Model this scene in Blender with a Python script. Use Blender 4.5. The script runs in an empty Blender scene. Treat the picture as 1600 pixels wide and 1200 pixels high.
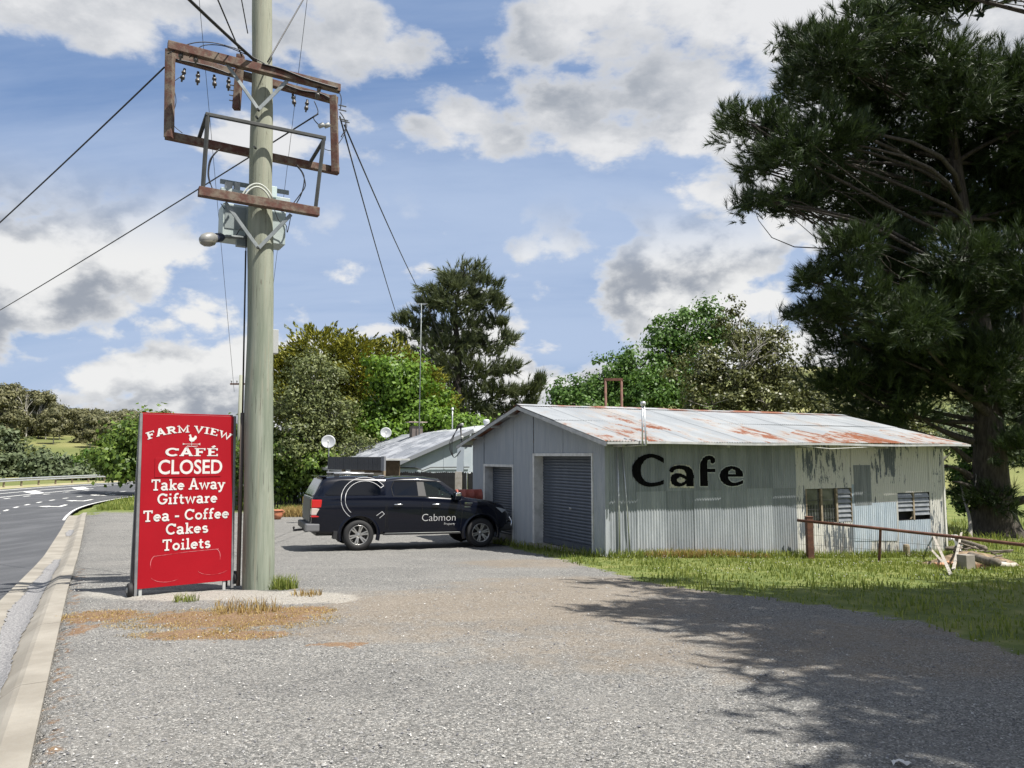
import bpy, bmesh, math, random
import numpy as np
from mathutils import Vector, Matrix, Quaternion
random.seed(7); RNG = np.random.default_rng(7)
R = math.radians
scene = bpy.context.scene
COL = scene.collection

# ------------------------------------------------------------------ camera
CAMZ = 1.6
PITCH = R(5.3)
FPX = 1200.0                      # focal length in pixels of the 1600 px wide photograph
cam_d = bpy.data.cameras.new('camera'); cam = bpy.data.objects.new('camera', cam_d); COL.objects.link(cam)
cam.location = (0, 0, CAMZ); cam.rotation_euler = (R(90) + PITCH, 0, 0)
cam_d.sensor_width = 36.0; cam_d.lens = 36.0 * FPX / 1600.0
cam_d.clip_start = 0.05; cam_d.clip_end = 6000
scene.camera = cam

# ------------------------------------------------------------------ sun and sky
SUN_EL = R(62.0)
_sh = Vector((0.88, -0.46)).normalized()
SUN = Vector((_sh.x * math.cos(SUN_EL), _sh.y * math.cos(SUN_EL), math.sin(SUN_EL)))
sl = bpy.data.lights.new('sun', 'SUN'); sl.energy = 5.0; sl.angle = R(0.53); sl.color = (1.0, 0.955, 0.88)
sun = bpy.data.objects.new('sun', sl); COL.objects.link(sun)
sun.rotation_euler = SUN.to_track_quat('Z', 'Y').to_euler(); sun.location = (30, -10, 60)

world = bpy.data.worlds.new('World'); scene.world = world; world.use_nodes = True
def build_world():
    nt = world.node_tree; nt.nodes.clear(); L = nt.links
    def N(t, **k):
        n = nt.nodes.new(t)
        for a, v in k.items(): setattr(n, a, v)
        return n
    def math_(op, a, b=None, clamp=False):
        n = N('ShaderNodeMath', operation=op, use_clamp=clamp)
        for i, v in enumerate((a, b)):
            if v is None: continue
            if isinstance(v, (int, float)): n.inputs[i].default_value = v
            else: L.new(v, n.inputs[i])
        return n.outputs[0]
    def vmath(op, a, b):
        n = N('ShaderNodeVectorMath', operation=op)
        for i, v in enumerate((a, b)):
            if isinstance(v, (tuple, list)): n.inputs[i].default_value = v
            else: L.new(v, n.inputs[i])
        return n.outputs[0]
    def ramp(v, lo, hi):
        n = N('ShaderNodeMapRange', interpolation_type='SMOOTHSTEP'); n.inputs[1].default_value = lo; n.inputs[2].default_value = hi
        L.new(v, n.inputs[0]); return n.outputs[0]
    def mixc(f, a, b):
        n = N('ShaderNodeMix', data_type='RGBA')
        if isinstance(f, (int, float)): n.inputs[0].default_value = f
        else: L.new(f, n.inputs[0])
        for s, v in ((6, a), (7, b)):
            if isinstance(v, tuple): n.inputs[s].default_value = (*v, 1)
            else: L.new(v, n.inputs[s])
        return n.outputs[2]
    sky = N('ShaderNodeTexSky', sky_type='NISHITA', sun_disc=False, sun_elevation=SUN_EL,
            sun_rotation=math.atan2(SUN.x, SUN.y), altitude=300.0, air_density=1.0, dust_density=0.6, ozone_density=1.5)
    tc = N('ShaderNodeTexCoord'); sep = N('ShaderNodeSeparateXYZ'); L.new(tc.outputs['Generated'], sep.inputs[0])
    z = math_('MAXIMUM', sep.outputs[2], 0.0)
    def plane(k, off, zs):          # direction projected on a cloud deck, so clouds shrink towards the horizon
        d = math_('ADD', z, k)
        c = N('ShaderNodeCombineXYZ')
        L.new(math_('DIVIDE', sep.outputs[0], d), c.inputs[0]); L.new(math_('DIVIDE', sep.outputs[1], d), c.inputs[1])
        L.new(math_('MULTIPLY', z, zs), c.inputs[2])
        return vmath('ADD', c.outputs[0], off)
    def noise(v, scale, detail, rough, dist=0.0):
        n = N('ShaderNodeTexNoise', noise_dimensions='3D'); n.inputs['Scale'].default_value = scale; n.inputs['Detail'].default_value = detail
        n.inputs['Roughness'].default_value = rough; n.inputs['Distortion'].default_value = dist
        L.new(v, n.inputs['Vector']); return n.outputs[0]
    # cumulus: shape noise plus finer billows; the same noise a little higher and sunwards gives the lit tops and grey bases
    def cum(off, k, sc, zs, dz=0.0):
        d = math_('ADD', z, k)
        c = N('ShaderNodeCombineXYZ')
        L.new(math_('DIVIDE', sep.outputs[0], d), c.inputs[0]); L.new(math_('DIVIDE', sep.outputs[1], d), c.inputs[1])
        L.new(math_('DIVIDE', math_('MULTIPLY', math_('ADD', z, dz), zs), d), c.inputs[2])
        p = vmath('ADD', c.outputs[0], off)
        a = noise(p, 1.9 * sc, 10.0, 0.60, 0.0)
        b = noise(p, 0.75 * sc, 2.0, 0.5)
        w = N('ShaderNodeTexVoronoi', feature='F1'); w.inputs['Scale'].default_value = 7.5 * sc
        nz = N('ShaderNodeTexNoise'); nz.inputs['Scale'].default_value = 6.0 * sc; nz.inputs['Detail'].default_value = 5.0; L.new(p, nz.inputs['Vector'])
        L.new(vmath('ADD', p, vmath('MULTIPLY', nz.outputs[1], (0.16 / sc, 0.16 / sc, 0.16 / sc))), w.inputs['Vector'])
        puff = math_('MULTIPLY', math_('SUBTRACT', 0.5, w.outputs[0]), 0.11)
        return math_('ADD', math_('ADD', math_('MULTIPLY', a, 0.66), math_('MULTIPLY', b, 0.44)), puff)
    def layer(off, k, sc, zs, thr, dz, bright, dark):
        c0 = cum(off, k, sc, zs); c1 = cum((off[0] + 0.05, off[1] - 0.02, off[2]), k, sc, zs, dz)
        dens = ramp(c0, thr, thr + 0.050)
        lit = ramp(math_('SUBTRACT', c0, c1), -0.045, 0.075)
        shade = math_('MULTIPLY', ramp(c0, thr, thr + 0.09), math_('SUBTRACT', 1.0, lit))
        return dens, mixc(shade, bright, dark)
    dA, cA = layer((2.2, 4.8, 8.5), 0.42, 1.15, 2.1, 0.550, 0.065, (8.77, 8.77, 8.81), (3.95, 4.27, 4.77))
    dB, cB = layer((7.9, 8.2, 1.1), 1.20, 2.7, 1.5, 0.516, 0.035, (9.12, 9.12, 9.03), (3.56, 3.88, 4.45))
    # thin high veil, drawn out in streaks
    p2 = plane(0.30, (1.3, 0.2, 0.0), 0.0)
    st = N('ShaderNodeMapping'); st.inputs['Scale'].default_value = (0.35, 1.3, 1.0); st.inputs['Rotation'].default_value = (0, 0, R(-20)); L.new(p2, st.inputs[0])
    v = ramp(noise(st.outputs[0], 1.1, 8.0, 0.60, 0.4), 0.18, 0.64)
    blue = mixc(0.55, sky.outputs[0], (1.03, 2.67, 6.36))
    base = mixc(math_('MULTIPLY', v, 0.88), blue, (5.07, 6.19, 8.26))
    low = ramp(z, 0.0, 0.06)
    base = mixc(low, mixc(0.6, base, (5.41, 5.86, 6.36)), base)
    out = mixc(math_('MULTIPLY', dA, 0.94), base, cA)
    out = mixc(math_('MULTIPLY', math_('MULTIPLY', dB, 0.97), ramp(z, 0.34, 0.22)), out, cB)
    bg = N('ShaderNodeBackground'); bg.inputs[1].default_value = 0.05; L.new(out, bg.inputs[0])
    o = N('ShaderNodeOutputWorld'); L.new(bg.outputs[0], o.inputs[0])
build_world()
world.cycles.sampling_method = 'MANUAL'; world.cycles.sample_map_resolution = 512
scene.render.engine = 'CYCLES'
vs = scene.view_settings
vs.view_transform = 'Standard'; vs.look = 'None'; vs.gamma = 1.0; vs.use_curve_mapping = False; vs.exposure = 0.94
scene.cycles.max_bounces = 6; scene.cycles.transparent_max_bounces = 6; scene.cycles.use_denoising = True

# ------------------------------------------------------------------ projection helpers (photo pixel -> place)
def ray(px, py):
    u, v = (px - 800) / FPX, (600 - py) / FPX
    return Vector((u, math.cos(PITCH) - v * math.sin(PITCH), math.sin(PITCH) + v * math.cos(PITCH)))
def P(px, py, Y):
    d = ray(px, py); return Vector((0, 0, CAMZ)) + d * (Y / d.y)
_PY = [-50, 0, 4, 10, 17, 20, 30, 40, 60, 90]; _PZ = [0.0, 0.0, 0.0, -0.13, -0.62, -0.80, -1.12, -1.27, -1.42, -1.45]
def sstep(a, b, t):
    t = np.clip((t - a) / (b - a), 0, 1); return t * t * (3 - 2 * t)
def ground(x, y):
    x = np.asarray(x, float); y = np.asarray(y, float)
    z = np.interp(y, _PY, _PZ)
    z = z - 0.034 * np.clip(x - 2, 0, 22) * sstep(11, 20, y)
    # hill to the right and behind, low hill across the road
    z = z + 26 * sstep(50, 230, y + 0.35 * x) * sstep(-10, 45, x + 0.06 * y)
    z = z + 10.5 * sstep(84, 270, y - 0.35 * (x + 40)) * (1 - sstep(-30, 10, x))
    return z
def gz(x, y): return float(ground(x, y))
def G(px, py):
    d = ray(px, py); lo, hi = 0.5, 400.0
    for i in range(60):
        m = (lo + hi) / 2; p = Vector((0, 0, CAMZ)) + d * m
        if p.z > gz(p.x, p.y): lo = m
        else: hi = m
    return Vector((0, 0, CAMZ)) + d * lo

# ------------------------------------------------------------------ objects
def tag(o, label=None, cat=None, group=None, kind=None):
    if label: o['label'] = label
    if cat: o['category'] = cat
    if group: o['group'] = group
    if kind: o['kind'] = kind
    return o
def empty(name, loc=(0, 0, 0), rz=0.0, label=None, cat=None, group=None):
    o = bpy.data.objects.new(name, None); COL.objects.link(o); o.location = loc; o.rotation_euler = (0, 0, rz)
    o.empty_display_size = 0.2
    return tag(o, label, cat, group)
def link(name, me, m=None, parent=None, smooth=False):
    if m is not None:
        me.materials.clear(); me.materials.append(m)
    if smooth and len(me.polygons): me.polygons.foreach_set('use_smooth', np.ones(len(me.polygons), bool))
    o = bpy.data.objects.new(name, me); COL.objects.link(o)
    if parent: o.parent = parent
    return o
class MB:
    def __init__(s): s.v = []; s.f = []
    def add(s, vs_, fs):
        n = len(s.v); s.v += [tuple(p) for p in vs_]; s.f += [tuple(i + n for i in f) for f in fs]; return s
    def box(s, x0, x1, y0, y1, z0, z1, M=None):
        v = [Vector(p) for p in ((x0,y0,z0),(x1,y0,z0),(x1,y1,z0),(x0,y1,z0),(x0,y0,z1),(x1,y0,z1),(x1,y1,z1),(x0,y1,z1))]
        if M is not None: v = [M @ p for p in v]
        return s.add(v, [(3,2,1,0),(4,5,6,7),(0,1,5,4),(1,2,6,5),(2,3,7,6),(3,0,4,7)])
    def bar(s, a, b, w, h, up=(0, 0, 1)):          # rectangular bar from a to b
        a = Vector(a); b = Vector(b); d = (b - a); l = d.length; d.normalize(); up = Vector(up)
        if abs(d.dot(up)) > 0.98: up = Vector((0, 1, 0))
        sx = d.cross(up).normalized() * (w / 2); sy = sx.cross(d).normalized() * (h / 2)
        v = [a - sx - sy, a + sx - sy, a + sx + sy, a - sx + sy, b - sx - sy, b + sx - sy, b + sx + sy, b - sx + sy]
        return s.add(v, [(0,1,2,3),(7,6,5,4),(0,4,5,1),(1,5,6,2),(2,6,7,3),(3,7,4,0)])
    def tube(s, pts, rad, n=8, cap=True):
        pts = [Vector(p) for p in pts]; m = len(pts)
        if not hasattr(rad, '__len__'): rad = [rad] * m
        base = len(s.v); ref = None
        for i, p in enumerate(pts):
            d = (pts[min(i + 1, m - 1)] - pts[max(i - 1, 0)]).normalized()
            if ref is None: ref = d.orthogonal().normalized()
            ref = (ref - d * ref.dot(d))
            ref = ref.normalized() if ref.length > 1e-6 else d.orthogonal().normalized()
            q = d.cross(ref)
            for k in range(n):
                a = 2 * math.pi * k / n
                s.v.append(tuple(p + (ref * math.cos(a) + q * math.sin(a)) * rad[i]))
        for i in range(m - 1):
            for k in range(n):
                k2 = (k + 1) % n
                s.f.append((base + i*n + k, base + i*n + k2, base + (i+1)*n + k2, base + (i+1)*n + k))
        if cap:
            s.f.append(tuple(base + k for k in reversed(range(n)))); s.f.append(tuple(base + (m-1)*n + k for k in range(n)))
        return s
    def lathe(s, prof, n=24, M=None):              # profile of (r, z) round z
        base = len(s.v)
        for r, z in prof:
            for k in range(n):
                a = 2 * math.pi * k / n; p = Vector((r * math.cos(a), r * math.sin(a), z))
                s.v.append(tuple(M @ p if M is not None else p))
        for i in range(len(prof) - 1):
            for k in range(n):
                k2 = (k + 1) % n; s.f.append((base+i*n+k, base+i*n+k2, base+(i+1)*n+k2, base+(i+1)*n+k))
        return s
    def poly(s, pts): return s.add(pts, [tuple(range(len(pts)))])
    def prism(s, pts, off):                         # planar polygon swept along off
        off = Vector(off); n = len(pts); a = [Vector(p) for p in pts]; b = [p + off for p in a]
        return s.add(a + b, [tuple(reversed(range(n))), tuple(range(n, 2*n))] + [(i, (i+1) % n, n + (i+1) % n, n + i) for i in range(n)])
    def mesh(s, name):
        me = bpy.data.meshes.new(name); me.from_pydata(s.v, [], s.f); me.update(); return me
    def build(s, name, m, parent=None, smooth=False, bevel=0.0):
        me = s.mesh(name)
        bm = bmesh.new(); bm.from_mesh(me); bmesh.ops.recalc_face_normals(bm, faces=bm.faces)
        if bevel > 0: bmesh.ops.bevel(bm, geom=bm.edges[:], offset=bevel, segments=2, affect='EDGES', profile=0.6, clamp_overlap=True)
        bm.to_mesh(me); bm.free()
        return link(name, me, m, parent, smooth)
def np_mesh(name, V, F, k):                         # V (n,3), F (m,k) arrays
    V = np.ascontiguousarray(V, dtype=np.float32); F = np.ascontiguousarray(F, dtype=np.int32)
    me = bpy.data.meshes.new(name); me.vertices.add(len(V)); me.vertices.foreach_set('co', V.ravel())
    me.loops.add(F.size); me.loops.foreach_set('vertex_index', F.ravel())
    me.polygons.add(len(F)); me.polygons.foreach_set('loop_start', np.arange(0, F.size, k, dtype=np.int32))
    me.polygons.foreach_set('loop_total', np.full(len(F), k, dtype=np.int32))
    me.update(calc_edges=True); return me
def copy_tree(o, parent=None):
    c = o.copy(); COL.objects.link(c); c.parent = parent
    for ch in list(o.children): copy_tree(ch, c)
    return c

# ------------------------------------------------------------------ materials
class NT:
    def __init__(s, name):
        s.m = bpy.data.materials.new(name); s.m.use_nodes = True; s.t = s.m.node_tree; s.t.nodes.clear()
        s.out = s.n('ShaderNodeOutputMaterial'); s._tc = None
    def n(s, t, **k):
        n = s.t.nodes.new(t)
        for a, v in k.items(): setattr(n, a, v)
        return n
    def set(s, sock, v):
        if v is None: return
        if isinstance(v, (int, float)): sock.default_value = v
        elif isinstance(v, (tuple, list)): sock.default_value = (*v, 1) if len(v) == 3 and sock.type == 'RGBA' else v
        else: s.t.links.new(v, sock)
    def tc(s, which='Object'):
        if s._tc is None: s._tc = s.n('ShaderNodeTexCoord')
        return s._tc.outputs[which]
    def map(s, v, scale=(1, 1, 1), rot=(0, 0, 0), loc=(0, 0, 0)):
        n = s.n('ShaderNodeMapping'); s.set(n.inputs[0], v); n.inputs['Scale'].default_value = scale; n.inputs['Rotation'].default_value = rot; n.inputs['Location'].default_value = loc
        return n.outputs[0]
    def noise(s, v=None, scale=5, detail=4, rough=.55, dist=0, col=False):
        n = s.n('ShaderNodeTexNoise'); s.set(n.inputs['Vector'], v if v is not None else s.tc()); n.inputs['Scale'].default_value = scale
        n.inputs['Detail'].default_value = detail; n.inputs['Roughness'].default_value = rough; n.inputs['Distortion'].default_value = dist
        return n.outputs[1 if col else 0]
    def voro(s, v=None, scale=5, feature='F1', out=0, rnd=1.0):
        n = s.n('ShaderNodeTexVoronoi', feature=feature); s.set(n.inputs['Vector'], v if v is not None else s.tc()); n.inputs['Scale'].default_value = scale
        n.inputs['Randomness'].default_value = rnd
        return n.outputs[out]
    def math(s, op, a, b=None, clamp=False):
        n = s.n('ShaderNodeMath', operation=op, use_clamp=clamp); s.set(n.inputs[0], a); s.set(n.inputs[1], b); return n.outputs[0]
    def ramp(s, v, lo, hi, a=0.0, b=1.0):
        n = s.n('ShaderNodeMapRange', interpolation_type='SMOOTHSTEP'); s.set(n.inputs[0], v)
        for i, q in enumerate((lo, hi, a, b)): s.set(n.inputs[i + 1], q)
        return n.outputs[0]
    def cramp(s, v, stops):
        n = s.n('ShaderNodeValToRGB'); s.set(n.inputs[0], v); e = n.color_ramp.elements
        while len(e) < len(stops): e.new(0.5)
        for q, (p, c) in zip(e, stops): q.position = p; q.color = (*c, 1)
        return n.outputs[0]
    def mix(s, f, a, b, blend='MIX'):
        n = s.n('ShaderNodeMix', data_type='RGBA', blend_type=blend); s.set(n.inputs[0], f); s.set(n.inputs[6], a); s.set(n.inputs[7], b); return n.outputs[2]
    def bump(s, h, strength=.3, dist=.01):
        n = s.n('ShaderNodeBump'); n.inputs['Strength'].default_value = strength; n.inputs['Distance'].default_value = dist; s.set(n.inputs['Height'], h); return n.outputs[0]
    def attr(s, name, out='Fac'):
        n = s.n('ShaderNodeAttribute'); n.attribute_name = name; return n.outputs[out]
    def bsdf(s, color, rough=.7, metal=0.0, normal=None, spec=None, coat=0.0, trans=0.0, ior=None):
        b = s.n('ShaderNodeBsdfPrincipled'); s.set(b.inputs['Base Color'], color); s.set(b.inputs['Roughness'], rough); s.set(b.inputs['Metallic'], metal)
        if normal is not None: s.set(b.inputs['Normal'], normal)
        if spec is not None: s.set(b.inputs['Specular IOR Level'], spec)
        if coat: b.inputs['Coat Weight'].default_value = coat; b.inputs['Coat Roughness'].default_value = 0.03
        if trans: b.inputs['Transmission Weight'].default_value = trans
        if ior: b.inputs['IOR'].default_value = ior
        s.t.links.new(b.outputs[0], s.out.inputs[0]); return b
def simple(name, c, c2=None, scale=6, rough=.6, metal=0.0, bump=0.0, bscale=30, stretch=(1, 1, 1), lo=.35, hi=.7, spec=None, coat=0.0):
    t = NT(name); v = t.map(t.tc(), stretch)
    col = c if c2 is None else t.mix(t.ramp(t.noise(v, scale, 6, .6), lo, hi), c, c2)
    nrm = t.bump(t.noise(v, bscale, 4), bump, .01) if bump else None
    t.bsdf(col, rough, metal, nrm, spec, coat); return t.m
def foliage(name, dark, light, trans=.3, rough=.55, tscale=.6):
    t = NT(name)
    g = t.n('ShaderNodeNewGeometry'); r = g.outputs['Random Per Island']
    f = t.math('ADD', t.math('MULTIPLY', r, .65), t.math('MULTIPLY', t.noise(t.tc(), tscale, 3), .5))
    col = t.mix(t.ramp(f, .25, .85), dark, light)
    b = t.n('ShaderNodeBsdfPrincipled'); t.set(b.inputs['Base Color'], col); b.inputs['Roughness'].default_value = rough; b.inputs['Specular IOR Level'].default_value = .3
    tr = t.n('ShaderNodeBsdfTranslucent'); t.set(tr.inputs[0], t.mix(.35, col, (light[0]*1.25, light[1]*1.2, light[2]*.6)))
    mx = t.n('ShaderNodeMixShader'); mx.inputs[0].default_value = trans
    t.t.links.new(b.outputs[0], mx.inputs[1]); t.t.links.new(tr.outputs[0], mx.inputs[2]); t.t.links.new(mx.outputs[0], t.out.inputs[0])
    return t.m
# ================================================================== ground, road, kerb
def poly_mask(X, Y, pts, soft):
    """signed-distance mask of a ground polygon: 1 inside, 0 outside, 'soft' metres wide"""
    pts = np.array(pts, float); inside = np.zeros(X.shape, bool); d2 = np.full(X.shape, 1e9); n = len(pts)
    for i in range(n):
        a = pts[i]; b = pts[(i + 1) % n]
        c = ((a[1] > Y) != (b[1] > Y)) & (X < (b[0] - a[0]) * (Y - a[1]) / (b[1] - a[1] + 1e-12) + a[0]); inside ^= c
        ab = b - a; t = np.clip(((X - a[0]) * ab[0] + (Y - a[1]) * ab[1]) / (ab @ ab), 0, 1)
        d2 = np.minimum(d2, (X - a[0] - t * ab[0])**2 + (Y - a[1] - t * ab[1])**2)
    d = np.sqrt(d2) * np.where(inside, 1, -1)
    return np.clip(.5 + d / soft, 0, 1)
def gpix(*pp): return [tuple(G(x, y).xy) for x, y in pp]

# back edge of the kerb: straight past the yard, then bending to the right with the road
KB0 = Vector((-2.42, 3.95)); KD = Vector((-0.476, 0.879)).normalized()
def road_path():
    pts = []; p = KB0 - KD * 14; d = KD.copy(); s = 0
    while s < 150:
        pts.append((p.copy(), d.copy())); step = 1.0
        k = 0.0 if s < 48 else min(1, (s - 48) / 12) * (1 / 62.0)
        a = -k * step; d = Vector((d.x * math.cos(a) - d.y * math.sin(a), d.x * math.sin(a) + d.y * math.cos(a)))
        p = p + d * step; s += step
    return pts
RP = road_path()
RPA = np.array([[p.x, p.y] for p, d in RP])
def road_pt(s, w, dz=0.0):                     # s metres along, w metres to the left of the kerb's back edge
    s = max(0, min(len(RP) - 1.001, s)); i = int(s); f = s - i
    p = RP[i][0].lerp(RP[i + 1][0], f); d = RP[i][1].lerp(RP[i + 1][1], f).normalized(); n = Vector((-d.y, d.x))
    q = p + n * w
    drop = -0.13 if w > 0.5 else -0.13 * max(0, w) / 0.5
    bank = 0.035 * max(0, w - .6) * min(1, max(0, (s - 40) / 20.0))
    return Vector((q.x, q.y, gz(p.x, p.y) + drop + bank + dz))
ROADW = 12.6
def road_w(X, Y):                                # approximate w for many points
    best = np.full(X.shape, 1e9); w = np.zeros(X.shape); zb = np.zeros(X.shape)
    for p, d in RP[::2]:
        dx, dy = X - p.x, Y - p.y; al = np.abs(dx * d.x + dy * d.y); ww = -dx * d.y * 1.0 + dy * d.x
        dist = dx * dx + dy * dy; m = dist < best; best[m] = dist[m]; w[m] = ww[m]
    return w
def axis(lo, hi, near0, near1, step, grow):
    a = list(np.arange(near0, near1 + 1e-6, step)); s = step
    while a[-1] < hi: s *= grow; a.append(a[-1] + s)
    b = []; s = step; x = near0
    while x > lo: s *= grow; x -= s; b.append(x)
    return np.array(b[::-1] + a)
xs = axis(-900, 900, -11, 14, .16, 1.09); ys = axis(-60, 1500, 2, 25, .16, 1.07)
X, Y = np.meshgrid(xs, ys); Z = ground(X, Y)
W = road_w(X, Y)
onroad = sstep(-.02, .25, W) * (1 - sstep(ROADW + .2, ROADW + 2.5, W))
Zg = Z - 0.42 * onroad
# behind the outer edge of the road the ground follows the bank
nse = RNG.normal(size=X.shape) * .006
near = (np.abs(X) < 16) & (Y < 30)
Zg = Zg + np.where(near & (W < 0), nse, 0)
V = np.stack([X, Y, Zg], -1).reshape(-1, 3)
ny, nx = X.shape; idx = np.arange(nx * ny).reshape(ny, nx)
F = np.stack([idx[:-1, :-1], idx[:-1, 1:], idx[1:, 1:], idx[1:, :-1]], -1).reshape(-1, 4)
gme = np_mesh('ground', V, F, 4)
GRASS_EDGE = [(778, 842), (800, 856), (860, 870), (955, 893), (1010, 910), (1120, 926), (1230, 938), (1380, 962), (1480, 985), (1600, 1022)]
ge = gpix(*GRASS_EDGE)
grass_poly = ge + [(ge[-1][0] + 3, ge[-1][1] - .4), (40, 4), (400, 4), (400, 900), (-20, 900), (-9, 60), (-6, 31), (-2.2, 26), (-.9, 22.0)]
verge_poly = gpix((150, 797), (217, 798), (330, 797), (420, 797)) + [(-6, 60), (-20, 90), (-80, 300), (-300, 300), (-300, 60)]
mg = np.maximum(poly_mask(X, Y, grass_poly, .7), poly_mask(X, Y, verge_poly, .8))
mg = np.maximum(mg, sstep(ROADW + .3, ROADW + 2.0, W) * (Y > -20)); mg = np.where((W > -.25) & (W < ROADW) & (Y < 36), 0, mg)
mfar = sstep(34, 44, Y); mg = np.maximum(mg, mfar)
def ell(px, py, rx, ry, soft=1.0):
    c = G(px, py); q = ((X - c.x) / rx)**2 + ((Y - c.y) / ry)**2; return np.clip(1.25 - q * .75, 0, 1)
mdry = np.maximum.reduce([ell(360, 966, .95, .5), ell(160, 962, .45, .35), ell(330, 992, .75, .25), ell(455, 955, .5, .3), ell(120, 985, .12, .5) * .8, ell(530, 1008, .25, .12)])
mdry = np.maximum(mdry, .62 * np.clip(1 - np.abs(W + .10) / .16, 0, 1) * (Y < 14))
mpale = np.maximum.reduce([ell(330, 930, 1.7, .42), ell(470, 935, .7, .4), ell(250, 925, .9, .3)])
mtan = np.maximum.reduce([ell(800, 945, 2.6, 1.5), ell(930, 915, 2.2, 1.6) , ell(640, 985, 1.5, .6) * .8, ell(1000, 985, 2.0, 1.2) * .7, ell(1350, 1010, 4, 1.4) * .75, ell(830, 880, 1.6, 1.4) * .9])
for nm, m_ in (('grass', mg), ('dry', mdry), ('pale', mpale), ('tan', mtan), ('far', sstep(48, 85, Y))):
    a = gme.attributes.new(nm, 'FLOAT', 'POINT'); a.data.foreach_set('value', m_.astype(np.float32).ravel())
def mat_ground():
    t = NT('ground_gravel_and_grass'); o = t.tc()
    big = t.noise(o, .55, 5, .6); mid = t.noise(o, 3.2, 6, .65); fine = t.noise(o, 38, 4, .7)
    vr = t.n('ShaderNodeTexVoronoi', feature='F1'); t.set(vr.inputs['Vector'], o); vr.inputs['Scale'].default_value = 105
    vr2 = t.n('ShaderNodeTexVoronoi', feature='F1'); t.set(vr2.inputs['Vector'], o); vr2.inputs['Scale'].default_value = 44
    sc = t.n('ShaderNodeSeparateColor'); t.set(sc.inputs[0], vr.outputs['Color'])
    sc2 = t.n('ShaderNodeSeparateColor'); t.set(sc2.inputs[0], vr2.outputs['Color'])
    stone = t.cramp(sc.outputs[0], [(0, (.040, .0405, .039)), (.30, (.090, .0905, .0875)), (.62, (.160, .159, .152)), (.88, (.258, .254, .242)), (1, (.43, .42, .395))])
    stone = t.mix(t.math('MULTIPLY', sc2.outputs[0], .35), stone, t.cramp(sc2.outputs[1], [(0, (.075, .075, .076)), (.6, (.20, .19, .178)), (1, (.36, .33, .295))]))
    track = t.ramp(t.noise(t.map(o, (.35, 1.1, 1)), 1.1, 4, .55), .40, .66)
    col = t.mix(t.math('MULTIPLY', track, .42), stone, t.mix(.55, stone, (.085, .084, .083)))
    col = t.mix(t.math('MULTIPLY', t.ramp(big, .42, .72), .30), col, (.225, .216, .20))
    tan = t.ramp(t.math('ADD', t.attr('tan'), t.math('MULTIPLY', t.math('SUBTRACT', mid, .5), 1.5)), .30, 1.05)
    col = t.mix(t.math('MULTIPLY', tan, .40), col, t.mix(fine, (.145, .104, .064), (.28, .217, .145)))
    pale = t.ramp(t.math('ADD', t.attr('pale'), t.math('MULTIPLY', t.math('SUBTRACT', mid, .5), 1.2)), .35, .75)
    col = t.mix(t.math('MULTIPLY', pale, .7), col, t.mix(sc.outputs[1], (.19, .177, .155), (.43, .41, .37)))
    dry = t.ramp(t.math('ADD', t.attr('dry'), t.math('MULTIPLY', t.math('SUBTRACT', t.noise(o, 9, 7, .7), .5), 2.2)), .40, .72)
    col = t.mix(t.math('MULTIPLY', dry, .8), col, t.cramp(t.noise(t.map(o, (1, 2.2, 1)), 46, 3, .7), [(.3, (.085, .040, .02)), (.5, (.17, .092, .046)), (.66, (.27, .19, .09)), (.8, (.40, .32, .17))]))
    gr = t.ramp(t.math('ADD', t.attr('grass'), t.math('MULTIPLY', t.math('SUBTRACT', t.noise(o, 2.3, 8, .68), .5), 1.5)), .42, .60)
    lawn = t.cramp(t.noise(o, 1.6, 8, .7), [(.28, (.055, .080, .018)), (.45, (.095, .125, .03)), (.58, (.15, .17, .05)), (.74, (.24, .22, .09))])
    lawn = t.mix(t.ramp(t.noise(o, .035, 4, .6), .45, .62), lawn, (.19, .195, .07))
    lawn = t.mix(t.math('MULTIPLY', t.attr('far'), .7), lawn, t.mix(t.ramp(t.noise(o, .05, 6, .6), .4, .65), (.10, .115, .038), (.215, .20, .085)))
    col = t.mix(gr, col, lawn)
    h = t.math('ADD', t.math('SUBTRACT', 1.0, vr.outputs['Distance']), t.math('MULTIPLY', fine, .8))
    t.bsdf(col, .88, 0, t.bump(h, .8, .009), spec=.25); return t.m
ground_o = tag(link('ground', gme, mat_ground(), None, True), kind='structure')

# ---- sealed road with camber and bank
t = NT('asphalt'); o = t.tc()
c = t.mix(t.ramp(t.noise(o, 90, 3, .7), .35, .7), (.040, .042, .047), (.085, .088, .095))
c = t.mix(t.math('MULTIPLY', t.ramp(t.noise(t.map(o, (1.2, .25, 1), (0, 0, R(28))), .9, 4), .45, .7), .5), c, (.11, .112, .12))
t.bsdf(c, .82, 0, t.bump(t.noise(o, 130, 2), .5, .006), spec=.3); ASPH = t.m
ss = [0, 6, 12] + list(np.arange(15, 149, 1.5)); ww = [.74, 1.1, 2, 3.5, 5, 6.5, 8, 9.5, 11, ROADW]
V = [road_pt(s, w, .0) for s in ss for w in ww]; nw = len(ww)
F = [(i*nw+j, (i+1)*nw+j, (i+1)*nw+j+1, i*nw+j+1) for i in range(len(ss)-1) for j in range(nw-1)]
mb = MB(); mb.add(V, F); road = tag(mb.build('road', ASPH, None, True), kind='structure')
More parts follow.
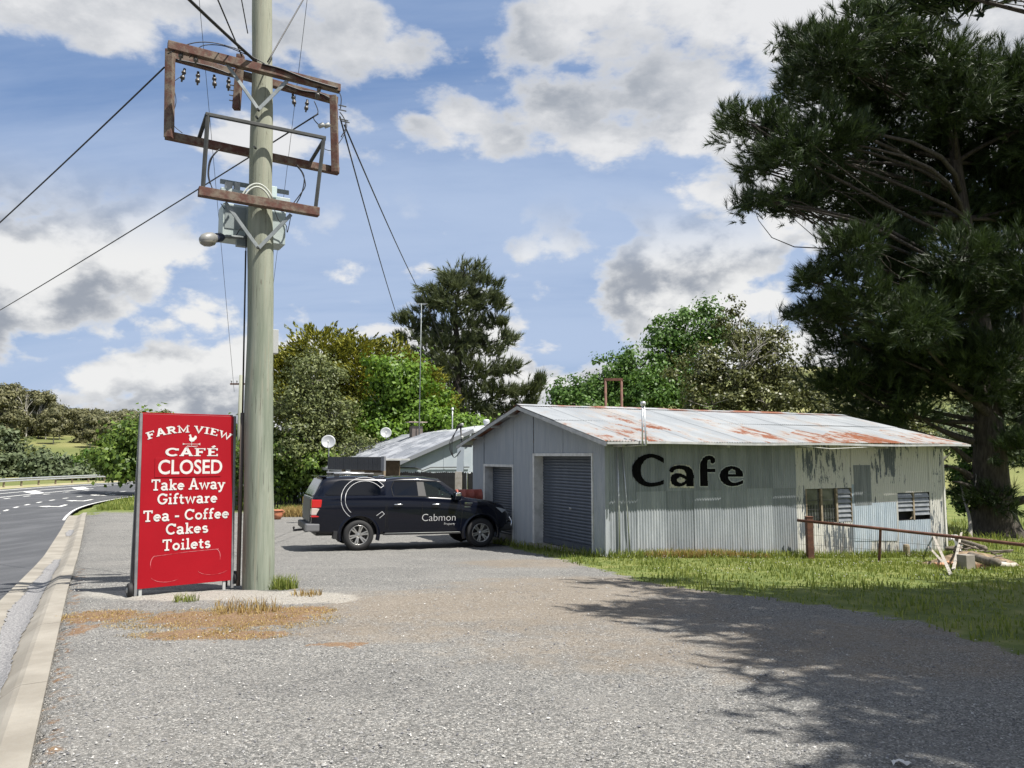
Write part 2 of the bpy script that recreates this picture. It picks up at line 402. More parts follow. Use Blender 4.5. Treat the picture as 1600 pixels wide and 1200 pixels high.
# shoulder beyond the road, up to the guard rail
t = NT('shoulder_gravel'); o = t.tc(); t.bsdf(t.mix(t.ramp(t.noise(o, 1.2, 6), .4, .62), (.30, .26, .17), (.22, .22, .08)), .9); SHM = t.m
V = []; 
for s in ss:
    V += [road_pt(s, ROADW - .05, -.01), road_pt(s, ROADW + 1.5, .0), road_pt(s, ROADW + 5, -.25), road_pt(s, ROADW + 9, -1.2)]
mb = MB(); mb.add(V, [(i*4+j, (i+1)*4+j, (i+1)*4+j+1, i*4+j+1) for i in range(len(ss)-1) for j in range(3)])
tag(mb.build('road_shoulder', SHM, None, True), kind='structure')
# ---- markings, sheets a few millimetres above the asphalt
PAINT = simple('road_paint', (.78, .78, .75), (.55, .55, .53), 4, .6)
def strip(name, s0, s1, w0, w1, n=None, dz=.006):
    n = n or max(1, int(abs(s1 - s0) / 1.0)); mb = MB()
    a = [road_pt(s0 + (s1 - s0) * i / n, w0, dz) for i in range(n + 1)]; b = [road_pt(s0 + (s1 - s0) * i / n, w1, dz) for i in range(n + 1)]
    mb.add(a + b, [(i, i + 1, n + 2 + i, n + 1 + i) for i in range(n)]); return mb.build(name, PAINT, road)
strip('edge_line', 50, 118, .80, .90)
strip('edge_line', 14, 118, 11.6, 11.78)
s = 16.0
while s < 90: strip('lane_dash', s, s + 1.0, 3.9, 4.05); s += 2.6
s = 18.0
while s < 84: strip('lane_dash', s, s + 1.0, 6.9, 7.05); s += 3.0
strip('median_line', 20, 84, 7.7, 7.85); strip('median_line', 20, 100, 9.7, 9.85)
for k in range(9):
    s = 30 + k * 6.5; mb = MB(); mb.poly([road_pt(s, 7.9, .007), road_pt(s + 1.6, 7.9, .007), road_pt(s + 3.6, 9.65, .007), road_pt(s + 2.0, 9.65, .007)]); mb.build('median_bar', PAINT, road)
def road_sw(px, py):                              # place on the road seen at a photo pixel
    best = None; cp = Vector((0, 0, CAMZ))
    for i in range(30 * 2, 110 * 2):
        for w in np.arange(.8, 11, .3):
            q = road_pt(i / 2, w); d = q - cp; u = d.x; f = d.y * math.cos(PITCH) + d.z * math.sin(PITCH); v = -d.y * math.sin(PITCH) + d.z * math.cos(PITCH)
            e = (800 + FPX * u / f - px)**2 + 6 * (600 - FPX * v / f - py)**2
            if best is None or e < best[0]: best = (e, i / 2, w)
    return best[1], best[2]
for px, py in ((92, 790), (131, 781), (170, 773)):      # turn arrows in the slip lane
    s0, w0 = road_sw(px, py); mb = MB(); s0 -= 1.5
    for loop in ([(0, -.40), (2.2, -.40), (2.2, -.2), (0, -.2)], [(0, -.2), (.45, -.2), (.45, .25), (0, .25)], [(-.35, .25), (.8, .25), (.22, .8)]):
        mb.poly([road_pt(s0 + a_, w0 + b_, .007 + .0006 * len(mb.f)) for a_, b_ in loop])
    mb.build('turn_arrow', PAINT, road)
# ---- kerb and channel, cast in lengths with joints between them
t = NT('kerb_concrete'); o = t.tc()
c = t.mix(t.ramp(t.noise(o, 1.3, 7, .62), .35, .72), (.185, .168, .14), (.27, .25, .215))
c = t.mix(t.math('MULTIPLY', t.ramp(t.noise(o, 26, 5, .7), .45, .75), .35), c, (.22, .21, .19))
t.bsdf(c, .85, 0, t.bump(t.noise(o, 60, 4), .35, .006)); CONC = t.m
kerb = tag(bpy.data.objects.new('kerb', None), kind='structure'); COL.objects.link(kerb)
prof = [(-.02, -.25), (-.02, .012), (.14, .008), (.18, -.010), (.31, -.100), (.37, -.125), (.75, -.112), (.77, -.30)]
def kerb_pt(s, w, z):
    b = road_pt(s, 0.0); i = min(int(max(0, s)), len(RP) - 2); d = RP[i][1]; return Vector((b.x - d.y * w, b.y + d.x * w, b.z + z))
s = 1.0
while s < 52:
    e = s + 2.5; mb = MB(); n = 3
    for i in range(n + 1):
        ss_ = s + .006 + (e - s - .012) * i / n
        mb.v += [tuple(kerb_pt(ss_, w, z)) for w, z in prof]
    q = len(prof)
    mb.f = [(i*q+j, i*q+j+1, (i+1)*q+j+1, (i+1)*q+j) for i in range(n) for j in range(q - 1)] + [tuple(range(q)), tuple(n*q + j for j in reversed(range(q)))]
    mb.build('kerb_length', CONC, kerb); s = e
# loose chippings washed into the channel: a dark irregular sheet on the invert
gm = MB(); random.seed(3); cnt = 0
CHIP = simple('channel_chippings', (.10, .10, .108), (.30, .295, .29), 60, .9, bump=.6, bscale=110)
prev = None
for i in range(300):
    s = 14.0 + i * .1; env = (.72 + .28 * math.sin(s * 1.3) * math.sin(s * .41)) * min(1, max(0, (31.5 - s) / 6)) if s < 31.5 else .8 * max(0, 1 - abs(s - 41.5) / 2.2)
    env = env if env < .12 else max(.2, env)
    lo = .36 - .04 * random.random() - .08 * env; hi = .42 + .12 * env + .05 * random.random()
    def inv(w): return -.0 + float(np.interp(w, [p[0] for p in prof[1:7]], [p[1] for p in prof[1:7]])) + .010
    if env < .12: prev = None; continue
    row = [kerb_pt(s, lo + (hi - lo) * k / 4, inv(lo + (hi - lo) * k / 4)) for k in range(5)]
    n0 = len(gm.v); gm.v += [tuple(p) for p in row]
    if prev is not None: gm.f += [(prev + k, prev + k + 1, n0 + k + 1, n0 + k) for k in range(4)]
    prev = n0
o = gm.build('loose_chippings', CHIP); tag(o, 'dark loose chippings lying along the concrete kerb channel', 'gravel', kind='stuff')
# ---- loose stones lying on the yard (uncountable)
def pebble_field():
    n = 20000; U = RNG.random((n * 3, 2)); y = 3.0 + 9.0 * U[:, 0]**1.7; x = (-.75 + 1.5 * U[:, 1]) * (y + .6)
    w = road_w(x, y); k = (w < -.05); x, y = x[k][:n], y[k][:n]; n = len(x)
    gm_ = poly_mask(x, y, grass_poly, .4) < .5; x, y = x[gm_], y[gm_]; n = len(x)
    base = np.array([(1, 0, 0), (.3, .9, 0), (-.8, .55, 0), (-.75, -.6, 0), (.35, -.95, 0), (.1, .05, .75)], float)
    fc = np.array([(0, 1, 5), (1, 2, 5), (2, 3, 5), (3, 4, 5), (4, 0, 5)])
    sz = .0035 + .007 * RNG.random(n)**2.5; a = RNG.random(n) * 6.283; ca, sa = np.cos(a), np.sin(a)
    B = base[None] * (sz[:, None, None]) * (1 + .35 * RNG.normal(size=(n, 6, 1)))
    Vx = B[..., 0] * ca[:, None] - B[..., 1] * sa[:, None] + x[:, None]; Vy = B[..., 0] * sa[:, None] + B[..., 1] * ca[:, None] + y[:, None]
    Vz = np.abs(B[..., 2]) + ground(x, y)[:, None] + .003
    V = np.stack([Vx, Vy, Vz], -1).reshape(-1, 3); F = (fc[None] + 6 * np.arange(n)[:, None, None]).reshape(-1, 3)
    t = NT('loose_stone'); g = t.n('ShaderNodeNewGeometry')
    t.bsdf(t.cramp(g.outputs['Random Per Island'], [(0, (.07, .07, .08)), (.4, (.15, .15, .157)), (.8, (.25, .247, .24)), (1, (.46, .45, .43))]), .85)
    tag(link('loose_stones', np_mesh('loose_stones', V, F, 3), t.m), 'small grey and pale stones scattered loose over the yard', 'gravel', kind='stuff')
pebble_field()

# ---- grass blades (uncountable)
def blades(name, x, y, h, wd, mats, label, lean=.5, kind='stuff', cat='grass'):
    n = len(x); a = RNG.random(n) * 6.283; l = lean * RNG.random(n); la = RNG.random(n) * 6.283
    z = ground(x, y) - .01; dx, dy = np.cos(a) * wd / 2, np.sin(a) * wd / 2
    b0 = np.stack([x - dx, y - dy, z], -1); b1 = np.stack([x + dx, y + dy, z], -1)
    mx, my = np.cos(la) * l * h * .35, np.sin(la) * l * h * .35
    m0 = np.stack([x - dx * .7 + mx, y - dy * .7 + my, z + h * .6], -1); m1 = np.stack([x + dx * .7 + mx, y + dy * .7 + my, z + h * .6], -1)
    tp = np.stack([x + mx * 2.8, y + my * 2.8, z + h * (1 - .25 * l)], -1)
    V = np.stack([b0, b1, m1, m0, tp], 1).reshape(-1, 3); i = 5 * np.arange(n)[:, None]
    F = np.concatenate([i + [0, 1, 2], i + [0, 2, 3], i + [3, 2, 4]], 0)
    return tag(link(name, np_mesh(name, V, F, 3), mats), label, cat, kind=kind)
GR1 = foliage('grass_blade', (.075, .125, .018), (.26, .29, .075), .4, .6, .9)
GR2 = foliage('dry_grass_blade', (.17, .10, .035), (.42, .32, .13), .3, .7, 3)
def scatter(n, x0, x1, y0, y1, f, thr=.5):
    out = np.zeros((0, 2))
    for _ in range(12):
        x = x0 + (x1 - x0) * RNG.random(n); y = y0 + (y1 - y0) * RNG.random(n); k = f(x, y) > thr * (.6 + .8 * RNG.random(n)); out = np.concatenate([out, np.stack([x, y], -1)[k]])
        if len(out) >= n: break
    return out[:n]
def in_shed(x, y):
    lx = (x - 2.05) * .9 + (y - 17) * .437; ly = -(x - 2.05) * .437 + (y - 17) * .9; return (lx > -.05) & (lx < 11.4) & (ly > -.03) & (ly < 8)
gf = lambda x, y: poly_mask(x, y, grass_poly, .9) * ~in_shed(x, y)
p = scatter(90000, -.6, 22, 5, 30, gf); d = RNG.random(len(p))
blades('lawn_grass', p[:, 0], p[:, 1], (.03 + .09 * d**2) * (.5 + np.abs(np.sin(p[:, 0] * 1.7) * np.cos(p[:, 1] * 2.1))), .012 + .012 * RNG.random(len(p)), GR1, 'short green grass growing along the shed and down the slope')
# taller growth along the shed's foot, round the drum pile and the fence
lx = RNG.random(5200) * 11.3; ly = -.02 - .28 * RNG.random(5200)**1.6; lx2 = -.03 - .2 * RNG.random(900); ly2 = RNG.random(900) * 5.5
LX = np.concatenate([lx, lx2]); LY = np.concatenate([ly, ly2])
blades('foot_grass', 2.05 + .9 * LX - .437 * LY, 17 + .437 * LX + .9 * LY, .08 + .20 * RNG.random(len(LX))**2, .014 + .012 * RNG.random(len(LX)), GR1, 'taller grass tufts along the foot of the shed walls', .7)
sx = RNG.random(2600); lx = .9 + 3.6 * sx; ly = -.03 - .25 * RNG.random(2600)
blades('straw', 2.05 + .9 * lx - .437 * ly, 17 + .437 * lx + .9 * ly, (.10 + .17 * RNG.random(2600)) * np.clip(1.2 - np.abs(sx - .4), .3, 1), .012, GR2, 'dry yellow straw heaped against the shed wall under the painted word', .9)
# dry needles and weeds in front of the pole
fd = lambda x, y: np.maximum.reduce([np.clip(1.25 - (((x - c.x) / rx)**2 + ((y - c.y) / ry)**2) * .75, 0, 1) for c, rx, ry in ((G(350, 968), 1.2, .65), (G(160, 962), .45, .35), (G(330, 992), .8, .25), (G(455, 955), .5, .3))])
p = scatter(9000, -6, -1.5, 6, 11, fd); blades('dry_needles', p[:, 0], p[:, 1], .012 + .03 * RNG.random(len(p)), .006, GR2, 'brown dry needles and dead grass lying in front of the pole', 2.6)
for name, cx, cy, n, rad, hh, lab in (('grass_tuft', 440, 920, 420, .22, .26, 'pale green grass tuft at the right foot of the power pole'), ('weed_tuft', 290, 940, 120, .16, .15, 'small green weed tuft in front of the red sign'),
                                       ('weed_tuft', 385, 955, 230, .36, .20, 'sparse green weeds standing in the dry needle patch'), ('weed_tuft', 480, 930, 130, .2, .12, 'low dry weed tuft on the gravel right of the pole')):
    c = G(cx, cy); rr = rad * np.sqrt(RNG.random(n)); a = RNG.random(n) * 6.283
    blades(name, c.x + rr * np.cos(a), c.y + rr * np.sin(a) * .6, hh * (.3 + .7 * RNG.random(n)), .009, GR1 if 'dry' not in lab else GR2, lab, .8, kind=None, cat='weeds')
# long dry grass on the roadside verge beyond the yard and by the hedge
fv = lambda x, y: poly_mask(x, y, verge_poly, .8)
p = scatter(9000, -36, -14, 38, 66, lambda x, y: fv(x, y) * (road_w(x, y) < -.3)); blades('verge_grass', p[:, 0], p[:, 1], .12 + .16 * RNG.random(len(p)), .05, GR1, 'green grass on the verge beside the bend in the road', .6)
# ================================================================== corrugated iron shed
SH = Vector((2.05, 17.0)); SHA = math.atan2(.437, .9)
SEX = Vector((math.cos(SHA), math.sin(SHA))); SEY = Vector((-SEX.y, SEX.x))
def sh_w(x, y, z=0): p = SH + SEX * x + SEY * y; return Vector((p.x, p.y, z))
def sh_g(x, y): p = SH + SEX * x + SEY * y; return gz(p.x, p.y)
shed = empty('corrugated_shed', (SH.x, SH.y, 0), SHA, 'grey corrugated iron shed with rusty roof, two roller doors and a big painted word', 'shed')
def sh_pix(px, py, face='side'):                # photo pixel -> (along, z) on a wall of the shed
    d = ray(px, py); o = Vector((0, 0, CAMZ)); n = SEY if face == 'side' else SEX; org = SH
    tt = (org.x * n.x + org.y * n.y) / (d.x * n.x + d.y * n.y); p = o + d * tt; e = SEX if face == 'side' else SEY
    return (p.x - org.x) * e.x + (p.y - org.y) * e.y, p.z
LS, WF = 11.3, 7.4
PITCHC, AMP = .0762, .0095
def corr(u): return AMP * math.cos(2 * math.pi * u / PITCHC)
def roofz(y): return 2.02 + .236 * (y if y <= WF / 2 else WF - y)

def mat_iron(name, base, base2, white=0.0, wear=.5, rust=.25):
    t = NT(name); o = t.tc(); v = t.map(o, (3.0, 3.0, .35))
    c = t.mix(t.ramp(t.noise(v, 2.2, 6, .6), .35, .7), base, base2)
    c = t.mix(t.math('MULTIPLY', t.ramp(t.noise(t.map(o, (9, 9, .5)), 2, 6, .7), .55, .8), .35), c, (base[0]*.6, base[1]*.6, base[2]*.6))
    if white:
        fl = t.noise(t.map(o, (4.5, 4.5, .9)), 2.0, 9, .72, .3)
        f2 = t.noise(t.map(o, (.5, .5, .45)), 1.4, 3, .5)
        k = t.ramp(t.math('ADD', fl, t.math('MULTIPLY', t.math('SUBTRACT', f2, .5), .55)), wear, wear + .03)
        wc = t.mix(t.noise(v, 4, 5), (.44, .43, .40), (.58, .57, .535))
        c = t.mix(k, wc, t.mix(t.noise(v, 5, 5), (.055, .065, .075), (.17, .19, .21)))
    sep = t.n('ShaderNodeSeparateXYZ'); t.set(sep.inputs[0], o)
    dirt = t.math('MULTIPLY', t.ramp(sep.outputs[2], -.15, -1.15), t.ramp(t.noise(t.map(o, (4, 4, 1)), 1.5, 6, .7), .42, .72))
    c = t.mix(t.math('MULTIPLY', dirt, rust * 2.2), c, (.24, .165, .085))
    spots = t.ramp(t.noise(o, 9, 6, .75), .70, .78); c = t.mix(t.math('MULTIPLY', spots, rust), c, (.22, .09, .035))
    t.bsdf(c, .6, .0, t.bump(t.noise(t.map(o, (1, 1, .4)), 5, 5, .6), .5, .02), spec=.22); return t.m
IRON_F = mat_iron('painted_grey_iron', (.275, .30, .325), (.325, .345, .365), rust=.1)
IRON_S = [mat_iron('weathered_grey_iron_%s' % k, a, b, rust=.3) for k, a, b in (('pale', (.24, .26, .28), (.33, .35, .37)), ('plain', (.21, .23, .25), (.285, .303, .323)), ('dull', (.175, .193, .21), (.24, .258, .277)))]
IRON_W = [mat_iron('flaking_white_iron_%s' % k, (.3, .33, .36), (.38, .4, .42), 1.0, w, .3) for k, w in (('sound', .565), ('worn', .515), ('bare', .46))]
IRON_D = mat_iron('bare_zinc_patch', (.15, .165, .175), (.22, .235, .245), rust=.25)
IRON_B = mat_iron('bluish_zinc', (.31, .365, .42), (.40, .45, .50), rust=.3)
def sheet(name, u0, u1, zb, zt, m, wall='side', off=0.0, parent=None):
    """corrugated sheet on a wall; zb / zt are heights or functions of the position along the wall"""
    n = max(2, int(round((u1 - u0) / PITCHC * 8))); mb = MB(); fb = zb if callable(zb) else (lambda u: zb); ft = zt if callable(zt) else (lambda u: zt)
    rows = 3
    for i in range(n + 1):
        u = u0 + (u1 - u0) * i / n; c = corr(u) + off
        for r in range(rows):
            z = fb(u) + (ft(u) - fb(u)) * r / (rows - 1); mb.v.append((u, -c, z) if wall == 'side' else (-c, u, z))
    for i in range(n):
        for r in range(rows - 1):
            a, b = i * rows + r, (i + 1) * rows + r; mb.f.append((a, b, b + 1, a + 1) if wall == 'side' else (a, a + 1, b + 1, b))
    return link(name, mb.mesh(name), m, parent or shed, True)
# -- side wall, facing the yard
def zfoot(u): return sh_g(u, 0) - .05
W1 = (5.98, 7.62, -.12, .75); W2 = (9.36, 10.68, -.17, .58)
zj = .80
us = np.arange(0, LS + .01, LS / 14); us[0] = 0.0
for i in range(14):
    a, b = us[i], us[i + 1] + .02; o = .002 + .008 * (i % 2); side_top = lambda u: 2.0
    m = IRON_S[[1, 0, 2, 1, 1, 0, 2][i % 7]]
    if b < 5.8:
        sheet('wall_sheet', a, b, zj + random.uniform(-.02, .02), side_top, IRON_S[[1, 2, 1, 2, 1, 2, 1][i % 7]], off=o + .010)
        sheet('wall_sheet', a, b, zfoot, zj + .06, m, off=o)
# flaking white part with its two window openings
zj2 = .84
segs = [(5.66, 5.98), (5.98, 6.80), (6.80, 7.62), (7.62, 8.28), (8.28, 9.36), (9.36, 10.02), (10.02, 10.70), (10.70, LS)]
kind_up = [0, 1, 1, 0, 1, 0, 0, 1]; kind_lo = [0, 1, 0, 'B', 'B', 'B', 'B', 2]
for i, (a, b) in enumerate(segs):
    o = .003 + .003 * (i % 2); b2 = b + .015
    mu = IRON_W[kind_up[i]]; ml = IRON_B if kind_lo[i] == 'B' else IRON_W[kind_lo[i]]
    if W1[0] - .01 <= a < W1[1] - .01:
        sheet('wall_sheet', a, b2 if i < 2 else b, W1[3], 2.0, mu, off=o); sheet('wall_sheet', a, b2 if i < 2 else b, zfoot, W1[2], IRON_W[1], off=o)
    elif W2[0] - .01 <= a < W2[1] - .03:
        sheet('wall_sheet', a, b, W2[3], 2.0, mu, off=o); sheet('wall_sheet', a, b, zfoot, W2[2], ml, off=o)
    else:
        sheet('wall_sheet', a, b2, zj2, 2.0, mu, off=o + .006); sheet('wall_sheet', a, b2, zfoot, zj2 + .05, IRON_W[1] if i in (0, 7) else (IRON_W[0] if i == 4 else ml), off=o)
sheet('patch_sheet', 7.70, 8.36, .28, 1.34, IRON_D, off=.016)
sheet('patch_sheet', 8.9, 9.32, 1.02, 1.92, IRON_W[2], off=.014)
sheet('patch_sheet', 7.66, 9.30, lambda u: sh_g(u, 0) + .42, lambda u: .34, IRON_B, off=.014)
sheet('patch_sheet', 10.86, LS - .02, 1.05, 1.90, IRON_W[2], off=.016)
# -- front gable wall with two roller doors: (y0, y1, z0, z1)
def zff(u): return sh_g(0, u) - .06
d1 = (sh_pix(928, 780, 'front')[0], sh_pix(834, 780, 'front')[0]); d2 = (sh_pix(803, 780, 'front')[0], sh_pix(757, 780, 'front')[0])
D1 = (d1[0], d1[1], sh_g(0, 1.5) + .06, sh_pix(928, 708, 'front')[1]); D2 = (d2[0], d2[1], sh_g(0, 5) + .06, sh_pix(803, 726, 'front')[1])
front_top = lambda u: roofz(u) - .01
cuts = sorted([0, D1[0], D1[1], D2[0], D2[1], WF] + [k * .925 for k in range(1, 8) if min(abs(k * .925 - c) for c in (D1[0], D1[1], D2[0], D2[1])) > .12])
for i in range(len(cuts) - 1):
    a, b = cuts[i], cuts[i + 1]; mid = (a + b) / 2; o = .002 + .009 * (i % 2); door = D1 if D1[0] < mid < D1[1] else D2 if D2[0] < mid < D2[1] else None
    zj3 = D2[3] - .06 if mid > 2 else .42
    if a < WF / 2 < b:
        pass
    if door: sheet('wall_sheet', a, b, door[3], front_top, IRON_F, 'front', o)
    else:
        sheet('wall_sheet', a, b + .012, zj3, front_top, IRON_F, 'front', o + .005); sheet('wall_sheet', a, b, zff, zj3 + .05, IRON_F, 'front', o)
# back and far walls (plain corrugated, seen from a step aside)
mb = MB(); mb.add([(LS, 0, -1.9), (LS, WF, -1.9), (LS, WF, roofz(WF)), (LS, WF/2, roofz(WF/2)), (LS, 0, 2.0)], [(0, 1, 2, 3, 4)]); mb.add([(0, WF, -1.4), (LS, WF, -2.0), (LS, WF, 2.0), (0, WF, 2.0)], [(0, 1, 2, 3)])
mb.build('rear_wall', IRON_S[1], shed)
mb = MB(); mb.box(-.03, .06, -.035, .04, sh_g(0, 0) - .05, 2.0); mb.build('corner_flashing', IRON_S[0], shed)
mb = MB(); mb.box(LS - .03, LS + .04, -.035, .04, sh_g(LS, 0) - .05, 1.98); mb.build('corner_flashing', IRON_W[0], shed)
# -- roller doors of pressed slats, set back behind pale frames
DOORM = simple('roller_door_steel', (.065, .078, .10), (.085, .098, .122), 3, .42, .2)
FRAME = simple('pale_door_frame', (.55, .55, .53), (.40, .40, .38), 5, .6)
def roller(Dd, rec):
    y0, y1, z0, z1 = Dd; fr = .09
    mb = MB()
    mb.box(-.035, rec + .05, y0, y0 + fr*.6, z0 - .1, z1); mb.box(-.035, rec + .05, y1 - fr, y1, z0 - .1, z1); mb.box(-.037, rec + .05, y0 + fr*.6, y1 - fr, z1 - .07, z1)
    f = mb.build('door_frame', FRAME, shed)
    mb = MB(); mb.box(-.10, rec + .3, y0 - .1, y1 + .1, z0 - .30, z0 - .002); mb.build('threshold', CONC, shed)
    door = None; n = 27; hh = (z1 - .07 - z0 - .16) / n
    me = None
    dr = bpy.data.objects.new('roller_door', None); COL.objects.link(dr); dr.parent = shed; dr.location = (rec, y0 + fr*.6, z0)
    w = y1 - y0 - fr * 1.6
    pr = [(0, 0), (-.012, .18), (-.015, .5), (-.012, .82), (0, .97), (.006, 1.0)]
    mb = MB()
    for yy in (0, w): mb.v += [(a, yy, b * hh) for a, b in pr]
    q = len(pr); mb.f = [(j, j + 1, q + j + 1, q + j) for j in range(q - 1)]
    me = mb.mesh('door_slat'); me.polygons.foreach_set('use_smooth', np.ones(len(me.polygons), bool))
    for k in range(n):
        s = link('door_slat', me, DOORM if k == 0 else None, dr); s.location = (0, 0, .16 + k * hh)
    mb = MB(); mb.box(-.02, .01, 0, w, 0.012, .158); mb.build('bottom_rail', DOORM, dr, bevel=.004)
    return dr, w
dr, w = roller(D1, .24)
mb = MB(); mb.box(-.03, -.012, w * .48, w * .48 + .10, .93, .985); mb.build('door_lock', simple('zinc_lock', (.5, .5, .5), None, rough=.35, metal=.8), dr, bevel=.004)
roller(D2, .24)
mb = MB(); mb.box(.30, .34, .0, WF, -1.2, 1.2); mb.build('inner_lining', simple('dark_lining', (.03, .03, .032)), shed)
# -- windows on the white end
GLASSD = NT('old_window_glass'); o = GLASSD.tc()
GLASSD.bsdf(GLASSD.mix(GLASSD.ramp(GLASSD.noise(o, 4, 5), .35, .7), (.035, .04, .042), (.10, .105, .10)), .16, 0, None, .6); GLASSD = GLASSD.m
LOUV = simple('frosted_louvre_glass', (.13, .14, .15), (.20, .21, .22), 5, .25, 0, spec=.7)
WOOD = simple('weathered_timber', (.15, .115, .075), (.30, .25, .18), 8, .8, bump=.3, bscale=30, stretch=(4, 4, .6))
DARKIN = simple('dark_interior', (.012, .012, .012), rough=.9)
def window_box(Wd, name='window'):
    x0, x1, z0, z1 = Wd; w = bpy.data.objects.new(name, None); COL.objects.link(w); w.parent = shed
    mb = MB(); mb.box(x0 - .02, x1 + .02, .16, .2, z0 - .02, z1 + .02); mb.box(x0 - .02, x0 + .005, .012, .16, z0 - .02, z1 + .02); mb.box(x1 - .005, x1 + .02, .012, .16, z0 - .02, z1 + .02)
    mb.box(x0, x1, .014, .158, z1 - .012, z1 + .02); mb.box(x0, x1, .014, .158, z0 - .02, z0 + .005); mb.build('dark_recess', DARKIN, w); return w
w1 = window_box(W1); x0, x1, z0, z1 = W1; d = (x1 - x0) / 3
for k in range(4):
    u = x0 + k * d; mb = MB(); mb.box(u - (.03 if k else 0), u + (.03 if k < 3 else 0), -.012, .05, z0 + .002, z1 - .002); mb.build('mullion', WOOD, w1)
for k in range(2):
    a, b = x0 + k * d + .035, x0 + (k + 1) * d - .035; mb = MB(); mb.box(a, b, .045, .052, z0 + .006, z1 - .014); mb.build('pane', GLASSD, w1)
    mb = MB()
    for q in range(1, 5): uu = a + (b - a) * q / 5; mb.box(uu - .006, uu + .006, .022, .034, z0 + .01, z1 * .45)
    for q in range(3): zz = z0 + .12 + q * .22; mb.box(a, b, .016, .022, zz, zz + .012)
    mb.build('security_grille', simple('grille_steel', (.03, .03, .03), None, rough=.5), w1)
def louvres(w, a, b, z0, z1, n, skip=()):
    h = (z1 - z0) / n
    for k in range(n):
        if k in skip: continue
        mb = MB(); zc = z0 + (k + .5) * h; mb.bar((a, .0, zc - h * .5), (b, .0, zc - h * .5), .006, .01)
        mb = MB(); mb.add([(a, -.012, zc - h * .52), (b, -.012, zc - h * .52), (b, .038, zc + h * .52), (a, .038, zc + h * .52), (a, -.008, zc - h * .55), (b, -.008, zc - h * .55), (b, .044, zc + h * .50), (a, .044, zc + h * .50)],
                          [(0, 1, 2, 3), (7, 6, 5, 4), (0, 4, 5, 1), (1, 5, 6, 2), (2, 6, 7, 3), (3, 7, 4, 0)]); mb.build('louvre_blade', LOUV, w)
louvres(w1, x0 + 2 * d + .035, x1 - .005, z0 + .01, z1 - .02, 7)
w2 = window_box(W2); x0, x1, z0, z1 = W2; mid = (x0 + x1) / 2
mb = MB(); mb.box(mid - .03, mid + .03, -.012, .05, z0 + .002, z1 - .002); mb.build('mullion', WOOD, w2)
louvres(w2, x0 + .01, mid - .035, z0 + .01, z1 - .02, 6, (0, 1)); louvres(w2, mid + .035, x1 - .01, z0 + .01, z1 - .02, 6, (0,))
mb = MB(); mb.bar((x0 + .55, .03, z0 + .02), (mid + .25, .05, z0 + .36), .03, .02); mb.build('loose_slat', WOOD, w2)
# -- roof of overlapping corrugated sheets, zinc gone to rust in patches
t = NT('zinc_roof_with_rust'); o = t.tc()
zc = t.mix(t.ramp(t.noise(t.map(o, (1, .25, 1)), 1.5, 5), .35, .7), (.26, .278, .295), (.34, .357, .37))
sp = t.n('ShaderNodeSeparateXYZ'); t.set(sp.inputs[0], o)
cell = t.n('ShaderNodeTexVoronoi', feature='F1'); t.set(cell.inputs['Vector'], t.map(o, (1.08, .30, 0), (0, 0, 0), (.1, .55, 0))); cell.inputs['Scale'].default_value = 1.0; cell.inputs['Randomness'].default_value = .35
cs = t.n('ShaderNodeSeparateColor'); t.set(cs.inputs[0], cell.outputs['Color'])
rn = t.noise(t.map(o, (1.1, .55, 1)), 2.2, 9, .72, .3)
low = t.ramp(sp.outputs[1], 2.1, .1); 
k = t.math('ADD', t.math('MULTIPLY', rn, .9), t.math('ADD', t.math('MULTIPLY', cs.outputs[0], .26), t.math('MULTIPLY', low, .13)))
k2 = t.math('MULTIPLY', t.ramp(k, .70, .80), t.ramp(sp.outputs[1], 2.9, 2.2))
ridge_r = t.math('MULTIPLY', t.ramp(sp.outputs[1], 3.35, 3.55), t.ramp(t.noise(o, 1.1, 5), .42, .56))
zc = t.mix(t.math('MULTIPLY', t.ramp(k, .60, .74), .35), zc, (.36, .26, .175))
zc = t.mix(t.math('MAXIMUM', k2, ridge_r), zc, t.mix(t.noise(o, 11, 5, .7), (.15, .045, .022), (.27, .11, .055)))
t.bsdf(zc, .5, .15, t.bump(t.noise(o, 14, 3), .12, .01), spec=.4); ROOFM = t.m
OX, OY = .35, .58
def roof_sheet(x0, x1, ya, yb, lift, side):
    n = int(round((x1 - x0) / PITCHC * 6)); mb = MB(); rows = 4
    for i in range(n + 1):
        u = x0 + (x1 - x0) * i / n
        for r in range(rows):
            y = ya + (yb - ya) * r / (rows - 1); z = 2.03 + .236 * y + lift + AMP * math.cos(2 * math.pi * u / PITCHC) + (-.012 * math.sin(u * .55) if r == 0 else 0)
            mb.v.append((u, y if side == 0 else WF - y, z))
    mb.f = [(i*rows + r, (i+1)*rows + r, (i+1)*rows + r + 1, i*rows + r + 1) for i in range(n) for r in range(rows - 1)]
    return link('roof_sheet', mb.mesh('roof_sheet'), ROOFM, shed, True)
nx_ = 15; wx = (LS + 2 * OX) / nx_
for side in (0, 1):
    for i in range(nx_):
        a = -OX + i * wx; e = .012 * math.sin(i * 2.1)
        roof_sheet(a, a + wx + .05, -OY + e, 1.75, .010 + .004 * (i % 2), side); roof_sheet(a, a + wx + .05, 1.65, WF / 2, .022 + .004 * (i % 2), side)
for i in range(5):
    a = -OX + i * (LS + 2*OX) / 5; mb = MB(); zr = 2.03 + .236 * WF / 2 + .045; b = a + (LS + 2*OX) / 5 + .03
    mb.add([(a, WF/2 - .22, zr - .05), (a, WF/2, zr + .012 * (i % 2)), (a, WF/2 + .22, zr - .05), (b, WF/2 - .22, zr - .05), (b, WF/2, zr + .012 * (i % 2)), (b, WF/2 + .22, zr - .05)], [(0, 3, 4, 1), (1, 4, 5, 2)]); mb.build('ridge_cap', ROOFM, shed)
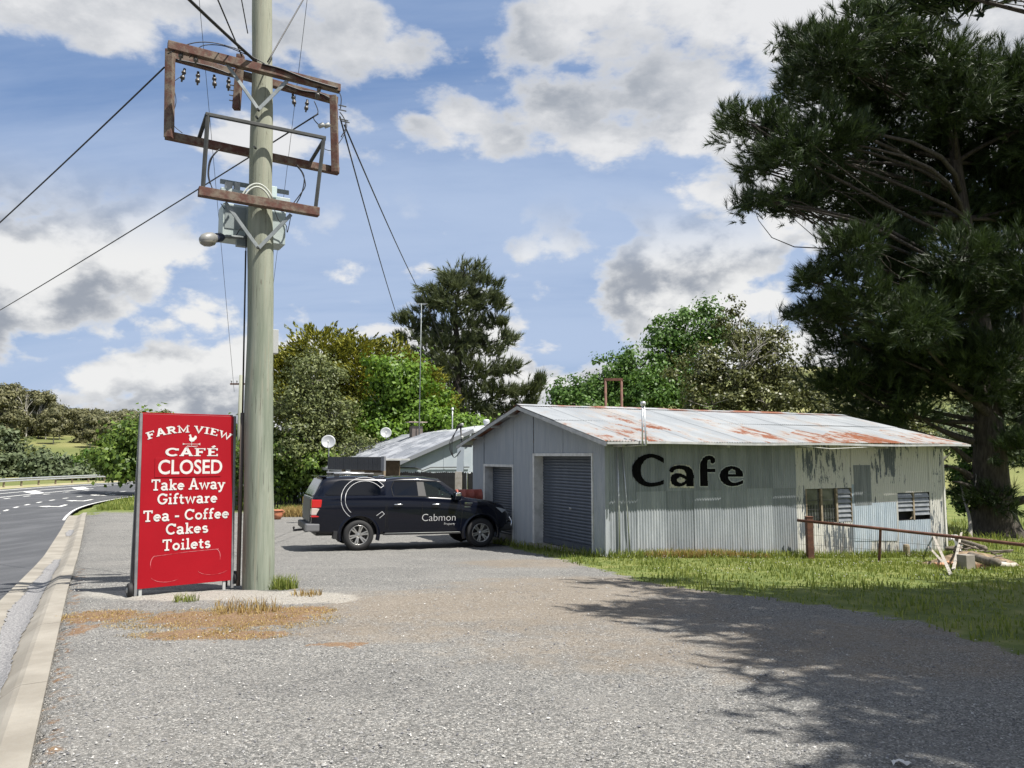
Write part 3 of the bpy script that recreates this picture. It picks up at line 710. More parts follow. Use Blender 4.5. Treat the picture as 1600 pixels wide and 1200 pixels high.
TRIM = simple('weathered_grey_trim', (.30, .31, .31), (.42, .42, .41), 5, .7)
for s_, (a, b) in enumerate(((-OY, WF / 2), (WF / 2, WF + OY))):
    mb = MB(); f = lambda y: 2.0 + .236 * (y if y <= WF/2 else WF - y)
    mb.bar((-OX + .02, a, f(a) - .03), (-OX + .02, b, f(b) - .03), .03, .09); mb.build('barge_board', TRIM, shed)
    mb = MB(); mb.bar((LS + OX - .02, a, f(a) - .03), (LS + OX - .02, b, f(b) - .03), .03, .09); mb.build('barge_board', TRIM, shed)
for y in (-.25, .9, 2.1, 3.3, 4.3, 5.4, 6.6, 7.6):        # purlin ends poking out under the gable
    mb = MB(); zz = 2.0 + .236 * (y if y <= WF/2 else WF - y) - .055; mb.box(-OX + .04, .02, y - .03, y + .03, zz - .05, zz + .02); mb.build('purlin_end', TRIM, shed)
for x in (.25, 3.2, 5.75, 8.6, 11.1):
    mb = MB(); mb.box(x - .045, x + .045, -.36, .02, 1.78, 1.9); mb.build('rafter_end', TRIM, shed, bevel=.006)
mb = MB(); pts = [(x, -OY - .03, 1.865 + .012 * math.sin(x * 1.3)) for x in np.linspace(-OX, LS + OX, 24)]
for i in range(len(pts) - 1): mb.bar(pts[i], pts[i + 1], .07, .05)
mb.build('gutter', TRIM, shed)
mb = MB(); mb.tube([(5.2, -OY - .02, 1.83), (6.2, -OY - .05, 1.76), (7.3, -OY - .05, 1.80), (8.2, -OY - .03, 1.83)], .008, 6); mb.build('sagging_cable', simple('pale_cable', (.5, .5, .48)), shed)
PIPE = simple('galvanised_pipe', (.42, .44, .46), (.55, .56, .57), 8, .4, .5)
mb = MB(); mb.tube([(.56, -OY - .12, 2.68), (.60, -OY - .12, 1.82), (.30, -.28, 1.80)], .022, 8); mb.tube([(.52, -OY - .12, 2.68), (.50, -OY - .12, 1.80)], .018, 8); mb.lathe([(.0, 2.76), (.05, 2.755), (.06, 2.72), (.05, 2.68), (.02, 2.66)], 12, Matrix.Translation((.54, -OY - .12, 0))); mb.build('vent_pipe', PIPE, shed, True)
mb = MB(); mb.tube([(.30, -.05, 1.85), (.32, -.05, sh_g(.3, 0))], .02, 8); mb.build('down_pipe', PIPE, shed, True)
mb = MB(); mb.tube([(.42, -.05, 1.85), (.52, -.045, .6), (.60, -.05, sh_g(.6, 0))], .016, 8); mb.build('down_pipe', PIPE, shed, True)
mb = MB(); mb.tube([sh_w(LS + .3, .2, 1.72) - sh_w(0, 0), ], .01) if False else None
# -- the painted word, following the corrugations of the wall
PIXL = {
 'C': [[(555,190),(500,160),(440,142),(390,138),(330,150),(270,180),(225,225),(195,280),(190,330),(200,385),(225,430),(265,470),(320,500),(380,513),(440,510),(500,498),(555,482),(555,432),(500,455),(450,465),(400,468),(350,455),(315,420),(295,370),(290,320),(300,270),(325,225),(360,195),(400,182),(440,185),(500,215),(555,245)]],
 'a': [[(615,330),(625,300),(660,280),(720,268),(790,272),(845,292),(882,330),(893,380),(893,507),(808,507),(806,480),(770,503),(725,512),(680,505),(645,480),(626,440),(630,400),(655,372),(690,358),(740,360),(785,378),(806,395),(806,370),(795,340),(770,318),(730,310),(690,315),(668,330),(655,350),(630,352)],[(705,425),(730,402),(760,405),(790,425),(806,435),(785,455),(750,472),(722,465),(705,445)]],
 'f': [[(965,505),(962,270),(975,225),(1000,185),(1035,163),(1075,158),(1110,168),(1132,195),(1135,225),(1118,247),(1100,250),(1088,240),(1085,215),(1070,203),(1050,215),(1043,250),(1043,308),(1135,308),(1135,347),(1045,347),(1052,505)]],
 'e': [[(1455,398),(1455,375),(1440,335),(1405,300),(1360,282),(1310,277),(1255,290),(1210,325),(1185,370),(1185,400),(1200,440),(1235,478),(1280,500),(1330,507),(1390,500),(1440,480),(1455,470),(1455,435),(1420,450),(1370,467),(1330,465),(1300,445),(1285,410),(1285,398)],[(1285,370),(1290,335),(1325,310),(1360,325),(1373,370)]]}
def to_wall(z): return [sh_pix(960 + x / 7.273, 690 + y / 7.273) for x, y in z]
def painted(loops, m, name, off, grow=0.0, jag=0.0):
    rows = []; allx = [p[0] for l in loops for p in l]; du = PITCHC / 8; mb = MB(); u = min(allx) - grow
    random.seed(5)
    while u < max(allx) + grow:
        uu = u + du / 2; iv = []
        for shift in ((0,) if not grow else (-grow, -grow * .5, 0, grow * .5, grow)):
            zs = []
            for l in loops:
                for i in range(len(l)):
                    (xa, za), (xb, zb) = l[i], l[(i + 1) % len(l)]
                    if (xa > uu + shift) != (xb > uu + shift): zs.append(za + (zb - za) * (uu + shift - xa) / (xb - xa))
            zs.sort(); e = math.sqrt(max(0, grow * grow - shift * shift)) if grow else 0
            iv += [(zs[i] - e - jag * random.random(), zs[i + 1] + e + jag * random.random()) for i in range(0, len(zs) - 1, 2)]
        iv.sort(); mer = []
        for a, b in iv:
            if mer and a <= mer[-1][1]: mer[-1][1] = max(b, mer[-1][1])
            else: mer.append([a, b])
        for a, b in mer:
            n = len(mb.v); mb.v += [(u, -corr(u) - off, a), (u + du, -corr(u + du) - off, a), (u + du, -corr(u + du) - off, b), (u, -corr(u) - off, b)]; mb.f.append((n, n + 1, n + 2, n + 3))
        u += du
    return link(name, mb.mesh(name), m, shed, False)
BLK = simple('black_sign_paint', (.004, .004, .005), (.008, .008, .009), 8, .9, spec=.05)
HALO = simple('flaked_cream_paint', (.50, .47, .38), (.28, .29, .29), 18, .7, lo=.45, hi=.6)
HALO2 = simple('thin_grey_outline_paint', (.40, .42, .41), (.33, .35, .36), 8, .6)
for ch, loops in PIXL.items():
    L_ = [to_wall(l) for l in loops]
    painted(L_, BLK, 'letter', .032)
    if ch in 'fe': painted(L_, HALO2, 'letter_outline', .027, .028)
    if ch == 'a':
        q = to_wall([(620, 520), (897, 525), (893, 330), (845, 275), (760, 255), (660, 275), (625, 340)]); painted([q], HALO, 'letter_ground', .0275, 0, .015)

# ================================================================== pipe rail fence beside the shed
RUSTP = simple('rusty_pipe', (.075, .028, .018), (.14, .06, .035), 6, .7)
rp = sh_w(5.62, -.42); rp.z = gz(rp.x, rp.y)
rail = empty('rail_fence', rp, 0, 'low fence of one rusty pipe rail on a rusty post beside the shed', 'fence')
q0 = P(1243, 812, 0.001) if False else None
pa = Vector((rp.x, rp.y, 0)); ztop = P(1243, 808, rp.y).z
mb = MB(); mb.box(-.075, .075, -.075, .075, -.1, ztop - rp.z); mb.box(-.085, .085, -.085, .085, ztop - rp.z, ztop - rp.z + .02); mb.build('post', RUSTP, rail, bevel=.008)
ra = P(1246, 813, rp.y); rb = P(1485, 838, rp.y - 2.2); rc = P(1720, 864, rp.y - 4.6)
mb = MB(); pts = [ra, ra.lerp(rb, .5) + Vector((0, 0, .01)), rb, rb.lerp(rc, .5) + Vector((0, 0, -.01)), rc]; mb.tube([p - rp for p in pts], .036, 10); mb.build('pipe_rail', RUSTP, rail, True)
pk = ra.lerp(rb, .58); g = gz(pk.x - .1, pk.y)
mb = MB(); mb.bar((pk - rp) + Vector((0, .05, -.02)), Vector((pk.x - .10, pk.y, g - .1)) - rp, .045, .045); mb.build('picket', RUSTP, rail)
g = gz(rc.x, rc.y); mb = MB(); mb.bar(rc - rp, Vector((rc.x, rc.y, g - .1)) - rp, .09, .09); mb.build('post', RUSTP, rail)
WIRE = simple('old_fence_wire', (.12, .11, .10), None, rough=.6)
for k in (.35, .62):
    mb = MB(); mb.tube([Vector((p.x, p.y, p.z * (1 - k) + (gz(p.x, p.y)) * k)) - rp for p in pts], .004, 4); mb.build('fence_wire', WIRE, rail)
mb = MB(); c = P(1416, 850, 21.0); g = gz(c.x, c.y); h = c.z - g
so = mb.lathe([(.0, h), (.07, h - .01), (.085, h - .06), (.09, 0), (.10, -.1)], 10).build('timber_stump_post', WOOD, None); so.location = (c.x, c.y, g); tag(so, 'short weathered timber post against the foot of the white shed end', 'post')
# ---- heap of timber and rubble at the shed's far corner
def hp(px, py, Y): p = P(px, py, Y); return p
random.seed(11)
LOGM = simple('grey_old_log', (.085, .068, .05), (.19, .165, .135), 9, .9, bump=.6, bscale=18, stretch=(1, 1, 1)); RED = simple('broken_brick', (.33, .16, .09), (.42, .25, .16), 7, .9)
PALE = simple('bleached_plank', (.30, .27, .23), (.46, .43, .38), 7, .8)
def log(a, b, r, name, m, lab, cat, group=None, sides=9):
    a = Vector(a); b = Vector(b); mb = MB(); n = 6
    mb.tube([a.lerp(b, i / n) + Vector((random.gauss(0, r * .12), random.gauss(0, r * .12), random.gauss(0, r * .1))) for i in range(n + 1)], [r * random.uniform(.85, 1.1) for i in range(n + 1)], sides); o = mb.build(name, m, None, True)
    return tag(o, lab, cat, group)
def onG(px, py, up): p = G(px, py); p.z += up; return p
log(onG(1498, 872, .50), onG(1540, 884, .40), .07, 'log', LOGM, 'thick grey log lying on top of the timber heap', 'log')
log(onG(1505, 880, .22), onG(1556, 892, .14), .085, 'log', LOGM, 'thick grey log low on the right of the timber heap', 'log')
log(onG(1478, 876, .30), onG(1522, 878, .38), .06, 'log', LOGM, 'thin dark branch across the back of the timber heap', 'log')
log(onG(1540, 888, .08), onG(1586, 888, .07), .06, 'log', PALE, 'pale grey log end lying in grass right of the heap', 'log')
for (a, b, lab) in (((1460, 868, .55), (1486, 900, .02), 'bleached plank leaning left in front of the timber heap'), ((1504, 866, .62), (1490, 894, .05), 'bleached plank leaning right in front of the timber heap'), ((1452, 872, .30), (1476, 885, .05), 'short bleached plank lying at the heap\'s left end')):
    A, B = onG(*a), onG(*b); mb = MB(); mb.bar(A, B, .02, .05, (.3, -.8, .3)); tag(mb.build('plank', PALE), lab, 'plank')
c = onG(1510, 890, 0); mb = MB(); mb.box(-.12, .12, -.10, .10, -.03, .28, Matrix.Rotation(.4, 4, 'Z')); o = mb.build('concrete_block', CONC, None, bevel=.012); o.location = c; tag(o, 'upright grey concrete block in front of the timber heap', 'block')
for k, (px, py, lab) in enumerate(((1470, 887, 'broken reddish brick at the left of the heap'), (1483, 884, 'broken reddish brick beside the crossed planks'), (1497, 888, 'broken reddish brick left of the concrete block'), (1530, 889, 'broken reddish brick right of the concrete block'))):
    c = onG(px, py, 0); mb = MB(); mb.box(-.11, .11, -.06, .06, -.03, .09, Matrix.Rotation(k * .9, 4, 'Z') @ Matrix.Rotation(.2, 4, 'X')); o = mb.build('brick', RED, None, bevel=.008); o.location = c; tag(o, lab, 'brick')
for k in range(16):
    a = onG(1482 + random.random() * 70, 878 + random.random() * 9, .10 + .30 * random.random()); d = Vector((random.uniform(-.6, .6), random.uniform(-.4, .2), random.uniform(-.12, .22)))
    log(a, a + d, .014 + .014 * random.random(), 'stick', LOGM, 'thin stick tangled in the timber heap by the shed corner', 'stick', 'sticks in the timber heap', 6)
EARTH = simple('rubble_earth', (.12, .085, .05), (.26, .19, .12), 6, .95, bump=.8, bscale=14)
mb = MB(); c = onG(1515, 884, 0); rows = 7; seg = 18
for i in range(rows):
    rr = 1 - i / (rows - 1)
    for k in range(seg):
        a = 6.283 * k / seg; j = 1 + .18 * math.sin(3 * a + i) + .1 * random.random(); mb.v.append((math.cos(a) * rr * 1.25 * j, math.sin(a) * rr * .6 * j, -.12 + .42 * (1 - rr**1.6) + .05 * random.random()))
mb.f = [(i*seg + k, i*seg + (k+1) % seg, (i+1)*seg + (k+1) % seg, (i+1)*seg + k) for i in range(rows - 1) for k in range(seg)]
o = mb.build('rubble_heap', EARTH, None, True); o.location = c; tag(o, 'low mound of earth and rubble under the old timber', 'heap')
A, B = onG(1487, 856, .28), onG(1478, 862, .30)
mb = MB(); mb.tube([onG(1484, 868, .50), onG(1495, 868, .50), onG(1499, 872, .40), onG(1499, 880, .1)], .09, 12); tag(mb.build('white_pipe', simple('white_plastic_pipe', (.70, .70, .68), None, rough=.4), None, True), 'short bent white plastic pipe at the shed corner', 'pipe')
# ================================================================== power pole
PB = G(397, 922); POLE = Vector((PB.x, PB.y + .15, gz(PB.x, PB.y + .15)))
LEAN = Matrix.Rotation(R(-1.3), 4, 'Y')
pole = empty('power_pole', POLE, 0, 'tall pale green timber power pole with rusty crossarm frames beside the red sign', 'power pole')
AX = Vector((.862, .507, 0)).normalized(); BX = Vector((AX.y, -AX.x, 0))      # along the crossarms / towards the yard
def paxis(z): v = LEAN @ Vector((0, 0, z - POLE.z)); return POLE + v
def PP(px, py, b):                          # photo pixel on the vertical plane b metres in front of the pole axis (local to the pole)
    d = ray(px, py); o = Vector((0, 0, CAMZ)); c = paxis(5.0) + BX * b; t_ = (c - o).dot(BX) / d.dot(BX); return o + d * t_ - POLE
t = NT('treated_pine_pole'); o = t.tc(); v = t.map(o, (5, 5, .35))
c = t.mix(t.ramp(t.noise(v, 2.2, 6, .6), .34, .68), (.145, .172, .128), (.24, .262, .21))
c = t.mix(t.math('MULTIPLY', t.ramp(t.noise(t.map(o, (14, 14, .5)), 1.4, 5, .7), .52, .72), .55), c, (.25, .22, .16))
sp = t.n('ShaderNodeSeparateXYZ'); t.set(sp.inputs[0], o)
c = t.mix(t.math('MULTIPLY', t.ramp(sp.outputs[2], 2.5, 6.5), .45), c, (.32, .31, .24))
cr = t.ramp(t.noise(t.map(o, (34, 34, .6)), 1.6, 4, .65), .63, .67); c = t.mix(t.math('MULTIPLY', cr, .85), c, (.05, .046, .036)); kn = t.ramp(t.noise(t.map(o, (6, 6, 2.2)), 2.0, 2, .5), .70, .76); c = t.mix(t.math('MULTIPLY', kn, .6), c, (.10, .085, .06))
t.bsdf(c, .85, 0, t.bump(t.math('SUBTRACT', t.noise(v, 6, 6, .7), cr), .6, .012)); POLEM = t.m
mb = MB(); n = 30; pts = []; rad = []
for i in range(n + 1):
    z = -.3 + 9.8 * i / n; pts.append(LEAN @ Vector((.006 * math.sin(z * 2.1), .006 * math.cos(z * 1.7), z))); rad.append(.203 - .0088 * z + .004 * math.sin(z * 3.3) + (.014 * math.exp(-((z - 4.75) / .22)**2)))
mb.tube(pts, rad, 28); mb.build('pole', POLEM, pole, True)
OLDW = NT('weathered_red_timber'); t = OLDW; o = t.tc()
c = t.mix(t.ramp(t.noise(t.map(o, (2, 2, 2)), 3.5, 7, .65), .40, .62), (.085, .032, .022), (.150, .118, .088)); c = t.mix(t.math('MULTIPLY', t.ramp(t.noise(o, 22, 4), .5, .7), .5), c, (.05, .035, .028))
t.bsdf(c, .85, 0, t.bump(t.noise(o, 25, 5), .5, .008)); OLDW = t.m
GALV = simple('dull_galvanised_steel', (.16, .18, .185), (.25, .27, .275), 6, .5, .5); DKST = simple('dark_angle_iron', (.024, .027, .027), (.05, .052, .05), 6, .7, 0)
BLKC = simple('black_cable', (.012, .012, .014), None, rough=.5)
def beam(name, a, b, w, h, m): mb = MB(); mb.bar(a, b, w, h); return mb.build(name, m, pole, bevel=.006)
FB, BB = .27, -.25
beam('crossarm', PP(262, 71, FB), PP(531, 139, FB), .10, .11, OLDW)
a2, b2 = PP(272, 89, BB), PP(527, 158, BB); beam('crossarm', a2, b2, .09, .10, OLDW)
beam('crossarm', PP(258, 211, BB), PP(529, 268, BB), .10, .10, OLDW)
beam('side_upright', PP(266, 78, BB + .11), PP(264, 216, BB + .11), .10, .10, OLDW); beam('side_upright', PP(521, 150, BB + .11), PP(524, 270, BB + .11), .10, .10, OLDW)
beam('short_arm', PP(383, 88, .0) - AX * .06, PP(374, 172, .0) - AX * .04, .09, .09, OLDW)
lb0, lb1 = PP(310, 299, FB), PP(498, 332, FB); beam('platform_beam', lb0, lb1, .11, .12, OLDW)
for a, b in (((353, 98), (404, 171)), ((449, 126), (404, 171)), ((352, 316), (404, 388)), ((455, 335), (404, 388))):
    beam('brace', PP(*a, FB + .0), PP(*b, .215), .012, .05, GALV)
for a, b in (((325, 178), (317, 295)), ((506, 215), (493, 326)), ((321, 178), (509, 216))): beam('angle_iron_frame', PP(*a, FB + .02), PP(*b, FB + .02), .045, .045, DKST)
beam('angle_iron_frame', PP(323, 180, FB), PP(311, 216, BB), .045, .045, DKST); beam('angle_iron_frame', PP(507, 217, FB), PP(484, 255, BB), .04, .04, DKST)
# fuse holders hanging under the arms
INS = simple('fuse_porcelain', (.05, .045, .04), (.12, .11, .10), 12, .35); LIGHTI = simple('grey_fitting', (.35, .36, .35), None, rough=.5)
fp = None
for px, py in ((286, 118), (309, 123), (335, 128), (357, 132), (459, 157), (479, 166), (497, 145), (306, 90), (283, 84)):
    c = PP(px, py, BB if (px, py) not in ((306, 90), (497, 145), (283, 84)) else FB); mb = MB()
    mb.lathe([(0, .10), (.018, .10), (.018, .06), (.030, .055), (.030, .03), (.018, .025), (.020, -.01), (.032, -.015), (.030, -.05), (.014, -.055), (.012, -.09), (0, -.09)], 10, Matrix.Translation(c) @ Matrix.Rotation(random.uniform(-.25, .25), 4, 'Y')); mb.build('fuse_holder', INS, pole, True)
for px, py in ((502, 196), (511, 196)): c = PP(px, py, .1); mb = MB(); mb.lathe([(0, .05), (.035, .04), (.035, -.04), (0, -.05)], 8, Matrix.Translation(c) @ Matrix.Rotation(1.2, 4, 'Y')); mb.build('line_connector', LIGHTI, pole, True)
for k in range(4): c = PP(370, 135 + k * 8, 0); mb = MB(); mb.bar(c - AX * .10, c + AX * .02, .012, .012); mb.build('bolt', DKST, pole)
for px, py, b in ((529, 164, BB), (529, 171, BB), (532, 186, BB), (534, 189, BB)): c = PP(px, py, b); mb = MB(); mb.bar(c, c + AX * .12, .014, .014); mb.build('bolt', DKST, pole)
for px, py in ((403, 171), (403, 387), (401, 183), (398, 230)): c = PP(px, py, .24); mb = MB(); mb.lathe([(0, .02), (.016, .02), (.016, -.04)], 8, Matrix.Translation(c) @ Matrix.Rotation(R(90), 4, 'X')); mb.build('bolt', DKST, pole)
# cabinet behind the pole
CAB = simple('grey_green_cabinet', (.30, .36, .355), (.38, .43, .42), 5, .5, .1); CABD = simple('dark_cabinet_panel', (.17, .205, .21), (.22, .25, .25), 5, .5, .1)  # second, darker grey-green for the back plate, side box and door
c0, c1 = PP(345, 300, -.34), PP(447, 318, -.34); cw = (c1 - c0).dot(AX)
def cabbox(name, px0, py0, px1, py1, b0, b1, m):
    p0 = PP(px0, py0, b1); p1 = PP(px1, py1, b1); a0, a1 = p0.dot(AX), p1.dot(AX); mb = MB()
    Mx = Matrix(((AX.x, BX.x, 0, 0), (AX.y, BX.y, 0, 0), (0, 0, 1, 0), (0, 0, 0, 1))); mb.box(a0, a1, b0, b1, p1.z, p0.z, Mx); return mb.build(name, m, pole, bevel=.006)
cab = cabbox('cabinet', 348, 318, 444, 384, -.62, -.26, CAB)
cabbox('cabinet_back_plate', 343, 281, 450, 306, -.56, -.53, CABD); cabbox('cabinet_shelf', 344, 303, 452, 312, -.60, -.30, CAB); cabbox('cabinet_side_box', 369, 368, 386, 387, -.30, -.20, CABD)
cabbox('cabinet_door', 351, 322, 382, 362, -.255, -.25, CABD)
for a, b in (((352, 285), (362, 300)), ((366, 286), (374, 300))): cabbox('fuse_block', a[0], a[1], b[0], b[1], -.52, -.40, LIGHTI)
cabbox('bracket', 422, 292, 431, 311, -.34, -.24, simple('pale_bracket', (.45, .55, .55), None, rough=.5))
mb = MB(); mb.tube([PP(376 + 50 * i / 14, 311 - 24 * math.sin(math.pi * i / 14)**.7, .235) for i in range(15)], .012, 6); mb.tube([PP(380 + 42 * i / 14, 312 - 20 * math.sin(math.pi * i / 14)**.7, .235) for i in range(15)], .012, 6); mb.build('earth_strap', simple('strap_grey', (.40, .42, .38), None, rough=.6), pole, True)
# street light on a short arm
LMP = simple('lamp_housing', (.15, .15, .145), (.21, .21, .20), 6, .45); LENS = simple('lamp_bowl', (.16, .15, .125), (.22, .21, .18), 6, .15, spec=.6)
lc = PP(328, 373, .12); la = PP(350, 370, .0); ld = (la - lc).normalized()
mm = Matrix.Translation(lc) @ ld.to_track_quat('Z', 'Y').to_matrix().to_4x4() @ Matrix.Scale(.88, 4)
lh = MB().lathe([(0, -.18), (.05, -.165), (.085, -.11), (.098, -.03), (.09, .05), (.065, .10), (.06, .22), (.035, .24), (0, .245)], 16, mm).build('street_light', LMP, pole, True)
MB().lathe([(0, -.172), (.048, -.158), (.080, -.105), (.092, -.03), (.086, .04), (0, .045)], 16, Matrix.Translation((0, 0, -.022)) @ mm).build('lens', LENS, lh, True)
MB().lathe([(.067, .09), (.072, .12), (.070, .21), (.05, .25)], 14, mm).build('photo_cell_collar', simple('dark_blue_collar', (.015, .022, .05), None, rough=.4), lh, True)
mb = MB(); mb.tube([lc + ld * .2, la + ld * .05, PP(385, 372, -.05)], .025, 8); mb.build('light_arm', GALV, pole, True)
# pipes and small box on the lower pole
def side_pipe(px, y0, y1, b, r, m, name): mb = MB(); mb.tube([PP(px[0], y0, b), PP((px[0] + px[1]) / 2, (y0 + y1) / 2, b), PP(px[1], y1, b)], r, 8); return mb.build(name, m, pole, True)
side_pipe((379, 372), 645, 915, -.02, .028, simple('brown_conduit', (.075, .06, .05), None, rough=.6), 'conduit')
side_pipe((384, 379), 392, 645, -.02, .012, BLKC, 'cable_run'); side_pipe((421, 423), 400, 640, -.02, .010, BLKC, 'cable_run')
side_pipe((422.5, 422), 640, 752, -.03, .022, simple('white_conduit', (.66, .67, .66), None, rough=.5), 'conduit'); side_pipe((422, 420), 752, 905, -.03, .012, BLKC, 'cable_run')
cabbox('meter_box', 422, 515, 433, 553, -.16, .0, simple('meter_box_grey', (.35, .36, .355), None, rough=.5))
def loopc(pp, b, r=.008, name='loop_cable'):
    pts = [PP(x, y, b) for x, y in pp]; out = []
    for i in range(len(pts) - 1):
        p0, p1, p2, p3 = pts[max(0, i - 1)], pts[i], pts[i + 1], pts[min(len(pts) - 1, i + 2)]
        for k in range(5):
            t_ = k / 5; out.append(.5 * ((2 * p1) + (p2 - p0) * t_ + (2 * p0 - 5 * p1 + 4 * p2 - p3) * t_**2 + (3 * p1 - p0 - 3 * p2 + p3) * t_**3))
    out.append(pts[-1]); mb = MB(); mb.tube(out, r, 6); return mb.build(name, BLKC, pole, True)
loopc([(343, 233), (331, 247), (326, 270), (330, 290), (337, 303)], .15); loopc([(340, 235), (328, 250), (325, 272), (328, 287)], .18)
loopc([(462, 258), (472, 270), (477, 290), (468, 305), (455, 322)], .1); loopc([(464, 258), (475, 275), (472, 300), (462, 320)], .06)
loopc([(262, 84), (298, 68), (335, 67), (380, 80), (400, 92), (430, 107), (470, 122), (505, 128), (531, 146), (532, 170)], FB + .03, .007)
loopc([(296, 90), (315, 72), (345, 71), (375, 81), (405, 95)], FB + .02, .006); loopc([(275, 93), (300, 98), (330, 105), (360, 116)], BB + .06, .012); loopc([(440, 130), (470, 141), (500, 146), (522, 158)], BB + .06, .012)
loopc([(410, 100), (440, 108), (470, 120), (500, 130), (528, 138)], FB + .065, .014); loopc([(258, 105), (266, 128), (282, 120)], BB, .005); loopc([(272, 140), (275, 160), (268, 190), (285, 208)], BB, .005)
loopc([(491, 158), (497, 175), (490, 185), (500, 197)], 0, .007); loopc([(531, 175), (538, 186), (540, 200), (533, 214)], BB, .008); loopc([(524, 185), (541, 190), (538, 210), (520, 234), (505, 232)], BB, .005)
loopc([(345, 318), (352, 327), (360, 326)], -.2, .006); loopc([(428, 325), (436, 345), (447, 352), (449, 363), (455, 335)], -.1, .006); loopc([(344, 365), (352, 371), (366, 371), (377, 356), (384, 365), (384, 400)], -.05, .007)

# ---- overhead wires, each its own thing
def wire(pts, r, label, sag=0.0, name='overhead_wire', n=14):
    a, b = Vector(pts[0]), Vector(pts[1]); out = [a.lerp(b, i / n) - Vector((0, 0, sag * 4 * (i / n) * (1 - i / n))) for i in range(n + 1)]
    mb = MB(); mb.tube(out, r, 5); return tag(mb.build(name, BLKC, None, True), label, 'wire')
W_ = lambda px, py, b: PP(px, py, b) + POLE
house_top = P(658, 545, 38); 
wire((W_(531, 182, BB), P(624, 505, 30.5)), .013, 'nearer black wire running from the pole down to the house', .12)
wire((W_(538, 195, BB), P(668, 478, 31.5)), .013, 'farther black wire running from the pole towards the tall pine', .15)
wire((P(668, 478, 31.5), P(742, 668, 33.0)), .010, 'black wire dropping past the tall pine to the house gable', .05)
wire((W_(257, 105, BB), P(-120, 455, 15.0)), .012, 'upper black wire leaving the crossarm to the left edge', .05)
wire((W_(497, 178, BB), P(-160, 575, 30.0)), .012, 'lower black wire passing behind the pole to the left edge', .12)
wire((W_(400, 96, FB), P(215, -80, 8.0)), .022, 'thick black cable rising from the crossarm to the upper left', .02)
wire((W_(378, 88, .1), P(315, -60, 8.4)), .010, 'thin black wire rising to the upper left of the thick cable pair', .0)
wire((W_(387, 52, .0), P(370, -40, 9.2)), .008, 'short black wire rising close beside the pole top', .0)
wire((W_(418, 97, FB), P(505, -55, 11.5)), .010, 'black wire rising to the right from behind the crossarm', .0)
wire((P(306, -60, 26), P(366, 612, 42)), .010, 'thin far wire hanging vertically left of the power pole', .0)
wire((P(487, -60, 26), P(424, 470, 40)), .010, 'thin far wire hanging vertically right of the power pole', .0)
# farther small pole mostly hidden behind the first
fpz = P(377, 600, 43); g = gz(fpz.x, fpz.y); fpo = empty('far_power_pole', (fpz.x, fpz.y, g), 0, 'small far power pole mostly hidden behind the near one', 'power pole')
MB().tube([(0, 0, -.3), (0, 0, fpz.z - g + .5)], [.16, .12], 10).build('pole', POLEM, fpo, True)
h = fpz.z - g; mb = MB(); mb.bar((-.62, 0, h), (.62, 0, h), .09, .09); mb.build('crossarm', OLDW, fpo)
for x in (-.55, -.25, .25, .55): MB().lathe([(0, .20), (.04, .18), (.05, .12), (.03, .1), (.02, 0)], 8, Matrix.Translation((x, 0, h + .04))).build('insulator', LIGHTI, fpo, True)
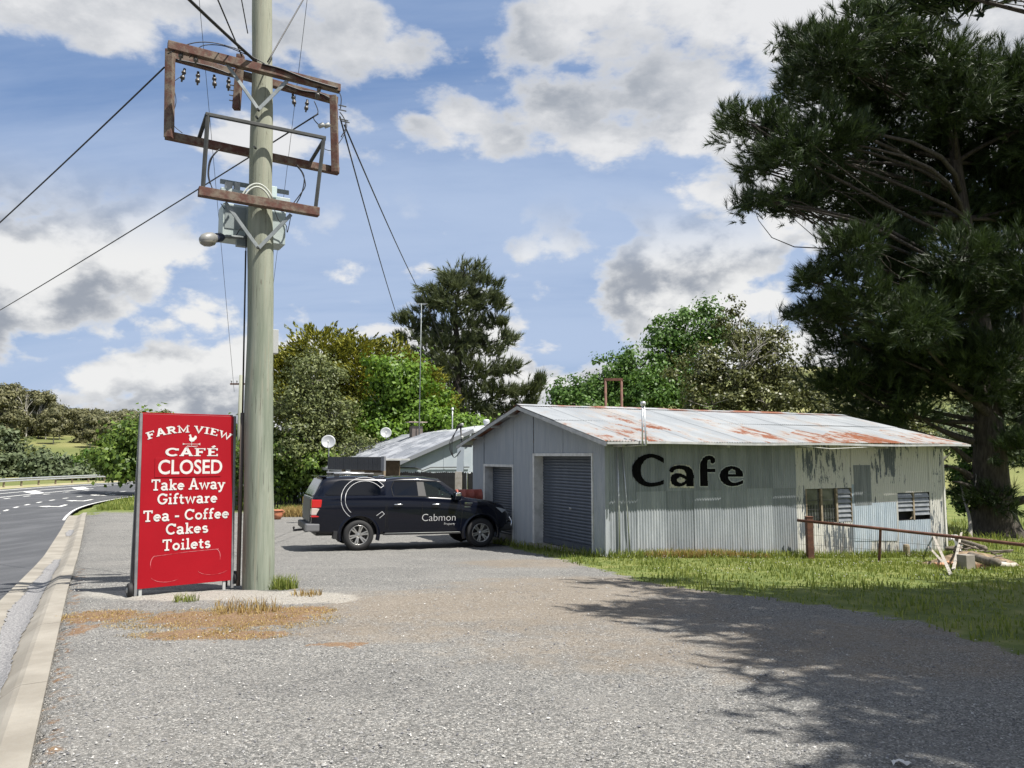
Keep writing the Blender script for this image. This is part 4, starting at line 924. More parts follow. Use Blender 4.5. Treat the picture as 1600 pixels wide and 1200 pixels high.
# ================================================================== stroke lettering
def arc(cx, cy, rx, ry, a0, a1, n=14): return [(cx + rx * math.cos(R(a0 + (a1 - a0) * i / n)), cy + ry * math.sin(R(a0 + (a1 - a0) * i / n))) for i in range(n + 1)]
S_ = .165      # stroke width of the slab alphabet, cap height 1
def glyphs():
    s = S_; h = s / 2; t_ = .13; b = t_ / 2
    def ser(x, y, w=.36): return ('ser', [(x - w / 2, y), (x + w / 2, y)])
    g = {}
    g['T'] = (.86, [[(.43, 0), (.43, 1)], ('ser', [(.02, 1 - b), (.84, 1 - b)]), ('ser', [(.085, 1), (.085, .74)]), ('ser', [(.775, 1), (.775, .74)]), ser(.43, b, .42)])
    g['a'] = (.70, [arc(.30, .46, .225, .17, 160, 20, 8) + [(.52, .36), (.52, .12), (.56, b + .01), (.68, b)], arc(.30, .20, .21, .145, 35, 360, 16) + [(.52, .26)]])
    g['k'] = (.76, [[(.20, 0), (.20, 1)], [(.20, .26), (.55, .58)], [(.33, .38), (.60, .06)], ser(.20, b, .34), ('ser', [(.04, 1 - b), (.20, 1 - b)]), ser(.58, .63 - b, .30), ser(.60, b, .30)])
    g['e'] = (.70, [[(.10, .34), (.58, .34)] + arc(.34, .32, .245, .245, 5, 318, 22)])
    g['A'] = (.98, [[(.16, .03), (.46, .97), (.52, .97), (.82, .03)], [(.28, .33), (.70, .33)], ser(.16, b, .32), ser(.82, b, .32)])
    g['w'] = (1.06, [[(.13, .62), (.31, .06), (.53, .60), (.75, .06), (.93, .62)], ser(.13, .63 - b, .28), ser(.93, .63 - b, .28)])
    g['y'] = (.76, [[(.13, .62), (.38, .06)], [(.63, .62), (.34, -.12), (.24, -.22), (.10, -.22)], ser(.13, .63 - b, .28), ser(.63, .63 - b, .28)])
    g['G'] = (.92, [arc(.47, .5, .385, .42, 42, 345, 24) + [(.84, .44)], ('ser', [(.52, .44), (.92, .44)]), [(.80, .72), (.80, .93)]])
    g['C'] = (.90, [arc(.47, .5, .385, .42, 38, 318, 24), [(.80, .70), (.80, .95)]])
    g['i'] = (.42, [[(.21, 0), (.21, .62)], ('ser', [(.05, .63 - b), (.21, .63 - b)]), ser(.21, b, .36), [(.21, .80), (.21, .96)]])
    g['f'] = (.50, [[(.20, 0), (.20, .74)] + arc(.40, .76, .20, .16, 180, 60, 8), ('ser', [(.04, .57), (.42, .57)]), ser(.20, b, .36)])
    g['t'] = (.50, [[(.20, .84), (.20, .22)] + arc(.34, .20, .14, .135, 180, 320, 8), ('ser', [(.02, .57), (.44, .57)])])
    g['r'] = (.56, [[(.20, 0), (.20, .62)], [(.20, .34)] + arc(.44, .36, .22, .20, 160, 70, 8), ('ser', [(.04, .63 - b), (.20, .63 - b)]), ser(.20, b, .38)])
    g['s'] = (.60, [[(.49, .52)] + arc(.30, .455, .18, .125, 40, 250, 12) + arc(.31, .19, .20, .13, 75, -150, 12)])
    g['o'] = (.72, [arc(.36, .315, .255, .245, 0, 360, 24)])
    g['l'] = (.42, [[(.21, 0), (.21, 1)], ('ser', [(.05, 1 - b), (.21, 1 - b)]), ser(.21, b, .38)])
    g['-'] = (.60, [[(.10, .38), (.48, .38)]]); g[' '] = (.30, [])
    g['F'] = (.84, [[(.24, 0), (.24, 1)], ('ser', [(.04, 1 - b), (.80, 1 - b)]), [(.24, .52), (.58, .52)], ser(.24, b, .46), ('ser', [(.75, 1), (.75, .72)]), ('ser', [(.56, .66), (.56, .38)])])
    g['E'] = (.88, [[(.24, 0), (.24, 1)], ('ser', [(.04, 1 - b), (.80, 1 - b)]), [(.24, .52), (.58, .52)], ('ser', [(.04, b), (.82, b)]), ('ser', [(.76, 1), (.76, .72)]), ('ser', [(.77, 0), (.77, .28)])])
    g['R'] = (.98, [[(.24, 0), (.24, 1)], [(.06, .92), (.55, .92)] + arc(.55, .71, .20, .21, 90, -90, 10) + [(.24, .50)], [(.50, .50), (.80, .05)], ser(.24, b, .42), ser(.84, b, .26)])
    g['M'] = (1.22, [[(.22, 0), (.22, .98), (.60, .20), (.98, .98), (.98, 0)], ser(.22, b, .40), ser(.98, b, .40), ('ser', [(.04, 1 - b), (.28, 1 - b)]), ('ser', [(.92, 1 - b), (1.16, 1 - b)])])
    g['V'] = (.98, [[(.17, .97), (.49, .05), (.81, .97)], ser(.17, 1 - b, .36), ser(.81, 1 - b, .36)])
    g['I'] = (.50, [[(.25, 0), (.25, 1)], ser(.25, b, .44), ser(.25, 1 - b, .44)])
    g['W'] = (1.38, [[(.17, .97), (.42, .05), (.69, .85), (.96, .05), (1.21, .97)], ser(.17, 1 - b, .36), ser(1.21, 1 - b, .36)])
    g['É'] = (.88, g['E'][1] + [[(.40, 1.10), (.62, 1.30)]])
    return g
GL = glyphs()
def ribbon(pts, w):
    pts = [Vector((p[0], p[1])) for p in pts]; n = len(pts); L_, R_ = [], []
    for i in range(n):
        d0 = (pts[i] - pts[i - 1]).normalized() if i else None; d1 = (pts[i + 1] - pts[i]).normalized() if i < n - 1 else None
        if i == 0 and (pts[0] - pts[-1]).length < 1e-4: d0 = (pts[-1] - pts[-2]).normalized()
        if i == n - 1 and (pts[0] - pts[-1]).length < 1e-4: d1 = (pts[1] - pts[0]).normalized()
        d0 = d0 or d1; d1 = d1 or d0; m = (d0 + d1); m = m.normalized() if m.length > .2 else d1
        nn = Vector((-m.y, m.x)); k = min(1.5, 1 / max(.5, nn.dot(Vector((-d1.y, d1.x)))))
        L_.append(pts[i] + nn * w / 2 * k); R_.append(pts[i] - nn * w / 2 * k)
    return L_, R_
def text_strokes(s, sw=None, ser=.13):
    """list of (left, right) outlines in cap-height units, and the total width"""
    out = []; x = 0
    for ch in s:
        w, st = GL[ch]; loc = []
        for k in st:
            isser = isinstance(k, tuple); pts = k[1] if isser else k
            L_, R_ = ribbon(pts, ser if isser else (sw or S_)); loc.append(([(p.x + x, p.y) for p in L_], [(p.x + x, p.y) for p in R_]))
        out.append((x, w, loc)); x += w + .045
    return out, x - .045
def put_text(s, height, width, xf, m, parent, name, sw=None, ser=.13):
    """each letter a mesh; xf(x, y) maps text metres (centred x) to a 3-D point, third argument lifts"""
    gl, tw = text_strokes(s, sw, ser); k = width / tw
    for x, w, loc in gl:
        if not loc: continue
        mb = MB(); lift = 0
        for L_, R_ in loc:
            lift += .00025; n = len(L_); q = [xf((a * k) - width / 2, b * height, lift) for a, b in L_] + [xf((a * k) - width / 2, b * height, lift) for a, b in R_]
            mb.add(q, [(i, i + 1, n + i + 1, n + i) for i in range(n - 1)])
        mb2 = mb.mesh(name); link(name, mb2, m, parent)
def font_mesh(s, size, xs, offset=0.0):
    cu = bpy.data.curves.new('txt', 'FONT'); cu.body = s; cu.size = size; cu.offset = offset; cu.align_x = 'CENTER'; cu.resolution_u = 4; cu.fill_mode = 'BOTH'
    ob = bpy.data.objects.new('txt', cu); COL.objects.link(ob); dg = bpy.context.evaluated_depsgraph_get(); me = bpy.data.meshes.new_from_object(ob.evaluated_get(dg)); bpy.data.objects.remove(ob)
    co = np.empty(len(me.vertices) * 3, np.float32); me.vertices.foreach_get('co', co); co = co.reshape(-1, 3); co[:, 0] *= xs; me.vertices.foreach_set('co', co.ravel()); me.update(); me.materials.clear(); return me
# ================================================================== red A-frame sign
SL = G(211, 933); SR = G(362, 921)
SL = Vector((SL.x, SL.y, 0)); SR = Vector((SR.x, SR.y, 0)); sdir = (SR - SL).normalized(); SWID = (P(361.5, 780, SR.y) - P(218, 780, SL.y)).length
srz = math.atan2(sdir.y, sdir.x); smid = (SL + SR) / 2
sgz = min(gz(SL.x, SL.y), gz(SR.x, SR.y))
sign = empty('cafe_sign', (smid.x, smid.y, gz(smid.x, smid.y)), srz, 'tall red wheeled A-frame sign with white menu lettering beside the power pole', 'sign')
SHT = (P(218, 645, SL.y) - P(218, 920, SL.y)).length; Z0 = .10; LN = R(3.0)
Mf = Matrix.Translation((0, 0, Z0)) @ Matrix.Rotation(-LN, 4, 'X')           # panel plane: x along, z up, -y to the reader
def sp_(x, z, l=0.0): return Mf @ Vector((x, -.012 - l, z))
SWH = SWID / 2
t = NT('red_sign_paint'); o = t.tc()
c = t.mix(t.math('MULTIPLY', t.ramp(t.noise(o, 1.8, 5), .4, .7), .5), (.265, .001, .007), (.31, .002, .009)); c = t.mix(t.math('MULTIPLY', t.ramp(t.noise(o, 30, 6, .8), .68, .76), .25), c, (.6, .25, .25))
t.bsdf(c, .42, 0, t.bump(t.noise(o, 1.4, 3), .05, .02), spec=.3); REDP = t.m
SIGNG = simple('sign_frame_grey', (.14, .145, .15), (.22, .22, .22), 5, .55, .3); WHT = simple('white_vinyl', (.56, .55, .53), (.47, .46, .44), 12, .5); TYR = simple('black_rubber', (.014, .014, .015), None, rough=.75)
MB().box(-SWH, SWH, -.010, .006, 0, SHT, Mf).build('front_panel', REDP, sign, bevel=.002)
Mr = Matrix.Translation((0, .26, Z0)) @ Matrix.Rotation(R(3.2), 4, 'X'); MB().box(-SWH, SWH, -.006, .010, 0, SHT * 1.01, Mr).build('rear_panel', REDP, sign, bevel=.002)
for x in (-SWH - .018, SWH + .018):
    MB().box(x - .016, x + .016, -.014, .03, -.10 if x > 0 else -.14, SHT + .005, Mf).build('frame_leg', SIGNG, sign, bevel=.003); MB().box(x - .016, x + .016, -.03, .012, -.12, SHT, Mr).build('frame_leg', SIGNG, sign, bevel=.003)
MB().box(-SWH, SWH, .008, .03, SHT - .03, SHT + .004, Mf).build('top_rail', SIGNG, sign)
for x in (-SWH + .02, SWH - .10):
    MB().box(x, x + .035, .0, .03, -.14, .01, Mf).build('foot_stub', LIGHTI, sign)
for x, z in ((-SWH - .075, -.005), (SWH + .06, .03)):
    mm = Mf @ Matrix.Translation((x, .03, z)) @ Matrix.Rotation(R(90), 4, 'Y'); w = MB().lathe([(0, -.03), (.05, -.03), (.075, -.028), (.085, -.015), (.085, .015), (.075, .028), (.05, .03), (0, .03)], 20, mm).build('wheel', TYR, sign, True)
    MB().lathe([(0, -.034), (.03, -.034), (.035, -.029)], 12, mm).build('hub', LIGHTI, w, True)
ztop = SHT
def frac(py): return SHT * (920 - py) / (920 - 645)     # photo row on the panel's left edge
lines = [('Take Away', 767, 116), ('Giftware', 789.5, 94), ('Tea - Coffee', 816, 134), ('Cakes', 838, 66), ('Toilets', 863, 75)]
kx = SWID / 144.0; kz = SHT / 271.0
centers = [291.5, 290.5, 290, 290.5, 290.2]
for (s, py, wpx), cx in zip(lines, centers):
    xc = (cx - 290.0) * kx; z0 = frac(py + 1); put_text(s, 17.5 * kz, wpx * kx, lambda x, y, l, xc=xc, z0=z0: sp_(x + xc, z0 + y + x * -.0, .002 + l), WHT, sign, 'letter')
# FARM VIEW on an arc, CAFE below it
def arcxf(x, y, l, Rr=1.35, zc=None):
    a = x / Rr; rr = Rr + y; return sp_(math.sin(a) * rr + .012, frac(674) - Rr + math.cos(a) * rr, .002 + l)
put_text('FARM VIEW', 11.5 * kz, 134 * kx, arcxf, WHT, sign, 'letter', .21, .11)
put_text('CAFÉ', 13 * kz, 84 * kx, lambda x, y, l: sp_(x + .045, frac(713) + y, .002 + l), WHT, sign, 'letter', .21, .11)
# rooster on a weather vane
def vane():
    mb = MB(); u = kx
    pts = [(-4, 13), (-5, 10), (-4.5, 7), (-2, 5), (1, 4.6), (4, 5.5), (6, 8), (8.5, 10), (9.5, 13), (8.5, 16), (5.5, 16.5), (4.5, 13.5), (2, 12), (0, 13), (-1, 16), (-1.5, 18.5), (-3.0, 19), (-4.6, 18.2), (-6.0, 16.4), (-4.4, 16)]
    bm = bmesh.new(); vs_ = [bm.verts.new(sp_(x * u * .85 + .03, frac(693.0) + y * u * .85, .003)) for x, y in pts]; f = bm.faces.new(vs_); bmesh.ops.triangulate(bm, faces=[f]); me = bpy.data.meshes.new('rooster'); bm.to_mesh(me); bm.free(); link('rooster', me, WHT, sign)
    def ln(a, b, w=.5, l=.0035): 
        L_, R_ = ribbon([a, b], w); q = [sp_(p.x * u + .03, frac(693.0) + p.y * u, l) for p in L_ + R_]; mb.add(q, [(0, 1, 3, 2)])
    ln((0, 4.5), (0, -3)); ln((-14, 0), (14, 0), .6, .0038); ln((-9, -4.5), (10, -3.2), .6, .0041); ln((-7, -2.8), (8, -5.2), .5, .0044); ln((-14, 1.3), (-11, 0), .6); ln((-14, -1.3), (-11, 0), .6, .0046); ln((14, 1.6), (10.5, 0), .6); ln((14, -1.6), (10.5, 0), .6, .0046)
    link('weather_vane', mb.mesh('weather_vane'), WHT, sign)
vane()
# CLOSED on its own screwed-on plate
a, b = frac(744.5), frac(718.5); x0, x1 = -.36 * SWID, .36 * SWID
MB().box(x0, x1, -.0165, -.0105, a - .02, b + .02, Mf).build('closed_plate', REDP, sign, bevel=.0015)
me = font_mesh('CLOSED', 1.0, 1.0, .018); co = np.empty(len(me.vertices) * 3, np.float32); me.vertices.foreach_get('co', co); co = co.reshape(-1, 3)
w_ = np.ptp(co[:, 0]); h_ = np.ptp(co[:, 1]); y0_ = co[:, 1].min(); x_ = (co[:, 0].max() + co[:, 0].min()) / 2
out = np.array([sp_((x - x_) / w_ * 101 * kx + .028, a + .015 + (y - y0_) / h_ * 23.5 * kz, .0062) for x, y, z in co], np.float32); me.vertices.foreach_set('co', out.ravel()); me.update(); link('closed_lettering', me, WHT, sign)
# pale scuff lines low on the panel
SCUF = simple('scuff_mark', (.52, .16, .17), (.38, .01, .02), 9, .6, lo=.4, hi=.6)
def scuff(pp, w): 
    mb = MB(); L_, R_ = ribbon(pp, w); n = len(L_); mb.add([sp_(p.x, p.y, .0008) for p in L_ + R_], [(i, i + 1, n + i + 1, n + i) for i in range(n - 1)]); link('scuff', mb.mesh('scuff'), SCUF, sign)
dz = -.115
def sh_(pp): return [(x, y + dz) for x, y in pp]
scuff(sh_(arc(-.36, .40, .06, .10, 100, 215, 8)), .006); scuff(sh_([(-.37, .495), (0, .52), (.40, .53)]), .005); scuff(sh_(arc(.36, .43, .06, .10, 80, -25, 8)), .006); scuff(sh_(arc(-.22, .27, .20, .10, 200, 310, 10)), .004); scuff(sh_(arc(.34, .29, .20, .08, 195, 330, 10)), .004)
# ================================================================== dark blue dual-cab ute with canopy
def catmull(pts, n=6):
    out = []
    for i in range(len(pts) - 1):
        p0, p1, p2, p3 = [Vector(pts[j]) for j in (max(0, i - 1), i, i + 1, min(len(pts) - 1, i + 2))]
        for k in range(n):
            t_ = k / n; out.append(.5 * ((2 * p1) + (p2 - p0) * t_ + (2 * p0 - 5 * p1 + 4 * p2 - p3) * t_**2 + (3 * p1 - p0 - 3 * p2 + p3) * t_**3))
    out.append(Vector(pts[-1])); return out
def build_car():
    yaw = R(22)
    rear = G(559, 861.0); rear = Vector((rear.x, rear.y + .05, 0))          # contact of the near rear wheel
    fx, fy = math.cos(yaw), math.sin(yaw)                                   # heading, to the right and slightly away
    # car frame: x forward, y to the far side, z up, origin under the rear axle's near wheel
    g0 = gz(rear.x, rear.y); g1 = gz(rear.x + 3.2 * fx, rear.y + 3.2 * fy)
    car = empty('parked_ute', (rear.x, rear.y, g0), yaw, 'dark navy dual-cab ute with canopy parked nose towards the shed', 'ute')
    car.rotation_euler = (0, -math.atan2(g1 - g0, 3.2), yaw)
    t = NT('navy_car_paint'); t.bsdf((.002, .003, .008), .20, 0.0, None, .2, coat=.45); PAINTC = t.m
    GLS = NT('tinted_glass'); GLS.bsdf((.002, .003, .006), .04, 0, None, .42); GLS = GLS.m
    CG = NT('clear_side_glass')
    bb = CG.n('ShaderNodeBsdfGlossy'); bb.inputs['Roughness'].default_value = .02; bb.inputs[0].default_value = (.9, .95, .95, 1); tr = CG.n('ShaderNodeBsdfTransparent'); tr.inputs[0].default_value = (.42, .52, .48, 1)
    fr = CG.n('ShaderNodeFresnel'); fr.inputs[0].default_value = 1.5; mx = CG.n('ShaderNodeMixShader'); CG.t.links.new(fr.outputs[0], mx.inputs[0]); CG.t.links.new(tr.outputs[0], mx.inputs[1]); CG.t.links.new(bb.outputs[0], mx.inputs[2]); CG.t.links.new(mx.outputs[0], CG.out.inputs[0]); CG = CG.m
    TRIMB = simple('black_plastic_trim', (.018, .018, .019), None, rough=.55); CHR = simple('chrome', (.75, .76, .77), None, rough=.12, metal=1.0)
    ALLOY = simple('alloy_wheel', (.50, .49, .47), (.42, .42, .41), 6, .3, .85); SILV = simple('silver_graphic', (.60, .60, .60), None, rough=.35, metal=.3)
    W = .93                       # half width; y measured from near flank: y=0 is the near tyre face -> centre line at W - .02
    YC = .90
    def ring(z_list):             # z_list: [(z, halfwidth)] from sill to top
        return z_list
    # ---- lower body: stations along x (rear wheel at 0, front wheel at 3.22)
    # columns: x, sill z, belt z, top z at centre, half width low, half width mid, half width belt, top half width
    ST = [(-1.16, .62, 1.22, 1.24, .80, .84, .84, .78), (-1.12, .50, 1.30, 1.32, .86, .905, .87, .80), (-.9, .44, 1.335, 1.355, .89, .925, .885, .82), (-.3, .42, 1.345, 1.36, .90, .932, .895, .83), (.6, .40, 1.345, 1.36, .90, .932, .895, .83),
          (1.3, .39, 1.33, 1.35, .90, .93, .895, .83), (2.0, .39, 1.305, 1.33, .90, .93, .893, .83), (2.55, .39, 1.265, 1.31, .90, .93, .89, .80), (2.78, .39, 1.245, 1.30, .90, .93, .885, .74), (3.0, .40, 1.215, 1.275, .90, .93, .875, .70),
          (3.35, .42, 1.165, 1.235, .90, .93, .86, .66), (3.65, .44, 1.11, 1.185, .885, .91, .83, .62), (3.85, .46, 1.045, 1.125, .85, .875, .78, .58), (3.98, .48, .96, 1.05, .78, .80, .70, .52), (4.06, .52, .84, .92, .66, .68, .62, .45)]
    ST = [tuple(v) for v in [list(map(float, s)) for s in ST]]
    cols = catmull_rows(ST, 4)
    mb = MB(); q = None
    for s in cols:
        x, zs, zb, zt, wl, wm, wb, wt = s; zm = zs + (zb - zs) * .52
        half = [(zs, wl * .55), (zs, wl - .05), (zs + .05, wl), (zs + (zm - zs) * .5, (wl + wm) / 2 + .004), (zm, wm), (zm + (zb - zm) * .45, wm - .006), (zb - .055, (wm + wb) / 2 + .006), (zb, wb), ((zb * .6 + zt * .4) + .012, wb * .5 + wt * .5), (zt - .004, wt), (zt, wt * .5)]
        full = [(YC - w, z) for z, w in half] + [(YC + w, z) for z, w in reversed(half)]
        q = len(full); mb.v += [(x, y, z) for y, z in full]
    n = len(cols)
    mb.f = [(i*q + j, (i+1)*q + j, (i+1)*q + (j+1) % q, i*q + (j+1) % q) for i in range(n - 1) for j in range(q)] + [tuple(reversed(range(q))), tuple((n-1)*q + j for j in range(q))]
    body = mb.build('body', PAINTC, car, True)
    # wheel wells cut out
    cut = MB()
    for wx in (0.0, 3.22):
        for y0, y1 in ((-.3, .36), (1.44, 2.1)):
            m4 = Matrix.Translation((wx, 0, .40)) @ Matrix.Rotation(R(-90), 4, 'X'); cut.lathe([(0, y0), (.455, y0), (.455, y1), (0, y1)], 40, m4)
    cme = cut.mesh('cut'); bmx = bmesh.new(); bmx.from_mesh(cme); bmesh.ops.remove_doubles(bmx, verts=bmx.verts, dist=1e-5); bmesh.ops.recalc_face_normals(bmx, faces=bmx.faces); bmx.to_mesh(cme); bmx.free()
    co_ = link('cutter', cme, TRIMB); co_.parent = car
    md = body.modifiers.new('b', 'BOOLEAN'); md.operation = 'DIFFERENCE'; md.object = co_; md.solver = 'EXACT'
    bpy.context.view_layer.update(); dg = bpy.context.evaluated_depsgraph_get(); nm = bpy.data.meshes.new_from_object(body.evaluated_get(dg)); body.modifiers.clear(); body.data = nm; bpy.data.objects.remove(co_)
    nm.materials.clear(); nm.materials.append(PAINTC)
    nm.polygons.foreach_set('use_smooth', np.ones(len(nm.polygons), bool)); nm.set_sharp_from_angle(angle=R(32))
    MB().box(-1.0, 3.9, .30, 1.5, .36, .62).build('chassis', TRIMB, car)
    # ---- greenhouse: cab and canopy lofts
    def house(name, sts, m):
        cc = catmull_rows(sts, 4); mb = MB()
        for x, zb, zt, wb, wt in cc:
            half = [(zb, wb), (zb + (zt - zb) * .35, wb + (wt - wb) * .30), (zb + (zt - zb) * .72, wb + (wt - wb) * .72), (zt - .075, wt), (zt - .030, wt - .035), (zt - .006, wt - .13), (zt + .012, wt * .45), (zt + .016, 0)]
            full = [(YC - w, z) for z, w in half] + [(YC + w, z) for z, w in reversed(half[:-1])]; q = len(full); mb.v += [(x, y, z) for y, z in full]
        n = len(cc); mb.f = [(i*q + j, (i+1)*q + j, (i+1)*q + j + 1, i*q + j + 1) for i in range(n - 1) for j in range(q - 1)] + [tuple(reversed(range(q))), tuple((n-1)*q + j for j in range(q))]
        o = mb.build(name, m, car, True); o.data.set_sharp_from_angle(angle=R(40)); return o
    # canopy over the tray
    house('canopy', [(-1.13, 1.30, 1.34, .86, .80), (-1.06, 1.31, 1.45, .87, .79), (-.93, 1.32, 1.72, .875, .745), (-.80, 1.325, 1.80, .88, .735), (-.2, 1.33, 1.83, .885, .735), (.60, 1.33, 1.825, .885, .735), (.63, 1.33, 1.815, .88, .73)], PAINTC)
    cab = []
    # cab roof and pillars as a shell with open side windows: roof skin, pillars, beltline come as parts
    zr = lambda x: float(np.interp(x, [.68, 1.0, 1.5, 1.9, 2.15, 2.3], [1.77, 1.815, 1.825, 1.80, 1.765, 1.72])); wr = lambda x: .70 - .03 * max(0, x - 1.6)
    mb = MB(); xsx = np.linspace(.68, 2.12, 13)
    for x in xsx:
        w = wr(x); z = zr(x); half = [(z - .125, w + .035), (z - .07, w + .02), (z - .030, w - .01), (z - .006, w - .11), (z + .012, w * .45), (z + .016, 0)]
        full = [(YC - a, b) for b, a in half] + [(YC + a, b) for b, a in reversed(half[:-1])]; q = len(full); mb.v += [(x, y, b) for y, b in full]
    mb.f = [(i*q + j, (i+1)*q + j, (i+1)*q + j + 1, i*q + j + 1) for i in range(12) for j in range(q - 1)]
    mb.build('roof', PAINTC, car, True)
    for sy in (-1, 1):
        yy = lambda w: YC + sy * w
        # B pillar (satin black), C pillar, A pillar
        def pillar(nm_, pts, m): mb = MB(); mb.prism([(x, yy(w), z) for x, w, z in pts], (0, -sy * .05, 0)); mb.build(nm_, m, car)
        pillar('rear_pillar', [(.64, .888, 1.335), (.90, .888, 1.335), (.80, .80, 1.56), (.86, .728, 1.72), (.64, .728, 1.70)], PAINTC)
        pillar('door_pillar', [(1.50, .889, 1.33), (1.71, .889, 1.325), (1.66, .730, 1.715), (1.48, .730, 1.715)], TRIMB)
        pillar('front_pillar', [(2.52, .878, 1.275), (2.86, .868, 1.235), (2.80, .855, 1.275), (2.16, .705, 1.72), (1.98, .715, 1.735), (2.06, .73, 1.70)], PAINTC)
        # glass
        mb = MB(); mb.prism([(x, yy(w), z) for x, w, z in ((.88, .884, 1.335), (1.52, .884, 1.33), (1.50, .727, 1.715), (.88, .727, 1.71), (.80, .80, 1.52))], (0, -sy * .008, 0)); mb.build('rear_door_glass', GLS, car)
        mb = MB(); mb.prism([(x, yy(w), z) for x, w, z in ((1.68, .884, 1.325), (2.58, .874, 1.27), (2.08, .726, 1.70), (1.65, .727, 1.715))], (0, -sy * .006, 0)); mb.build('front_door_glass', CG, car)
        # window frame strip (black)
        mb = MB()
        for a, b in (((.84, .892, 1.342), (1.6, .893, 1.335)), ((1.6, .893, 1.335), (2.62, .883, 1.272))): mb.bar((a[0], yy(a[1]), a[2]), (b[0], yy(b[1]), b[2]), .012, .022)
        for a, b in (((.80, .81, 1.54), (.88, .735, 1.715)), ((.88, .738, 1.718), (2.02, .735, 1.722)), ((.84, .892, 1.342), (.80, .81, 1.54))): mb.bar((a[0], yy(a[1]), a[2]), (b[0], yy(b[1]), b[2]), .010, .016)
        mb.build('window_trim', TRIMB, car)
    mb = MB(); mb.add([(2.84, YC - .80, 1.262), (2.84, YC + .80, 1.262), (2.12, YC + .665, 1.735), (2.12, YC - .665, 1.735), (2.93, YC, 1.275), (2.20, YC, 1.765)], [(0, 4, 5, 3), (4, 1, 2, 5)]); mb.build('windscreen', CG, car)
    mb = MB(); mb.box(.7, 2.4, YC - .72, YC + .72, 1.0, 1.22); mb.box(2.3, 2.75, YC - .70, YC + .70, 1.1, 1.27); mb.build('dashboard', TRIMB, car)
    for yy in (YC - .38, YC + .38):
        for x in (1.55, .95):
            mb = MB(); mb.box(x - .12, x + .02, yy - .24, yy + .24, 1.1, 1.48); s = mb.build('seat', TRIMB, car, bevel=.05); MB().box(x - .10, x, yy - .13, yy + .13, 1.5, 1.66).build('headrest', TRIMB, s, bevel=.04)
    MB().lathe([(.165, -.012), (.185, 0), (.165, .012), (.15, 0), (.165, -.012)], 20, Matrix.Translation((2.12, YC - .38, 1.30)) @ Matrix.Rotation(R(-65), 4, 'Y')).build('steering_wheel', simple('grey_wheel_rim', (.10, .10, .10), None, rough=.5), car, True)
    # canopy side glass with rounded corners
    for sy in (-1, 1):
        def side(x, z): f = (z - 1.33) / .5; return YC + sy * (.888 - .15 * f * (.9 if f < 1 else 1) + .0045)
        pts = [(-.86, 1.395), (-.80, 1.372), (.46, 1.372), (.52, 1.40), (.53, 1.66), (.49, 1.715), (.40, 1.73), (-.42, 1.735), (-.52, 1.725), (-.62, 1.68)]
        mb = MB(); mb.poly([(x, side(x, z), z) for x, z in pts]); mb.build('canopy_glass', GLS, car)
    # panel gaps
    GAP = simple('panel_gap', (.002, .002, .002), None, rough=.9)
    def flank(z): return YC - float(np.interp(z, [.40, .60, .86, 1.1, 1.29, 1.34], [.885, .918, .931, .926, .908, .893])) - .0015
    def gap(pts, w=.007):
        mb = MB()
        for (xa, za), (xb, zb) in zip(pts[:-1], pts[1:]):
            n = 6
            for i in range(n):
                a = (xa + (xb - xa) * i / n, za + (zb - za) * i / n); b = (xa + (xb - xa) * (i + 1) / n, za + (zb - za) * (i + 1) / n)
                mb.bar((a[0], flank(a[1]), a[1]), (b[0], flank(b[1]), b[1]), w, .004, (0, -1, 0))
        mb.build('panel_gap', GAP, car)
    gap([(.655, 1.33), (.66, .44)], .014); gap([(.70, 1.33), (.70, .62), (.76, .47)]); gap([(1.60, 1.33), (1.60, .46)]); gap([(2.60, 1.25), (2.68, .95), (2.64, .46)]); gap([(.76, .465), (1.58, .46)]); gap([(1.62, .46), (2.62, .46)])
    # wheel arch flares
    for wx in (0.0, 3.22):
        for yf, sg in ((-.036, 1), (1.836, -1)):
            mb = MB(); n = 22
            for i in range(n + 1):
                a = R(-18 + 216 * i / n); c, s = math.cos(a), math.sin(a)
                mb.v += [(wx + .450 * c, yf + sg * .10, .40 + .450 * s), (wx + .450 * c, yf + sg * .004, .40 + .450 * s), (wx + .475 * c, yf, .40 + .475 * s), (wx + .515 * c, yf + sg * .012, .40 + .515 * s), (wx + .54 * c, yf + sg * .05, .40 + .54 * s)]
            mb.f = [(i*5 + j, i*5 + j + 1, (i+1)*5 + j + 1, (i+1)*5 + j) for i in range(n) for j in range(4)]; mb.build('arch_flare', PAINTC, car, True)
    # wheels
    def wheel(wx, yo, sg):
        m4 = Matrix.Translation((wx, yo, .385)) @ Matrix.Rotation(R(90 * sg), 4, 'X')       # local z points outwards
        wo = MB().lathe([(.215, -.24), (.30, -.245), (.36, -.235), (.383, -.20), (.387, -.12), (.383, -.04), (.362, -.008), (.30, .004), (.246, 0), (.236, -.02)], 40, m4).build('wheel', TYR, car, True)
        MB().lathe([(.238, -.014), (.246, -.004), (.240, .002), (.228, -.004), (.222, -.035), (.21, -.12), (.18, -.16)], 40, m4).build('rim', ALLOY, wo, True)
        MB().lathe([(0, -.17), (.222, -.165)], 24, m4).build('brake_disc', TRIMB, wo)
        sp = MB()
        for k in range(6):
            for da in (-.13, .13):
                a = k * math.pi / 3 + .26; a0, a1 = a + da * 1.6, a + da * 1.05
                p0 = m4 @ Vector((.055 * math.cos(a0), .055 * math.sin(a0), -.028)); p1 = m4 @ Vector((.232 * math.cos(a1), .232 * math.sin(a1), -.014)); sp.bar(p0, p1, .036, .03, (m4.to_3x3() @ Vector((0, 0, 1))))
        sp.build('spokes', ALLOY, wo, bevel=.005)
        MB().lathe([(0, -.010), (.03, -.012), (.045, -.02), (.075, -.03), (.085, -.05)], 20, m4).build('hub', ALLOY, wo, True)
